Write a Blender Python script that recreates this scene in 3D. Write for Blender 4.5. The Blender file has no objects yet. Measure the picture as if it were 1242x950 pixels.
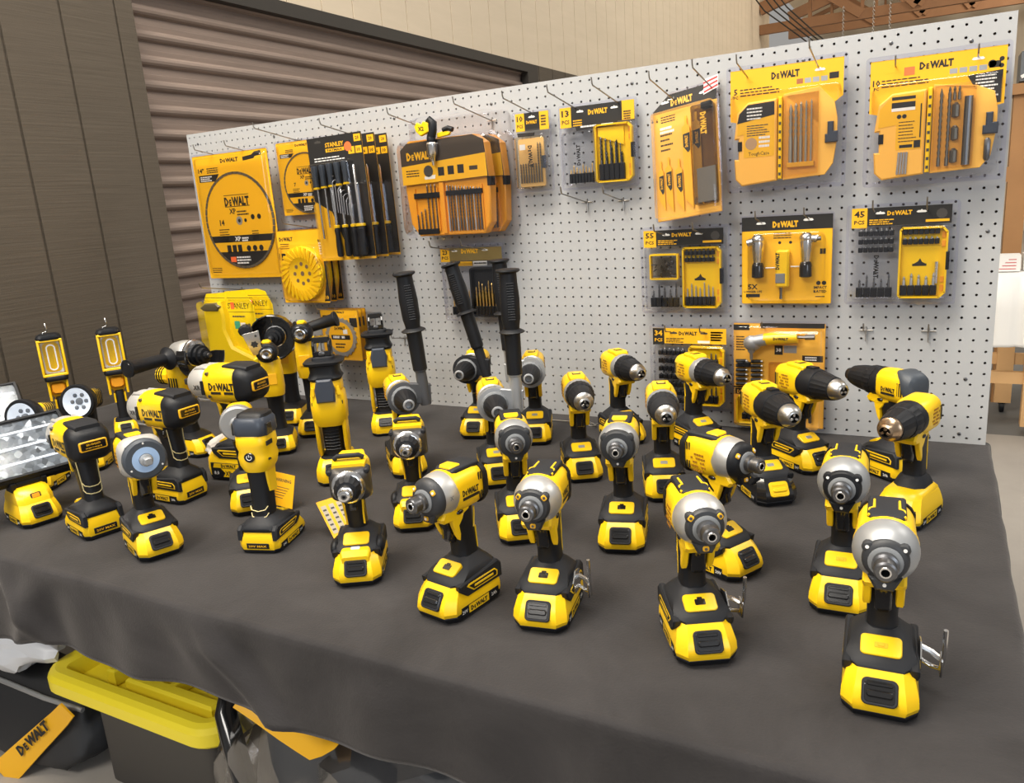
import bpy, bmesh, math, random
from mathutils import Matrix, Vector
IN = .0254
MM = .001
TZ = 30.0                       # table top above the floor, inches
PI = math.pi
sc = bpy.context.scene
COL = sc.collection
rnd = random.Random(7)
sin, cos, rad = math.sin, math.cos, math.radians

def W(x, y, z=0.0):             # inches in the table frame (board at y=0, table top at z=0) -> metres
    return Vector((x * IN, y * IN, (z + TZ) * IN))

# ------------------------------------------------------------------ materials
MATS = {}
def mat(name, col, rough=.5, metal=0., spec=.5, bump=None, bscale=200., coat=0., emit=None, estr=1., var=0., vscale=8., sheen=0.):
    if name in MATS: return MATS[name]
    m = bpy.data.materials.new(name); m.use_nodes = True
    nt = m.node_tree; b = nt.nodes['Principled BSDF']
    b.inputs['Base Color'].default_value = (*col, 1)
    b.inputs['Roughness'].default_value = rough
    b.inputs['Metallic'].default_value = metal
    b.inputs['Specular IOR Level'].default_value = spec
    b.inputs['Coat Weight'].default_value = coat
    if sheen: b.inputs['Sheen Weight'].default_value = sheen
    if emit:
        b.inputs['Emission Color'].default_value = (*emit, 1); b.inputs['Emission Strength'].default_value = estr
    if var or bump:
        tc = nt.nodes.new('ShaderNodeTexCoord')
    if var:
        n = nt.nodes.new('ShaderNodeTexNoise'); n.inputs['Scale'].default_value = vscale; n.inputs['Detail'].default_value = 6
        nt.links.new(tc.outputs['Object'], n.inputs['Vector'])
        r = nt.nodes.new('ShaderNodeMapRange'); r.inputs['To Min'].default_value = 1 - var; r.inputs['To Max'].default_value = 1 + var
        nt.links.new(n.outputs['Fac'], r.inputs['Value'])
        x = nt.nodes.new('ShaderNodeVectorMath'); x.operation = 'SCALE'; x.inputs[0].default_value = col
        nt.links.new(r.outputs['Result'], x.inputs['Scale']); nt.links.new(x.outputs['Vector'], b.inputs['Base Color'])
    if bump:
        n2 = nt.nodes.new('ShaderNodeTexNoise'); n2.inputs['Scale'].default_value = bscale; n2.inputs['Detail'].default_value = 3
        nt.links.new(tc.outputs['Object'], n2.inputs['Vector'])
        bp = nt.nodes.new('ShaderNodeBump'); bp.inputs['Strength'].default_value = bump; bp.inputs['Distance'].default_value = .001
        nt.links.new(n2.outputs['Fac'], bp.inputs['Height']); nt.links.new(bp.outputs['Normal'], b.inputs['Normal'])
    MATS[name] = m
    return m

def clear_mat(name, tint=(1, 1, 1), base=.06, edge=.75, rough=.07, glosscol=(1, 1, 1)):
    """thin clear plastic sheet: mostly see-through, glossier at grazing angles"""
    if name in MATS: return MATS[name]
    m = bpy.data.materials.new(name); m.use_nodes = True; nt = m.node_tree
    nt.nodes.clear(); N = nt.nodes.new; L = nt.links.new
    out = N('ShaderNodeOutputMaterial'); mix = N('ShaderNodeMixShader'); tr = N('ShaderNodeBsdfTransparent'); gl = N('ShaderNodeBsdfGlossy')
    tr.inputs['Color'].default_value = (*tint, 1); gl.inputs['Roughness'].default_value = rough; gl.inputs['Color'].default_value = (*glosscol, 1)
    lw = N('ShaderNodeLayerWeight'); lw.inputs['Blend'].default_value = .28
    mr = N('ShaderNodeMapRange'); mr.inputs['To Min'].default_value = base; mr.inputs['To Max'].default_value = edge
    L(lw.outputs['Fresnel'], mr.inputs['Value']); L(mr.outputs['Result'], mix.inputs['Fac'])
    L(tr.outputs[0], mix.inputs[1]); L(gl.outputs[0], mix.inputs[2]); L(mix.outputs[0], out.inputs['Surface'])
    MATS[name] = m
    return m

YEL = mat('yellow_plastic', (.92, .575, .008), .32, bump=.10, bscale=900)
YELC = mat('yellow_card', (.86, .45, .012), .42)
YELB = mat('bright_yellow_plastic', (.86, .68, .02), .38)
STY = mat('tool_pack_yellow', (.84, .60, .008), .33)
ORNG = mat('amber_case_plastic', (.88, .36, .022), .28, coat=.3)
BLK = mat('black_rubber', (.0085, .0094, .0120), .48, spec=.32, bump=.15, bscale=1200)
BLKG = mat('black_gloss_plastic', (.010, .010, .011), .16, coat=.4)
DGR = mat('charcoal_rubber', (.0155, .0168, .0205), .58, spec=.32, bump=.15, bscale=1200)
GRY = mat('grey_plastic', (.20, .21, .22), .5)
LGR = mat('light_grey_metal', (.40, .41, .42), .42, .55)
SIL = mat('silver_metal', (.60, .60, .59), .40, .75)
CHR = mat('bright_steel', (.72, .72, .72), .22, 1.)
STL = mat('dark_steel', (.16, .16, .165), .34, .9)
BRS = mat('brass_tinted_steel', (.50, .36, .24), .28, 1.)
GOLD = mat('gold_drill_coating', (.72, .48, .16), .3, .9)
INK = mat('black_ink', (.012, .011, .010), .55)
INKG = mat('grey_ink', (.055, .05, .045), .5)
WHT = mat('white_print', (.80, .79, .76), .5)
ORS = mat('orange_sticker', (.95, .16, .04), .6)
GRN = mat('green_print', (.05, .35, .22), .5)
RED = mat('red_print', (.55, .04, .04), .5)
WIRE = mat('galvanised_wire', (.36, .34, .31), .35, .9)
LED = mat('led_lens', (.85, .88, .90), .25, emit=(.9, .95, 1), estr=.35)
LEDB = mat('blue_ring_lens', (.30, .42, .60), .22, emit=(.45, .65, 1), estr=.12)
REFL = mat('reflector_silver', (.80, .80, .80), .18, 1.)
def facet_mat():
    m = mat('faceted_reflector', (.20, .22, .235), .30, .25); nt = m.node_tree; N = nt.nodes.new; L = nt.links.new
    tc = N('ShaderNodeTexCoord'); v = N('ShaderNodeTexVoronoi'); v.inputs['Scale'].default_value = 95; L(tc.outputs['Object'], v.inputs['Vector'])
    g_ = N('ShaderNodeNewGeometry'); vm = N('ShaderNodeVectorMath'); vm.operation = 'MULTIPLY_ADD'; vm.inputs[1].default_value = (1.1, 1.1, 1.1)
    sb = N('ShaderNodeVectorMath'); sb.operation = 'SUBTRACT'; sb.inputs[1].default_value = (.5, .5, .5); L(v.outputs['Color'], sb.inputs[0]); L(sb.outputs['Vector'], vm.inputs[0]); L(g_.outputs['Normal'], vm.inputs[2])
    nm = N('ShaderNodeVectorMath'); nm.operation = 'NORMALIZE'; L(vm.outputs['Vector'], nm.inputs[0]); L(nm.outputs['Vector'], nt.nodes['Principled BSDF'].inputs['Normal'])
    return m
FACET = facet_mat()
CARD = mat('brown_hardboard', (.20, .12, .07), .7)
CLR = clear_mat('clear_blister', (.992, .992, 1), .02, .60, .07, (.90, .91, 1.0))
FLG = clear_mat('clear_card_edge', (.90, .90, .98), .10, .80, .12, (.86, .86, 1.0))
CLRW = clear_mat('clear_wrap', (.97, .97, .98), .10, .85, .12)
LENS = clear_mat('clear_lens', (.97, .98, 1), .012, .5, .10)
AMB = clear_mat('amber_clear_lid', (1, .95, .84), .06, .6, .15, (1, .93, .85))
SMK = clear_mat('smoky_clear_tube', (.62, .58, .52), .08, .7, .10)

# ------------------------------------------------------------------ mesh builder (millimetres)
def rr(w, h, r, n=4, cx=0., cy=0.):
    r = max(.01, min(r, w / 2 - .01, h / 2 - .01)); o = []
    for qx, qy, a0 in ((1, 1, 0), (-1, 1, 90), (-1, -1, 180), (1, -1, 270)):
        for i in range(n + 1):
            a = rad(a0 + 90 * i / n)
            o.append((cx + qx * (w / 2 - r) + r * cos(a), cy + qy * (h / 2 - r) + r * sin(a)))
    return o
def circ(r, n=20, cx=0., cy=0., a0=0.):
    return [(cx + r * cos(a0 + 2 * PI * i / n), cy + r * sin(a0 + 2 * PI * i / n)) for i in range(n)]
def inset(o, b):
    n = len(o); out = []
    ar = sum(o[i][0] * o[(i + 1) % n][1] - o[(i + 1) % n][0] * o[i][1] for i in range(n))
    sg = 1 if ar > 0 else -1
    for i in range(n):
        p, q, s = o[i - 1], o[i], o[(i + 1) % n]
        e1 = Vector((q[0] - p[0], q[1] - p[1])); e2 = Vector((s[0] - q[0], s[1] - q[1]))
        if e1.length < 1e-9 or e2.length < 1e-9: out.append(q); continue
        e1.normalize(); e2.normalize()
        n1 = Vector((-e1.y, e1.x)) * sg; n2 = Vector((-e2.y, e2.x)) * sg
        nn = n1 + n2
        if nn.length < 1e-6: out.append(q); continue
        nn.normalize(); k = b / max(.35, nn.dot(n1))
        out.append((q[0] + nn.x * k, q[1] + nn.y * k))
    return out

GLY = {}
def glyphs(s, bold=.0, shear=0.):
    k = (s, bold, shear)
    if k in GLY: return GLY[k]
    c = bpy.data.curves.new('lettering_source', 'FONT'); c.body = s; c.size = 1; c.resolution_u = 1; c.offset = bold; c.shear = shear
    o = bpy.data.objects.new('lettering_source', c); COL.objects.link(o)
    me = bpy.data.meshes.new_from_object(o)
    vs = [(v.co.x, v.co.y) for v in me.vertices]; fs = [tuple(p.vertices) for p in me.polygons]
    bpy.data.objects.remove(o); bpy.data.curves.remove(c); bpy.data.meshes.remove(me)
    x0 = min((v[0] for v in vs), default=0); x1 = max((v[0] for v in vs), default=0)
    y0 = min((v[1] for v in vs), default=0); y1 = max((v[1] for v in vs), default=1)
    GLY[k] = (vs, fs, x0, x1, y0, y1)
    return GLY[k]

class MB:
    def __init__(s): s.v = []; s.f = []; s.m = []; s.mi = 0; s.M = Matrix(); s.flat = []
    def mt(s, i): s.mi = i; return s
    def xf(s, m): s.M = m; return s
    def add(s, vs, fs, keep=False):
        o = len(s.v)
        for v in vs: s.v.append(tuple(s.M @ Vector(v)))
        for f in fs: s.f.append(tuple(o + i for i in f)); s.m.append(s.mi); s.flat.append(keep)
        return s
    def loft(s, rings, c0=True, c1=True, closed=True):
        n = len(rings[0]); vs = [p for r in rings for p in r]; fs = []
        for k in range(len(rings) - 1):
            for i in range(n if closed else n - 1):
                j = (i + 1) % n
                fs.append((k * n + i, k * n + j, (k + 1) * n + j, (k + 1) * n + i))
        if c0: fs.append(tuple(range(n - 1, -1, -1)))
        if c1: fs.append(tuple((len(rings) - 1) * n + i for i in range(n)))
        return s.add(vs, fs)
    def secx(s, secs, n=5):          # (x, w(y), h(z), r, cz[, cy])
        return s.loft([[(q[0], a, b) for a, b in rr(q[1], q[2], q[3], n, q[5] if len(q) > 5 else 0, q[4])] for q in secs])
    def secz(s, secs, n=5):          # (z, lx, wy, r, cx[, cy])
        return s.loft([[(a, b, q[0]) for a, b in rr(q[1], q[2], q[3], n, q[4], q[5] if len(q) > 5 else 0)] for q in secs])
    def lathe(s, prof, n=24, cy=0., cz=0., rib=0., c0=True, c1=True):   # along x: (x, r)
        rings = []
        for x, r in prof:
            rings.append([(x, cy + (r - (rib if i % 2 and r > rib * 3 else 0)) * cos(2 * PI * i / n), cz + (r - (rib if i % 2 and r > rib * 3 else 0)) * sin(2 * PI * i / n)) for i in range(n)])
        return s.loft(rings, c0, c1)
    def prism(s, o, z0, z1, b=0., pl='xy'):
        f = {'xy': lambda a, c, h: (a, c, h), 'xz': lambda a, c, h: (a, h, c), 'yz': lambda a, c, h: (h, a, c)}[pl]
        if b > 0:
            i = inset(o, b)
            rg = [(i, z0), (o, z0 + b), (o, z1 - b), (i, z1)]
        else: rg = [(o, z0), (o, z1)]
        return s.loft([[f(a, c, h) for a, c in q] for q, h in rg])
    def box(s, x0, x1, y0, y1, z0, z1, b=0.):
        return s.prism([(x0, y0), (x1, y0), (x1, y1), (x0, y1)], z0, z1, b)
    def tube(s, pts, r, n=8, caps=True):
        P = [Vector(q) for q in pts]; rings = []; up = None
        for i, q in enumerate(P):
            t = (P[min(i + 1, len(P) - 1)] - P[max(i - 1, 0)]).normalized()
            if up is None: up = Vector((0, 0, 1)) if abs(t.z) < .9 else Vector((1, 0, 0))
            a = t.cross(up)
            if a.length < 1e-5: a = t.orthogonal()
            a.normalize(); b = a.cross(t).normalized(); up = b
            rad_ = r[i] if isinstance(r, (list, tuple)) else r
            rings.append([tuple(q + (a * cos(2 * PI * k / n) + b * sin(2 * PI * k / n)) * rad_) for k in range(n)])
        return s.loft(rings, caps, caps)
    def ell(s, c, r, n=14, m=8):
        rings = []
        for i in range(1, m):
            t = PI * i / m
            rings.append([(c[0] + r[0] * sin(t) * cos(2 * PI * k / n), c[1] + r[1] * sin(t) * sin(2 * PI * k / n), c[2] - r[2] * cos(t)) for k in range(n)])
        return s.loft(rings)
    def quad(s, a, b, c, d): return s.add([a, b, c, d], [(0, 1, 2, 3)])
    # print in a plane: O origin, X and Y unit directions of the writing, size in mm of a capital letter
    def text(s, t, O, X, Y, size, align='c', bold=.02, sx=1., fit=None):
        O, X, Y = Vector(O), Vector(X).normalized(), Vector(Y).normalized()
        vs, fs, x0, x1, y0, y1 = glyphs(t, bold)
        k = size / .73
        if fit: sx = fit / max(1e-6, (x1 - x0) * k)
        off = {'c': (x0 + x1) / 2, 'l': x0, 'r': x1}[align]
        return s.add([O + X * ((v[0] - off) * k * sx) + Y * (v[1] * k) for v in vs], fs, True)
    def logo(s, O, X, Y, size, width, bold=.055):   # the big-D, small-E wordmark of the tools
        O, X, Y = Vector(O), Vector(X).normalized(), Vector(Y).normalized()
        parts = [('D', 1.0), ('E', .72), ('WALT', 1.0)]; L = []; x = 0
        for t, q in parts:
            vs, fs, x0, x1, y0, y1 = glyphs(t, bold); k = size / .73 * q
            L.append((vs, fs, x - x0 * k, k)); x += (x1 - x0) * k + size * .10
        x -= size * .10; sx = width / x
        for vs, fs, xo, k in L:
            s.add([O + X * ((xo + v[0] * k - x / 2) * sx) + Y * (v[1] * k) for v in vs], fs, True)
        return s
    def build(s, name, mats, parent=None, loc=None, smooth=35, scale=MM, doubles=False):
        me = bpy.data.meshes.new(name)
        me.from_pydata([tuple(c * scale for c in v) for v in s.v], [], s.f)
        if not isinstance(mats, (list, tuple)): mats = [mats]
        for m in mats: me.materials.append(m)
        me.polygons.foreach_set('material_index', s.m)
        keep = s.flat
        bm = bmesh.new(); bm.from_mesh(me)
        bm.faces.ensure_lookup_table()
        fs = [f for i, f in enumerate(bm.faces) if not keep[i]]
        if fs: bmesh.ops.recalc_face_normals(bm, faces=fs)
        bm.to_mesh(me); bm.free()
        if smooth:
            me.polygons.foreach_set('use_smooth', [True] * len(me.polygons)); me.set_sharp_from_angle(angle=rad(smooth))
        me.update()
        o = bpy.data.objects.new(name, me); COL.objects.link(o)
        if parent is not None: o.parent = parent
        if loc is not None: o.location = loc
        return o

def tag(o, label=None, cat=None, group=None, kind=None):
    if label: o['label'] = label
    if cat: o['category'] = cat
    if group: o['group'] = group
    if kind: o['kind'] = kind
    return o
def thing(name, loc=(0, 0, 0), rz=0., label=None, cat=None, group=None, scale=1.):
    o = bpy.data.objects.new(name, None); o.empty_display_size = .02; COL.objects.link(o)
    o.location = loc; o.rotation_euler = (0, 0, rz); o.scale = (scale,) * 3
    return tag(o, label, cat, group)
def dup(root):
    def cp(o, par):
        c = o.copy(); COL.objects.link(c)
        if par is not None: c.parent = par
        for k in list(o.children): cp(k, c)
        return c
    return cp(root, None)
def rotm(origin, X, Z):              # local frame with x axis X, z axis Z at origin
    X = Vector(X).normalized(); Z = Vector(Z).normalized(); Y = Z.cross(X).normalized(); X = Y.cross(Z)
    m = Matrix((X, Y, Z)).transposed().to_4x4(); m.translation = Vector(origin)
    return m
EXPO = 0.28
WORLD = .28
LIGHTS = [
    ('unseen_hall_light', (.6, -5.0, 4.2), (.8, -1.2, .3), 2.4, 1.0, 110, (1, .95, .88)),  # unseen lamp, added to brighten the toolbox lid under the hem
    ('unseen_hall_light', (1.7, -1.5, 4.8), (1.3, -.7, .8), 3.2, 1.0, 175, (1, .94, .84)),
    ('unseen_hall_light', (.1, -2.0, 4.6), (.5, -.4, .9), 2.4, 1.0, 130, (1, .90, .76)),
    ('unseen_hall_light', (3.5, 6.0, 4.8), (-.3, 6.0, 3.0), 3.0, 1.2, 80, (1, .93, .80)),  # unseen lamp added down the hall to lift the cream wall
    ('unseen_hall_light', (6.0, 11.0, 5.0), (1.0, 14.0, 4.0), 3.0, 1.2, 230, (1, .92, .80)),  # another added lamp, out of view, brightening the far end of the hall
    ('unseen_hall_light', (5.5, 2.5, 4.6), (3.5, 3.0, .0), 2.0, 1.2, 70, (1, .95, .88)),
    ('door_daylight', (6.0, -4.5, 2.4), (2.0, -.6, 1.0), 2.2, 2.2, 60, (.80, .89, 1)),
]
# ------------------------------------------------------------------ camera, view, light
cd = bpy.data.cameras.new('camera'); cam = bpy.data.objects.new('camera', cd); COL.objects.link(cam)
R = ((0.8802656453359684, 0.4692699195683139, -0.07012942484862711), (0.050619740160485066, -0.2398379972992306, -0.9694923294990937), (-0.47177328829357856, 0.8498608578113492, -0.23487547086237326))
m4 = Matrix(((R[0][0], -R[1][0], -R[2][0]), (R[0][1], -R[1][1], -R[2][1]), (R[0][2], -R[1][2], -R[2][2]))).to_4x4()
m4.translation = W(91.3223, -78.0005, 24.3522); cam.matrix_world = m4
cd.sensor_width = 36; cd.sensor_fit = 'HORIZONTAL'; cd.lens = 944.6405 / 1242 * 36; cd.shift_y = -4.5 / 1242; cd.clip_start = .05; cd.clip_end = 200
sc.camera = cam; sc.cycles.use_denoising = True
sc.view_settings.view_transform = 'Standard'; sc.view_settings.look = 'None'; sc.view_settings.gamma = 1; sc.view_settings.use_curve_mapping = False
sc.view_settings.exposure = EXPO
w = bpy.data.worlds.new('hall_air'); sc.world = w; w.use_nodes = True
w.node_tree.nodes['Background'].inputs['Color'].default_value = (1, .96, .91, 1); w.node_tree.nodes['Background'].inputs['Strength'].default_value = WORLD
def area(name, loc, target, sx, sy, power, col):
    l = bpy.data.lights.new(name, 'AREA'); l.shape = 'RECTANGLE'; l.size = sx; l.size_y = sy; l.energy = power; l.color = col
    o = bpy.data.objects.new(name, l); COL.objects.link(o); o.location = loc
    o.rotation_euler = (Vector(target) - Vector(loc)).to_track_quat('-Z', 'Y').to_euler()
    return o
for args in LIGHTS: area(*args)

# ------------------------------------------------------------------ the hall
def structure(o): o['kind'] = 'structure'; return o
def wood_mat(name, col, dark, sx, bump=.6):
    m = bpy.data.materials.new(name); m.use_nodes = True; nt = m.node_tree; b = nt.nodes['Principled BSDF']; N = nt.nodes.new; L = nt.links.new
    tc = N('ShaderNodeTexCoord'); mp = N('ShaderNodeMapping'); mp.inputs['Scale'].default_value = sx; L(tc.outputs['Object'], mp.inputs['Vector'])
    n = N('ShaderNodeTexNoise'); n.inputs['Scale'].default_value = 1; n.inputs['Detail'].default_value = 8; n.inputs['Roughness'].default_value = .7; L(mp.outputs['Vector'], n.inputs['Vector'])
    cr = N('ShaderNodeValToRGB'); cr.color_ramp.elements[0].position = .3; cr.color_ramp.elements[0].color = (*dark, 1); cr.color_ramp.elements[1].position = .7; cr.color_ramp.elements[1].color = (*col, 1)
    L(n.outputs['Fac'], cr.inputs['Fac']); L(cr.outputs['Color'], b.inputs['Base Color']); b.inputs['Roughness'].default_value = .75; b.inputs['Specular IOR Level'].default_value = .25
    bp = N('ShaderNodeBump'); bp.inputs['Strength'].default_value = bump; bp.inputs['Distance'].default_value = .002; L(n.outputs['Fac'], bp.inputs['Height']); L(bp.outputs['Normal'], b.inputs['Normal'])
    return m
BROWN = wood_mat('brown_painted_siding', (.108, .089, .068), (.080, .065, .049), (3, 3, 150))
CREAM = wood_mat('cream_painted_siding', (.66, .56, .43), (.60, .51, .385), (2, 1.2, 9), .3)
SHUT = wood_mat('brown_painted_steel', (.29, .222, .185), (.215, .167, .14), (2, 2.5, 40), .15)
DARKB = mat('dark_brown_trim', (.022, .018, .014), .6)
def siding(name, x, y0, y1, z0, z1, pitch, first, gw, gd, m):
    """vertical-groove plywood siding in the plane x, facing +x"""
    prof = [(y0, 0)]; g = first
    while g < y0 + gw: g += pitch
    while g < y1 - gw:
        prof += [(g - gw / 2, 0), (g - gw / 2 + .03, -gd), (g + gw / 2 - .03, -gd), (g + gw / 2, 0)]; g += pitch
    prof += [(y1, 0), (y1, -1.0), (y0, -1.0)]
    b = MB(); b.loft([[tuple(W(x + d, y, z)) for y, d in prof] for z in (z0, z1)])
    return structure(b.build(name, m, scale=1, smooth=0))
siding('wall_left', -12, -90, 4.4, -TZ, 60.9, 8.35, 1.5 - 8.35 * 12, .42, .3, BROWN)
siding('wall_left', -12, 137, 486, -TZ, 60.9, 9.2, 137.6, .4, .3, BROWN)
siding('wall_left', -12, -90, 486, 60.9, 230, 9.2, 119.4 - 9.2 * 24, .3, .25, CREAM)
# rolling shutter: convex slats, drawn down
pr = []; z = -TZ; per = 3.53
while z < 62:
    for t in range(7):
        a = PI * t / 6; pr.append((z + .75 - .75 * cos(a), .75 * sin(a)))
    pr += [(z + 1.54, 0), (z + 1.60, -.18), (z + 2.3, -.08), (z + 2.36, -.14), (z + 2.95, -.12), (z + 3.40, -.24), (z + 3.48, 0)]; z += per
prof = pr + [(z, -1.2), (-TZ, -1.2)]
b = MB(); b.loft([[tuple(W(-14.6 + d, y, q)) for q, d in prof] for y in (1.0, 135)])
structure(b.build('door_1', SHUT, scale=1, smooth=28))
b = MB()
for y0, y1, x0, x1, z0, z1 in ((4.4, 137, -13.8, -12.02, 58.6, 60.9), (130.5, 137, -14.2, -12.02, -TZ, 58.6)):
    b.loft([[tuple(W(x, y, z0)) for x, y in ((x0, y0), (x1, y0), (x1, y1), (x0, y1))], [tuple(W(x, y, z1)) for x, y in ((x0, y0), (x1, y0), (x1, y1), (x0, y1))]])
structure(b.build('trim_1', DARKB, scale=1, smooth=0))
CONC = wood_mat('polished_concrete', (.40, .37, .335), (.33, .305, .275), (1.3, 1.3, 1.3), .05)
def slab(name, pts, m):
    b = MB(); b.add([tuple(W(*q)) for q in pts], [tuple(range(len(pts)))])
    return structure(b.build(name, m, scale=1, smooth=0))
def slab_box(name, x0, x1, y0, y1, z0, z1, m, kind='structure'):
    b = MB(); b.loft([[tuple(W(x, y, z)) for x, y in ((x0, y0), (x1, y0), (x1, y1), (x0, y1))] for z in (z0, z1)])
    o = b.build(name, m, scale=1, smooth=0)
    if kind: o['kind'] = kind
    return o
slab_box('floor', -15, 700, -160, 700, -TZ - 4, -TZ, CONC)
slab_box('floor', 92, 400, 104, 420, -TZ, -TZ + .03, wood_mat('dark_grey_concrete', (.17, .17, .165), (.13, .13, .127), (1.1, 1.1, 1.1), .05))  # second floor area in a darker grey
FARW = mat('beige_plaster', (.62, .54, .42), .8, var=.06, vscale=1.5)
slab_box('wall_back', -14, 700, 690, 696, -TZ, 240, FARW)
ROOF = mat('cream_roof_boards', (.80, .66, .46), .8, var=.08, vscale=2)
slab('ceiling', [(-14, 330, 150), (-14, 700, 150), (330, 700, 265), (330, 330, 265)], ROOF)
TIM = mat('red_brown_timber', (.30, .15, .07), .7, var=.25, vscale=3)
PINE = mat('pine_timber', (.66, .40, .18), .6, var=.15, vscale=4)
PINED = mat('orange_brown_timber', (.36, .18, .065), .6, var=.2, vscale=4)
def beam(b, p, q, wd, ht):
    """a straight squared timber from p to q (inches)"""
    p, q = Vector(p), Vector(q); t = (q - p).normalized(); up = Vector((0, 0, 1)) if abs(t.z) < .95 else Vector((0, 1, 0))
    s = t.cross(up).normalized() * wd / 2; u = s.cross(t).normalized() * ht / 2
    b.loft([[tuple(W(*(c + d))) for d in (s + u, s - u, -s - u, -s + u)] for c in (p, q)])
def truss(y, zc, slope, x0, span, label):
    t = thing('roof_truss', W(x0 + span / 2, y, zc), label=label, cat='roof truss', group='timber roof trusses of the hall')
    inv = Matrix.Translation(-t.location)
    def part(nm, f, mt=TIM):
        b = MB(); f(b); b.v = [tuple(inv @ Vector(v)) for v in b.v]; b.build(nm, mt, t, scale=1, smooth=0)
    part('bottom_chord', lambda b: beam(b, (x0, y, zc), (x0 + span, y, zc), 3.5, 5.5))
    part('top_chord', lambda b: beam(b, (x0, y, zc + 12), (x0 + span / 2, y, zc + 12 + slope * span / 2), 3.5, 7))
    part('top_chord', lambda b: beam(b, (x0 + span, y, zc + 12), (x0 + span / 2, y, zc + 12 + slope * span / 2), 3.5, 7))
    n = 8
    for i in range(1, n):
        xa = x0 + span * i / n; h = 12 + slope * (span / 2 - abs(span / 2 - (xa - x0)))
        xb = xa + span / n * (1 if i < n / 2 else -1)
        part('web_post', lambda b: beam(b, (xa, y + 2, zc), (xa, y + 2, zc + h), 1.6, 5))
        part('web_brace', lambda b: beam(b, (xa, y - 2, zc + h), (xb, y - 2, zc), 1.6, 5))
truss(455, 114.5, .30, -11.8, 230, 'brown timber roof truss with its low chord meeting the cream wall')
truss(560, 126, .30, -11.8, 230, 'second brown timber roof truss, farther off behind the first one')
truss(650, 140, .30, -11.8, 230, 'third brown timber roof truss, the one by the end wall of the hall')
# conduits crossing under the first truss
DKC = mat('black_cable', (.02, .018, .016), .5)
for i, (xa, xb) in enumerate(((-4.5, 15.5), (.5, 19), (4.3, 21.8), (8, 24.5))):
    b = MB(); o = b.tube([W(xa - 6, 430, 129), W(xa, 430, 120.5), W(xb, 430, 103.5), W(xb + 5, 430, 99)], .011, 6).build('overhead_cable', DKC, scale=1)
    tag(o, 'thin black overhead cable slanting past the roof truss', 'cable', 'parallel overhead cables')
for x in (36.5, 52.5, 61):
    b = MB(); z = 118
    while z > 96:
        b.tube([W(x - .5, 448, z), W(x, 448, z - 1.2), W(x + .5, 448, z), W(x, 448, z + 1.2), W(x - .5, 448, z)], .006, 5); z -= 2.1
    tag(b.build('hanging_chain', WIRE, scale=1), 'thin steel chain hanging from the low chord of the first truss', 'chain', 'lamp chains under the truss')
b = MB()
for i in range(14): beam(b, (70 + 1.2 * i, 448, 95.2), (70 + 1.2 * i, 448, 98.8), .5, .5)
beam(b, (69, 448.6, 97), (88, 448.6, 97), .4, 4.2)
tag(b.build('ceiling_strip_light', mat('pale_enamel', (.62, .60, .55), .4), scale=1, smooth=0), 'pale ribbed heater hung under the roof truss, seen just above the pegboard', 'heater')  # ribbed fluorescent strip fixture, unlit
# ------------------------------------------------------------------ far side of the aisle, beside the pegboard
def part_of(t, nm, m, f, smooth=0, **k):
    b = MB(); f(b); inv = t.matrix_basis.inverted() if t.rotation_euler.z else Matrix.Translation(-t.location)
    b.v = [tuple(inv @ Vector(v)) for v in b.v]
    return b.build(nm, m, t, scale=1, smooth=smooth, **k)
t = thing('timber_rack', W(112, 134, -TZ), label='tall orange-brown timber rack standing behind the edge of the pegboard', cat='rack')
part_of(t, 'upright', PINED, lambda b: beam(b, (106.0, 132, -TZ), (106.0, 132, 39), 3.6, 3.6))
part_of(t, 'upright', PINED, lambda b: beam(b, (126, 132, -TZ), (126, 132, 39), 2.8, 3.2))
part_of(t, 'shelf', PINED, lambda b: beam(b, (103.5, 135, 39.6), (130, 135, 39.6), 12, 2.2))
part_of(t, 'rail', PINED, lambda b: beam(b, (103.5, 131, 22), (130, 131, 22), 1.5, 3.2))
t = thing('tool_case', W(112, 135, 40.7), label='dark grey case with a pale stripe on top of the timber rack', cat='case')
part_of(t, 'body', mat('slate_plastic', (.12, .13, .14), .4), lambda b: beam(b, (105.0, 135, 44.2), (122, 135, 44.2), 9, 6.0))
part_of(t, 'stripe', WHT, lambda b: beam(b, (105.2, 130.3, 42.0), (111, 130.3, 44.8), .3, .7))
t = thing('cardboard_carton', W(116, 131, 23.6), label='tan cardboard carton on the rail of the timber rack', cat='box')
part_of(t, 'carton_body', mat('cardboard', (.62, .42, .22), .75), lambda b: beam(b, (108.6, 131, 25.3), (120, 131, 25.3), 4, 3.4))
# display table under a white sheet, pine legs on casters
t = thing('rolling_display_table', W(112, 112, -TZ), label='pine display table on casters beyond the end of the pegboard', cat='table')
part_of(t, 'tabletop', PINE, lambda b: beam(b, (101.6, 112, 3.0), (135, 112, 3.0), 26, 1.2))
for x, y in ((109.4, 103.5), (105.8, 122), (131, 104)):
    part_of(t, 'leg', PINE, lambda b: beam(b, (x, y, -27.5), (x, y, 2.4), 3.2, 2.6))
    o = part_of(t, 'caster', BLK, lambda b: b.xf(Matrix.Translation(W(x, y, -28.6)) @ Matrix.Scale(.0254, 4)).lathe([(-.5, 1.0), (-.4, 1.3), (.4, 1.3), (.5, 1.0)], 14).box(-.7, .7, -.3, .3, .6, 1.3), 30)
part_of(t, 'stretcher', PINE, lambda b: beam(b, (101.4, 103.5, -17.6), (112, 103.5, -17.6), 1.4, 2.4))
part_of(t, 'stretcher', PINE, lambda b: beam(b, (101.4, 122, -17.6), (110, 122, -17.6), 1.4, 2.4))
SHEET = mat('white_plastic_sheet', (.78, .77, .74), .4, bump=.3, bscale=20)
b = MB(); rows = []
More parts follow.
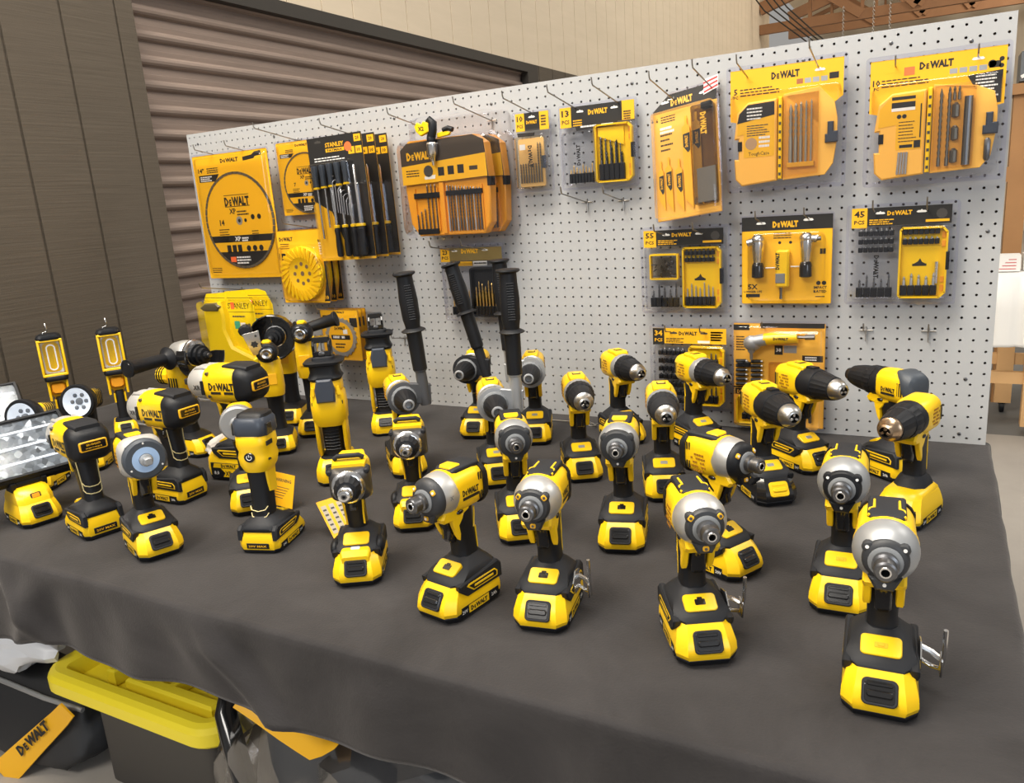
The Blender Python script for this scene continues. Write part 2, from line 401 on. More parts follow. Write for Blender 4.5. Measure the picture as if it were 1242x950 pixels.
for k, (dy, z) in enumerate(((14, 3.9), (-13.2, 3.9), (-14.2, 3.2), (-14.6, -3), (-14.8, -9.6), (-14.9, -10.2))):
    rows.append([tuple(W(101.2 + 34 * i / 40, 112 + dy + (0 if z > 3.5 else -.35 * sin(i * .9) - .2 * sin(i * 2.1)), z)) for i in range(41)])
b.loft(rows, False, False, False)
o = b.build('white_table_sheet', SHEET, scale=1, smooth=60)
md = o.modifiers.new('thick', 'SOLIDIFY'); md.thickness = .003
tag(o, 'white plastic sheet draped over the pine display table', 'table cover')
for i, (x, y, dz, c) in enumerate(((103.6, 102, 0, WHT), (108.0, 104, 0, mat('pale_brochure', (.72, .66, .60), .5)))):
    b = MB().mt(0); b.loft([[tuple(W(x + a, y + d, 4.1 + h)) for a, d in ((-1.9, -2), (1.9, -2), (1.9, 2), (-1.9, 2))] for h in (0, 3.1)]); b.mt(1)
    for k in range(4): beam(b, (x - 1.6 + .5 * k, y - 2.03, 4.6 + .6 * k), (x + 1.2, y - 2.03, 4.6 + .6 * k), .05, .12)
    tag(b.build('leaflet_stack', [c, RED if i == 0 else GRY], scale=1, smooth=0), ('white stack of printed leaflets with red lines on the far white-sheeted table', 'beige stack of leaflets beside the white stack on the far table')[i], 'leaflets')
# ------------------------------------------------------------------ table and cloth
t = thing('folding_table', W(42, -24, -TZ), label='long folding table hidden under the charcoal cloth', cat='table')
part_of(t, 'tabletop', mat('table_laminate', (.5, .48, .45), .5), lambda b: b.loft([[tuple(W(x, y, z)) for x, y in ((-10.4, -47.2), (95.2, -47.2), (95.2, .6), (-10.4, .6))] for z in (-1.6, -.35)]))
for x in (-6, 92):
    for y in (-8, -3):
        part_of(t, 'leg', GRY, lambda b: b.tube([W(x, y, -TZ), W(x, y, -1.6)], .014, 10), 40)
def cloth_mat():
    m = bpy.data.materials.new('charcoal_cloth'); m.use_nodes = True; nt = m.node_tree; b = nt.nodes['Principled BSDF']; N = nt.nodes.new; L = nt.links.new
    b.inputs['Roughness'].default_value = .85; b.inputs['Specular IOR Level'].default_value = .2; b.inputs['Sheen Weight'].default_value = .13; b.inputs['Sheen Roughness'].default_value = .45; b.inputs['Sheen Tint'].default_value = (1, .95, .92, 1)
    tc = N('ShaderNodeTexCoord'); n = N('ShaderNodeTexNoise'); n.inputs['Scale'].default_value = 5; n.inputs['Detail'].default_value = 8; n.inputs['Roughness'].default_value = .65; n.inputs['Distortion'].default_value = .6
    L(tc.outputs['Object'], n.inputs['Vector'])
    cr = N('ShaderNodeValToRGB'); cr.color_ramp.elements[0].position = .3; cr.color_ramp.elements[0].color = (.0235, .0220, .0226, 1); cr.color_ramp.elements[1].position = .75; cr.color_ramp.elements[1].color = (.046, .0430, .0440, 1)
    L(n.outputs['Fac'], cr.inputs['Fac']); L(cr.outputs['Color'], b.inputs['Base Color'])
    v = N('ShaderNodeTexNoise'); v.inputs['Scale'].default_value = 260; v.inputs['Detail'].default_value = 4; L(tc.outputs['Object'], v.inputs['Vector'])
    ad = N('ShaderNodeMath'); ad.operation = 'MULTIPLY_ADD'; ad.inputs[1].default_value = 2.2; L(n.outputs['Fac'], ad.inputs[0]); L(v.outputs['Fac'], ad.inputs[2])
    bp = N('ShaderNodeBump'); bp.inputs['Strength'].default_value = .45; bp.inputs['Distance'].default_value = .0015; L(ad.outputs[0], bp.inputs['Height']); L(bp.outputs['Normal'], b.inputs['Normal'])
    return m
CLOTH = cloth_mat()
from mathutils import noise as mnoise
def g(x, c, s): return math.exp(-((x - c) / s) ** 2)
us = [-11.6 + i * .62 for i in range(int(107.4 / .62) + 1)] + [95.9 + i * .12 for i in range(1, 9)] + [97 + i * .8 for i in range(1, 12)]
vs_ = [.9 - i * .62 for i in range(78)] + [-47.5 - i * .12 for i in range(1, 9)] + [-48.5 - i * .45 for i in range(1, 18)]
EX, EY = 96.0, -47.9
def hem(x): return 6.2 + 1.1 * math.exp(-((x - 24) / 9) ** 2) + .35 * sin(x * .35) + .8 * max(0, (x - 58) / 38)
b = MB(); grid = []
for vv in vs_:
    row = []
    for uu in us:
        dx = max(0, uu - EX); dy = max(0, EY - vv); x, y, z = min(uu, EX), max(vv, EY), 0.
        r = .45
        def fold(d):                      # rounded edge: (out, down)
            if d < r * PI / 2: a = d / r; return r * sin(a), r * (1 - cos(a))
            return r, r + d - r * PI / 2
        ox, zx = fold(dx); oy, zy = fold(dy)
        if dy > 0: zy *= hem(x) / 7.9
        if dx > 0: zx *= 1.0
        z = -max(zx, zy); x += ox; y -= oy
        if dx > 0 and dy > 0: x += .35 * zx * .3; y -= .35 * zy * .3
        d = -z
        if dy > .3:
            q = min(1, d / 2.5)
            y -= q * (.9 * g(x - .95 * d, 50.0, 1.3) + .45 * g(x - 1.0 * d, 47, 2.2) + .8 * g(x + .5 * d, 33, 1.6) + .7 * g(x - .8 * d, 27.5, 1.3) + .35 * sin(x * .30 + 1) * min(1, d / 5) + .15 * sin(x * .9) * q)
        if dx > .3: x += min(1, d / 3) * (.35 * sin(y * .55) + .2 * sin(y * 1.3))
        wr = mnoise.noise(Vector((x * .16, y * .16, 1.3))) * .05 + mnoise.noise(Vector((x * .5, y * .5, 5))) * .018
        wr += .16 * max(0, mnoise.noise(Vector((x * .09 + 4, y * .2, 9)))) * (1 if x > 88 or y > -6 else .25)
        if dx == 0 and dy == 0: z += wr * min(1, (EX - uu) / 2) * min(1, (vv - EY) / 2) - .02
        row.append(tuple(W(x, y, z)))
    grid.append(row)
b.loft(grid, False, False, False)
o = b.build('tablecloth', CLOTH, scale=1, smooth=180)
md = o.modifiers.new('thick', 'SOLIDIFY'); md.thickness = .0015; md.offset = -1
tag(o, 'charcoal cloth spread over the long table with its front hem hanging short', 'tablecloth')
# ------------------------------------------------------------------ pegboard: a perforated front sheet, a backing sheet, closed edges
PEGM = mat('white_pegboard_enamel', (.425, .432, .438), .42, spec=.4)
pb = thing('pegboard', W(48, 0, 0), label='long white pegboard standing on the back edge of the table', cat='pegboard')
def fine(bm, m, nm, s=0):
    inv = Matrix.Translation(-pb.location); bm.v = [tuple(inv @ Vector(v)) for v in bm.v]
    return bm.build(nm, m, pb, scale=1, smooth=s)
b = MB(); hr = .118; N8 = 8; T = .20
vid = {}; V = []; F = []
def vx(q):
    k = (round(q[0], 4), round(q[1], 4), round(q[2], 4))
    if k not in vid: vid[k] = len(V); V.append(tuple(W(*q)))
    return vid[k]
for i in range(96):
    for j in range(36):
        cx, cz = i + .5, j + .5
        ring = [(cx + hr * cos(PI / 8 + k * PI / 4), cz + hr * sin(PI / 8 + k * PI / 4)) for k in range(8)]
        cor = [(cx + .5, cz + .5), (cx - .5, cz + .5), (cx - .5, cz - .5), (cx + .5, cz - .5)]
        fr = [vx((a, 0, c)) for a, c in ring]; co = [vx((a, 0, c)) for a, c in cor]; bk = [vx((a, T, c)) for a, c in ring]
        # ring k=0 at 22.5, 1 at 67.5 -> corner 0 (45 deg) between them
        for q in range(4):
            k0, k1, k2 = 2 * q, 2 * q + 1, (2 * q + 2) % 8
            F.append((fr[k0], co[q], fr[k1])); F.append((fr[k1], co[q], co[(q + 1) % 4], fr[k2]))
        for k in range(8): F.append((fr[k], fr[(k + 1) % 8], bk[(k + 1) % 8], bk[k]))
b.v = V; b.f = F; b.m = [0] * len(F); b.flat = [True] * len(F)
fine(b, PEGM, 'perforated_sheet')
b = MB()
for x0, x1, z0, z1 in ((0, 96, -.0, .06), (0, 96, 35.94, 36), (0, .06, .06, 35.94), (95.94, 96, .06, 35.94)):
    b.loft([[tuple(W(x, y, z)) for x, y in ((x0, .01), (x1, .01), (x1, .9), (x0, .9))] for z in (z0, z1)])
fine(b, PEGM, 'edge_frame')
b = MB(); b.loft([[tuple(W(x, y, z)) for x, y in ((0, .9), (96, .9), (96, 1.05), (0, 1.05))] for z in (0, 36)])
fine(b, CARD, 'backing_sheet')
for x, z in ((92.9, 34.2), (80, 34.5), (64, 34.6), (48, 34.5), (35, 34.4), (27, 34.2), (16, 34.3), (2, 34.6), (95, 18.9), (94.1, 6.0), (93.9, .9), (91.5, .4), (16.0, 34.2), (87, 34.9)):
    s = MB().xf(Matrix.Translation(W(x, 0, z)) @ Matrix.Rotation(PI / 2, 4, 'Z') @ Matrix.Scale(-1, 4, (1, 0, 0)))
    s.lathe([(-.0004, .0042), (.0010, .0040), (.0018, .0028), (.0021, .0012)], 12)
    fine(s, STL, 'screw', 30)
# ------------------------------------------------------------------ peg hooks
def hook(x, z, L, label, group=None, tee=False, rise=.16):
    t = thing('peg_hook', W(x, -.02, z), label=label, cat='peg hook', group=group)
    b = MB(); I = 25.4
    pts = [(0, 3, 7), (0, -1, 7), (0, -4, 5), (0, -5, 1), (0, -8, 0)]
    n = 6
    for i in range(1, n + 1): pts.append((0, -8 - (L * I - 8) * i / n, rise * L * I * i / n))
    pts += [(0, -L * I - 3, rise * L * I + 5), (0, -L * I - 6, rise * L * I + 17)]
    b.tube(pts, 1.7, 7); b.build('wire_arm', WIRE, t)
    b = MB().tube([(-15, -3, 0), (15, -3, 0)], 1.6, 6); b.build('cross_bar', WIRE, t)
    b = MB().tube([(0, -2.6, 1), (0, -3.6, -14), (0, -6, -26)], 1.5, 6); b.build('brace_foot', WIRE, t)
    return t
# ------------------------------------------------------------------ cordless tools (millimetres, nose along +x, battery on the table)
def base_out(xb, xf, w, cf=13, cb=7):
    h = w / 2
    return [(xb + cb, -h), (xf - cf, -h), (xf, -h + cf * .9), (xf, h - cf * .9), (xf - cf, h), (xb + cb, h), (xb, h - cb), (xb, -h + cb)]
def lay(b, secs):                      # (z, xb, xf, w, cf, cb)
    return b.loft([[(x, y, q[0]) for x, y in base_out(*q[1:])] for q in secs])
def battery(t, big=False, black=False, yellow_latch=False, xr=False):
    """slide-on battery pack: black tray, yellow shell, framed release button, side print"""
    H = 18 if big else 0
    root = MB()
    lay(root, [(9, -58, 63, 77, 14, 8), (16 + H * .4, -59, 65, 80, 14, 8), (26 + H, -59, 63, 79, 14, 8), (36 + H, -58, 57, 74, 13, 8), (44 + H, -56, 50, 70, 12, 8), (50 + H, -54, 43, 66, 11, 8)])
    bat = root.build('battery', BLKG if black else YEL, t, smooth=28)
    b = MB(); lay(b, [(0, -55, 57, 70, 12, 8), (2.5, -57, 61, 76, 14, 8), (9, -58, 63.6, 79, 14, 8), (11.5, -57.5, 62.5, 78, 14, 8)]); b.build('battery_tray', BLK, bat, smooth=28)
    M = rotm((59.3, 0, 33 + H * .85), (-.543, 0, .84), (.84, 0, .543))
    b = MB().xf(M); b.prism(rr(29, 37, 6), -4, 1.6, 1.0); b.build('latch_frame', YEL if yellow_latch else DGR, bat)
    b = MB().xf(M); b.prism(rr(23, 31, 4), .6, 2.1, .5)
    b.prism(rr(8, 27, 3, cx=-2), 1.6, 4.4, 1.4); b.prism(rr(4, 26, 1.5, cx=8), 1.6, 3.0, .8)
    b.build('latch_button', YEL if yellow_latch else BLKG, bat)
    for sy in (1, -1):
        b = MB().mt(0); b.box(-46, 40, sy * 38.4 - 1.6, sy * 38.4 + 1.6, 4.0, 20 + H, .6)
        y = sy * 40.2; X = (-sy, 0, 0); e = y + sy * .1; T_ = y + sy * .35
        if xr:
            b.box(-50, 46, sy * 38.4 - 2.2, sy * 38.4 + 2.2, 8, 40, .6); e = y + sy * .7; T_ = y + sy * .9
            b.mt(1); b.v += []; b.add([(-16, e, 9), (16, e, 9), (9, e, 18), (20, e, 28), (-20, e, 28), (-9, e, 18)], [(0, 1, 2, 3, 4, 5)]); b.quad((-44, e, 29), (40, e, 29), (36, e, 39), (-40, e, 39))
            b.mt(2); b.logo((-2, T_, 30.5), X, (0, 0, 1), 7, 40); b.text('XR', (0, T_, 12), X, (0, 0, 1), 11, fit=18); b.mt(3); b.text('8.0', (32, T_, 14), X, (0, 0, 1), 8); b.text('20V', (-34, T_, 14), X, (0, 0, 1), 7)
        else:
            b.mt(1); b.quad((-22, e, 6), (24, e, 6), (24, e, 18.5 + H), (-22, e, 18.5 + H))
            b.mt(2); b.logo((1, T_, 8.5), X, (0, 0, 1), 7 + H * .3, 38)
            b.mt(3); b.text('20V', (33, T_, 9.5), X, (0, 0, 1), 5.5); b.text('2Ah', (-34, T_, 9.5), X, (0, 0, 1), 5.5)
        b.build('battery_label', [BLK, YEL, INK, WHT], bat, smooth=30)
    b = MB().mt(0); b.prism([(-22, 13), (22, 13), (22, 25), (-22, 25)], -60.6, -58, .4, 'yz'); b.mt(1)
    b.text('20V MAX', (-60.9, 0, 16.5), (0, -1, 0), (0, 0, 1), 5, fit=36)
    b.build('rear_label', [BLK, YELC], bat)
    return bat
def foot(t, style=0, yellow=False, dz=0):
    b = MB(); lay(b, [(48 + dz, -55, 43, 66, 11, 8), (53 + dz, -57, 42, 73, 13, 9), (59 + dz, -57, 36, 72, 14, 12), (67 + dz, -52, 20, 62, 15, 14), (73 + dz, -46, 8, 48, 12, 12), (79 + dz, -42, 3, 36, 10, 12)])
    if not yellow:
        for sy in (1, -1): b.prism([(-59, 31 + dz), (22, 31 + dz), (38, 44 + dz), (40, 54 + dz), (-50, 62 + dz), (-58, 54 + dz)], sy * 34.6 - 5.2, sy * 34.6 + 5.2, 2.2, 'xz')
    if yellow:
        b = MB(); lay(b, [(48, -55, 43, 66, 11, 8), (55, -53, 38, 64, 12, 9), (60, -48, 30, 56, 12, 9)]); b.build('battery_cover', YEL, t, smooth=40)
        b = MB(); lay(b, [(56, -50, 16, 54, 12, 12), (64, -50, 12, 52, 14, 14), (73, -46, 6, 44, 12, 12), (79, -42, 3, 36, 10, 12)])
    f = b.build('foot', DGR, t, smooth=40)
    M = rotm((21.0, 0, 67.8 + dz), (-.88, 0, .48), (.48, 0, .88))
    if not yellow:
        b = MB().xf(M); b.prism(rr(26, 43, 5), -5, 1.6, .9); b.build('mode_panel', YEL, f)
    if style in (0, 1):
        b = MB().xf(M); b.prism(rr(9 if style == 0 else 7, 14, 1.5), 1.0, 2.2, .4); b.prism(rr(4, 7, 1, cx=5 if style == 0 else 0), 1.8, 3.0, .4); b.build('mode_button', BLKG if style == 0 else YELC, f)
    if style == 2 and not yellow:
        b = MB().xf(M); b.prism(rr(8, 14, 1.2), 1.0, 1.9, .3); b.build('charge_gauge', LGR, f)
    if not yellow:
        for sy in (1, -1):
            b = MB().mt(0); b.prism([(-46, 37), (10, 37), (24, 48), (20, 51), (-40, 51), (-47, 45)], sy * 39.0 - 1, sy * 39.0 + 1.3, .4, 'xz'); b.mt(1); b.prism([(-43, 39), (9, 39), (20, 48), (-39, 49), (-44, 45)], sy * 39.3 - 1, sy * 39.3 + 1.3, .2, 'xz'); b.mt(0); b.prism([(-36, 42), (8, 42), (8, 45.5), (-36, 45.5)], sy * 39.5 - 1, sy * 39.5 + 1.4, .2, 'xz')
            if dz: b.v = [(x, y, z + dz) for x, y, z in b.v]
            b.build('side_trim', [YEL, BLK] if style != 3 else [BLK, BLK], f)
    return f
GRIPP = [(68, -20, 50, 38), (78, -20, 43, 34), (92, -19, 41, 33), (115, -16, 42, 34), (134, -11, 46, 36), (150, -6, 54, 40), (164, -2, 60, 44)]
def grip(t, accent=True, ribs=False):
    b = MB(); b.secz([(z, lx, wy, min(lx, wy) * .42, cx) for z, cx, lx, wy in GRIPP], 5)
    gr = b.build('grip', BLK, t, smooth=50)
    if accent:
        for sy in (1, -1):
            b = MB(); b.tube([(-34, sy * 14.2, 84), (-32.5, sy * 14.6, 108), (-31, sy * 15.5, 120), (-26, sy * 17, 121), (-31, sy * 15.2, 139), (-31, sy * 15.8, 152)], 1.5, 6); b.build('grip_accent', YEL, gr)
    if ribs:
        b = MB()
        for i in range(9):
            z = 84 + 4.2 * i; b.tube([(.6 + .03 * (z - 84), -12, z), (2.8 + .04 * (z - 84), 0, z - 1), (.6 + .03 * (z - 84), 12, z)], .9, 5)
        b.build('grip_rib', BLK, gr)
    return gr
def trigger(t, col=None, x=0):
    b = MB(); b.prism([(4, 104), (14, 107), (20, 114), (19, 126), (24, 138), (30, 150), (5, 154)], -9, 9, 3, 'xz'); b.build('trigger', col or BLKG, t, smooth=45)
    b = MB(); b.prism([(-16, 154), (8, 146), (38, 148), (44, 156), (36, 166), (20, 172), (-20, 172)], -22, 22, 3, 'xz')
    for sy in (1, -1):
        b.prism([(-4, 152), (24, 152), (20, 138), (14, 122), (8, 112), (6, 122), (8, 136), (0, 144)], sy * 17 - 4.5, sy * 17 + 4.5, 1.4, 'xz')
    g_ = b.build('trigger_guard', YEL, t, smooth=35)
    for sy in (1, -1):
        b = MB(); b.ell((6, sy * 21.5, 157), (8, 3.5, 3.8), 10, 6); b.build('direction_button', BLKG, g_, smooth=60)
def clip(t, side=1):
    b = MB(); y = side * 41
    b.prism([(-28, 30), (4, 34), (12, 54), (-2, 68), (-24, 62)], y - 1, y + 1, .3, 'xz')
    b.build('clip_plate', CHR, t, smooth=30)
    b = MB(); b.tube([(-20, y, 36), (-16, y + side * 12, 31), (-4, y + side * 21, 36), (4, y + side * 23, 58), (8, y + side * 23, 92)], 2.6, 7)
    b.prism([(-14, 26), (4, 30), (8, 52), (-8, 56)], y + side * 21 - 1.2, y + side * 21 + 1.2, .4, 'xz')
    b.tube([(-20, y, 52), (-14, y + side * 12, 50), (-4, y + side * 21, 48)], 3.2, 6); b.build('belt_hook', CHR, t, smooth=50)
AX = 188
RATE = mat('rating_print', (.36, .16, .01), .5)
def shell_print(sh, y, z, x, wd, size=9):
    b = MB(); X = (-1, 0, 0)
    b.logo((x, y, z), X, (0, 0, 1), size, wd); b.quad((x - wd / 2, y, z - 7), (x + wd / 2, y, z - 7), (x + wd / 2, y, z - 2.4), (x - wd / 2, y, z - 2.4)); b.build('lettering', INK, sh, smooth=0)
    rating(sh, -y, z + 8, x)
def rating(sh, y, z, x):
    b = MB(); k = 1 if y > 0 else -1
    for i, wd in enumerate((30, 34, 26, 32, 22)):
        for q in range(int(wd / 5)):
            if (q * 7 + i * 3) % 5: b.box(x - wd / 2 + 5 * q, x - wd / 2 + 5 * q + 3.6, y - .3, y + .3, z - 6.4 * i, z - 6.4 * i + 3.2)
    b.build('rating_plate', RATE, sh, smooth=0)
def vents(sh, x, y, z, n=4, d=5, h=12):
    for sy in (1, -1):
        b = MB()
        for i in range(n): b.box(x + d * i, x + d * i + 2.2, sy * y - .5, sy * y + .5, z - h / 2, z + h / 2)
        b.build('vent', INK, sh, smooth=0)
def impact(rb=31, bumper=BLK, nose=SIL, leds=WHT, led_on_face=True, style=0, hook=0, band=False, latch=False, blackbat=False, bigtop=True):
    t = thing('impact_driver')
    battery(t, yellow_latch=latch, black=blackbat); foot(t, style); grip(t); trigger(t)
    b = MB(); b.secx([(-52, 44, 48, 16, AX - 1), (-46, 55, 60, 19, AX - 1), (-30, 60, 65, 21, AX - 1), (2, 61, 66, 22, AX - 1), (16, 64, 66, 28, AX)], 5)
    sh = b.build('motor_housing', YEL, t, smooth=40)
    b = MB(); b.secx([(-63, 34, 36, 12, AX - 2), (-60, 48, 50, 17, AX - 2), (-54, 58, 60, 19, AX - 2), (-47, 61, 66, 20, AX - 2), (-43, 60, 66, 20, AX - 2)], 5)
    rc = b.build('rear_cap', BLK, t, smooth=40)
    b = MB(); b.prism(rr(26, 12, 2), -64.5, -62, .5, 'yz'); b.v = [(x, y, z + AX - 2) for x, y, z in b.v]; b.build('rear_plate', YELC, rc)
    # rubber saddle on top with its yellow centre
    b = MB(); b.secx([(-50, 34, 8, 3.5, AX + 27), (-46, 40, 12, 4, AX + 28.5), (4, 40, 12, 4, AX + 29.3), (11, 34, 8, 3.5, AX + 28)], 4)
    tp = b.build('top_pad', DGR, t, smooth=40)
    if bigtop:
        b = MB(); b.secx([(-14, 22, 3, 1.4, AX + 35), (-12, 26, 4, 1.6, AX + 35), (4, 26, 4, 1.6, AX + 35), (8, 20, 3, 1.4, AX + 34)], 3); b.build('top_panel', YEL, tp, smooth=40)
    else:
        b = MB()
        for sy in (1, -1): b = MB().tube([(-34, sy * 13, AX + 34), (-8, sy * 13, AX + 35), (-6, sy * 17.5, AX + 34), (8, sy * 18, AX + 31.5)], 1.7, 6); b.build('top_stripe', YEL, tp, smooth=50)
    shell_print(sh, 31.0, AX - 6, -12, 36); vents(sh, -44, 29.6, AX + 14, 3); vents(sh, -44, 29.6, AX - 16, 3)
    if band:
        b = MB(); b.lathe([(11, 32), (11.5, 33.8), (18, 33.8), (19, 32.5)], 32, 0, AX); b.build('front_band', YEL, t)
    dome = [(12, 31.5), (16, 33.6), (26, 34.2), (36, 32.2), (44, 28.5), (50, 23)] if rb < 30 else [(12, 31.5), (16, 33), (24, 33.2), (34, 31.8), (42, 29.4), (46, 27.5)]
    b = MB(); b.lathe(dome, 36, 0, AX); no = b.build('hammer_case', nose, t, smooth=30)
    b = MB(); b.text('XR', (28, 32.6, AX - 2), (-1, 0, 0), (0, 0, 1), 6); b.build('lettering', GRY, no, smooth=0)
    if rb >= 30: b = MB(); b.lathe([(40, 28), (41, rb + .2), (46, rb), (51, rb - 3.5), (54, 23), (56, 16), (56.5, 10)], 36, 0, AX)
    else: b = MB(); b.lathe([(38, rb - 2), (44, rb + .5), (51, rb - .5), (54.5, rb - 3), (56, 16), (56.5, 10)], 36, 0, AX)
    b.prism([(-9, AX - 36), (9, AX - 36), (17, AX - 20), (-17, AX - 20)], 36, 53.5, 3, 'yz')
    if rb < 30:
        for a in (38, 142): b.lathe([(38, 6), (50, 7.5), (53, 6), (54, 3)], 12, (rb - 3) * cos(rad(a)), AX + (rb - 3) * sin(rad(a)))
    bu = b.build('bumper', bumper, t, smooth=40)
    for a in (38, 142, 270):
        r = 23 if a != 270 else 28; cy, cz = r * cos(rad(a)), AX + r * sin(rad(a)); x = 53.4 if a != 270 else 53.6
        b = MB().xf(rotm((x, cy, cz), (0, -sin(rad(a)), cos(rad(a))), (.95, .3 * cos(rad(a)), .3 * sin(rad(a))) if a != 270 else (1, 0, 0)))
        if led_on_face: b.prism(rr(8.0, 6.6, 2), -1.5, 1.6, .5); b.build('work_light', YELC, bu); b = MB().xf(b.M); b.prism(circ(2.0, 10), 1, 2.2); b.build('work_light', leds, bu)
        else: b.prism(circ(2.0, 10), -1, 1.2); b.build('work_light', leds, bu)
    b = MB(); b.lathe([(54, 11), (55, 17), (57.5, 17.5), (59, 15), (59.5, 11)], 28, 0, AX); b.build('nose_ring', GRY, t)
    b = MB(); b.lathe([(58, 9), (59, 13.2), (66, 13.6), (67.5, 11.2), (74, 11), (75, 12), (80.5, 11.6), (82, 9.6), (82, 6.2), (81, 5.6)], 24, 0, AX, c1=False); ch = b.build('hex_chuck', STL, t, smooth=30)
    b = MB(); b.lathe([(80.5, 6.4), (82.4, 6.0), (82.4, 4.2), (70, 4.2)], 12, 0, AX, c0=False); b.build('chuck_bore', BLKG if nose is SIL else BLKG, ch)
    b = MB(); b.lathe([(82.0, 6.4), (82.7, 6.0), (82.7, 4.4), (82, 4.2)], 12, 0, AX, c0=False, c1=False); b.build('bore_rim', CHR, ch)
    if hook: clip(t, hook)
    return t
def drill_shell(t, vent=True, L=-60, selector=True, wordmark=False):
    b = MB(); b.secx([(L, 36, 42, 14, AX - 1), (L + 4, 52, 58, 19, AX - 1), (L + 14, 58, 64, 20, AX - 1), (0, 60, 65, 22, AX - 1), (14, 58, 62, 26, AX)], 5)
    sh = b.build('motor_housing', YEL, t, smooth=40)
    if selector:
        b = MB(); b.secx([(-34, 26, 10, 3, AX + 29), (-30, 34, 14, 4, AX + 30), (8, 36, 14, 4, AX + 30), (18, 30, 9, 3, AX + 28)], 4); tp = b.build('top_housing', YEL, t, smooth=40)
        b = MB(); b.box(-16, 2, -9, 9, AX + 36.2, AX + 37.6, .4); b.build('speed_slot', INK, tp, smooth=0)
        b = MB(); b.box(-12, -4, -7, 7, AX + 37, AX + 40, 1); b.build('speed_slider', YEL, tp)
    if wordmark: shell_print(sh, 30.4, AX - 8, -20, 34, 8.5)
    else:
        for sy in (1, -1): rating(sh, sy * 30.3, AX + 10, -20)
    vents(sh, L + 8, 28.6, AX, 3, 4.6, 26)
    b = MB(); b.lathe([(L - 3, 15), (L - 1, 19), (L + 3, 20)], 20, 0, AX); b.build('rear_bearing_cap', YEL, t)
    return sh
TIPM = mat('brushed_steel', (.55, .54, .52), .33, 1.)
def drill(case=LGR, clutch=BLK, sleeve=BLK, tip=TIPM, long_=0, style=2, wide=False, noselector=False, latch=False, blackbat=False, wordmark=False, yfoot=False):
    t = thing('cordless_drill')
    battery(t, yellow_latch=latch, black=blackbat); foot(t, style, yfoot); grip(t); trigger(t); drill_shell(t, selector=not noselector, wordmark=wordmark)
    b = MB(); b.lathe([(10, 28), (12, 31), (26, 31.5), (31, 29.5)], 32, 0, AX)
    if case is not BLK:
        for a in (45, 135): b.ell((24, 27 * cos(rad(a)), AX + 27 * sin(rad(a))), (6, 5, 5), 8, 6)
    gc = b.build('gear_case', case, t, smooth=35)
    if wide:
        b = MB(); b.lathe([(20, 27), (21, 32), (40, 32.5), (50, 30.5), (51, 29)], 36, 0, AX); b.secx([(18, 16, 8, 2, AX + 31), (40, 16, 8, 2, AX + 31.5)], 2); b.build('mode_collar', BLK, t, smooth=35)
        b = MB(); b.lathe([(50, 28), (51, 29.5), (56, 29.5), (84, 25), (92, 24), (93, 22)], 40, 0, AX, rib=.9); b.build('clutch_ring', clutch, t, smooth=20)
        xs = 92
        b = MB(); b.lathe([(xs - 1, 18), (xs, 21.5), (xs + 8, 21.5), (xs + 20, 15), (xs + 23, 12), (xs + 24, 9)], 28, 0, AX, c1=False); nz = b.build('chuck_nose', tip, t, smooth=30)
    else:
        b = MB(); b.lathe([(30, 27), (31, 30.5), (44, 30.8), (52, 28.5), (53, 26.5)], 44, 0, AX, rib=.9); b.build('clutch_ring', clutch, t, smooth=20)
        b = MB(); b.lathe([(52, 23), (53, 26.8), (70, 26.2), (84, 23.6), (92, 21.8), (93, 19)], 40, 0, AX, rib=.5 if sleeve is BLK else 0); b.build('chuck_sleeve', sleeve, t, smooth=22)
        xs = 92 + long_
        b = MB(); b.lathe([(xs - 2, 17), (xs - 1, 20.4), (xs + 6, 20.2), (xs + 9, 17), (xs + 18, 13.5), (xs + 22, 12.5), (xs + 24, 9)], 28, 0, AX, c1=False); nz = b.build('chuck_nose', tip, t, smooth=30)
    b = MB(); b.lathe([(xs + 23.2, 9.2), (xs + 24.4, 8.8), (xs + 24.4, 8.4), (xs + 12, 8)], 16, 0, AX, c0=False); b.build('chuck_bore', BLKG, nz)
    for a in (90, 210, 330):
        b = MB().xf(Matrix.Translation((xs + 19, 0, AX)) @ Matrix.Rotation(rad(a), 4, 'X')); b.box(-6, 4.5, 2.6, 8.0, -2.2, 2.2, .6); b.build('chuck_jaw', tip, nz)
    return t
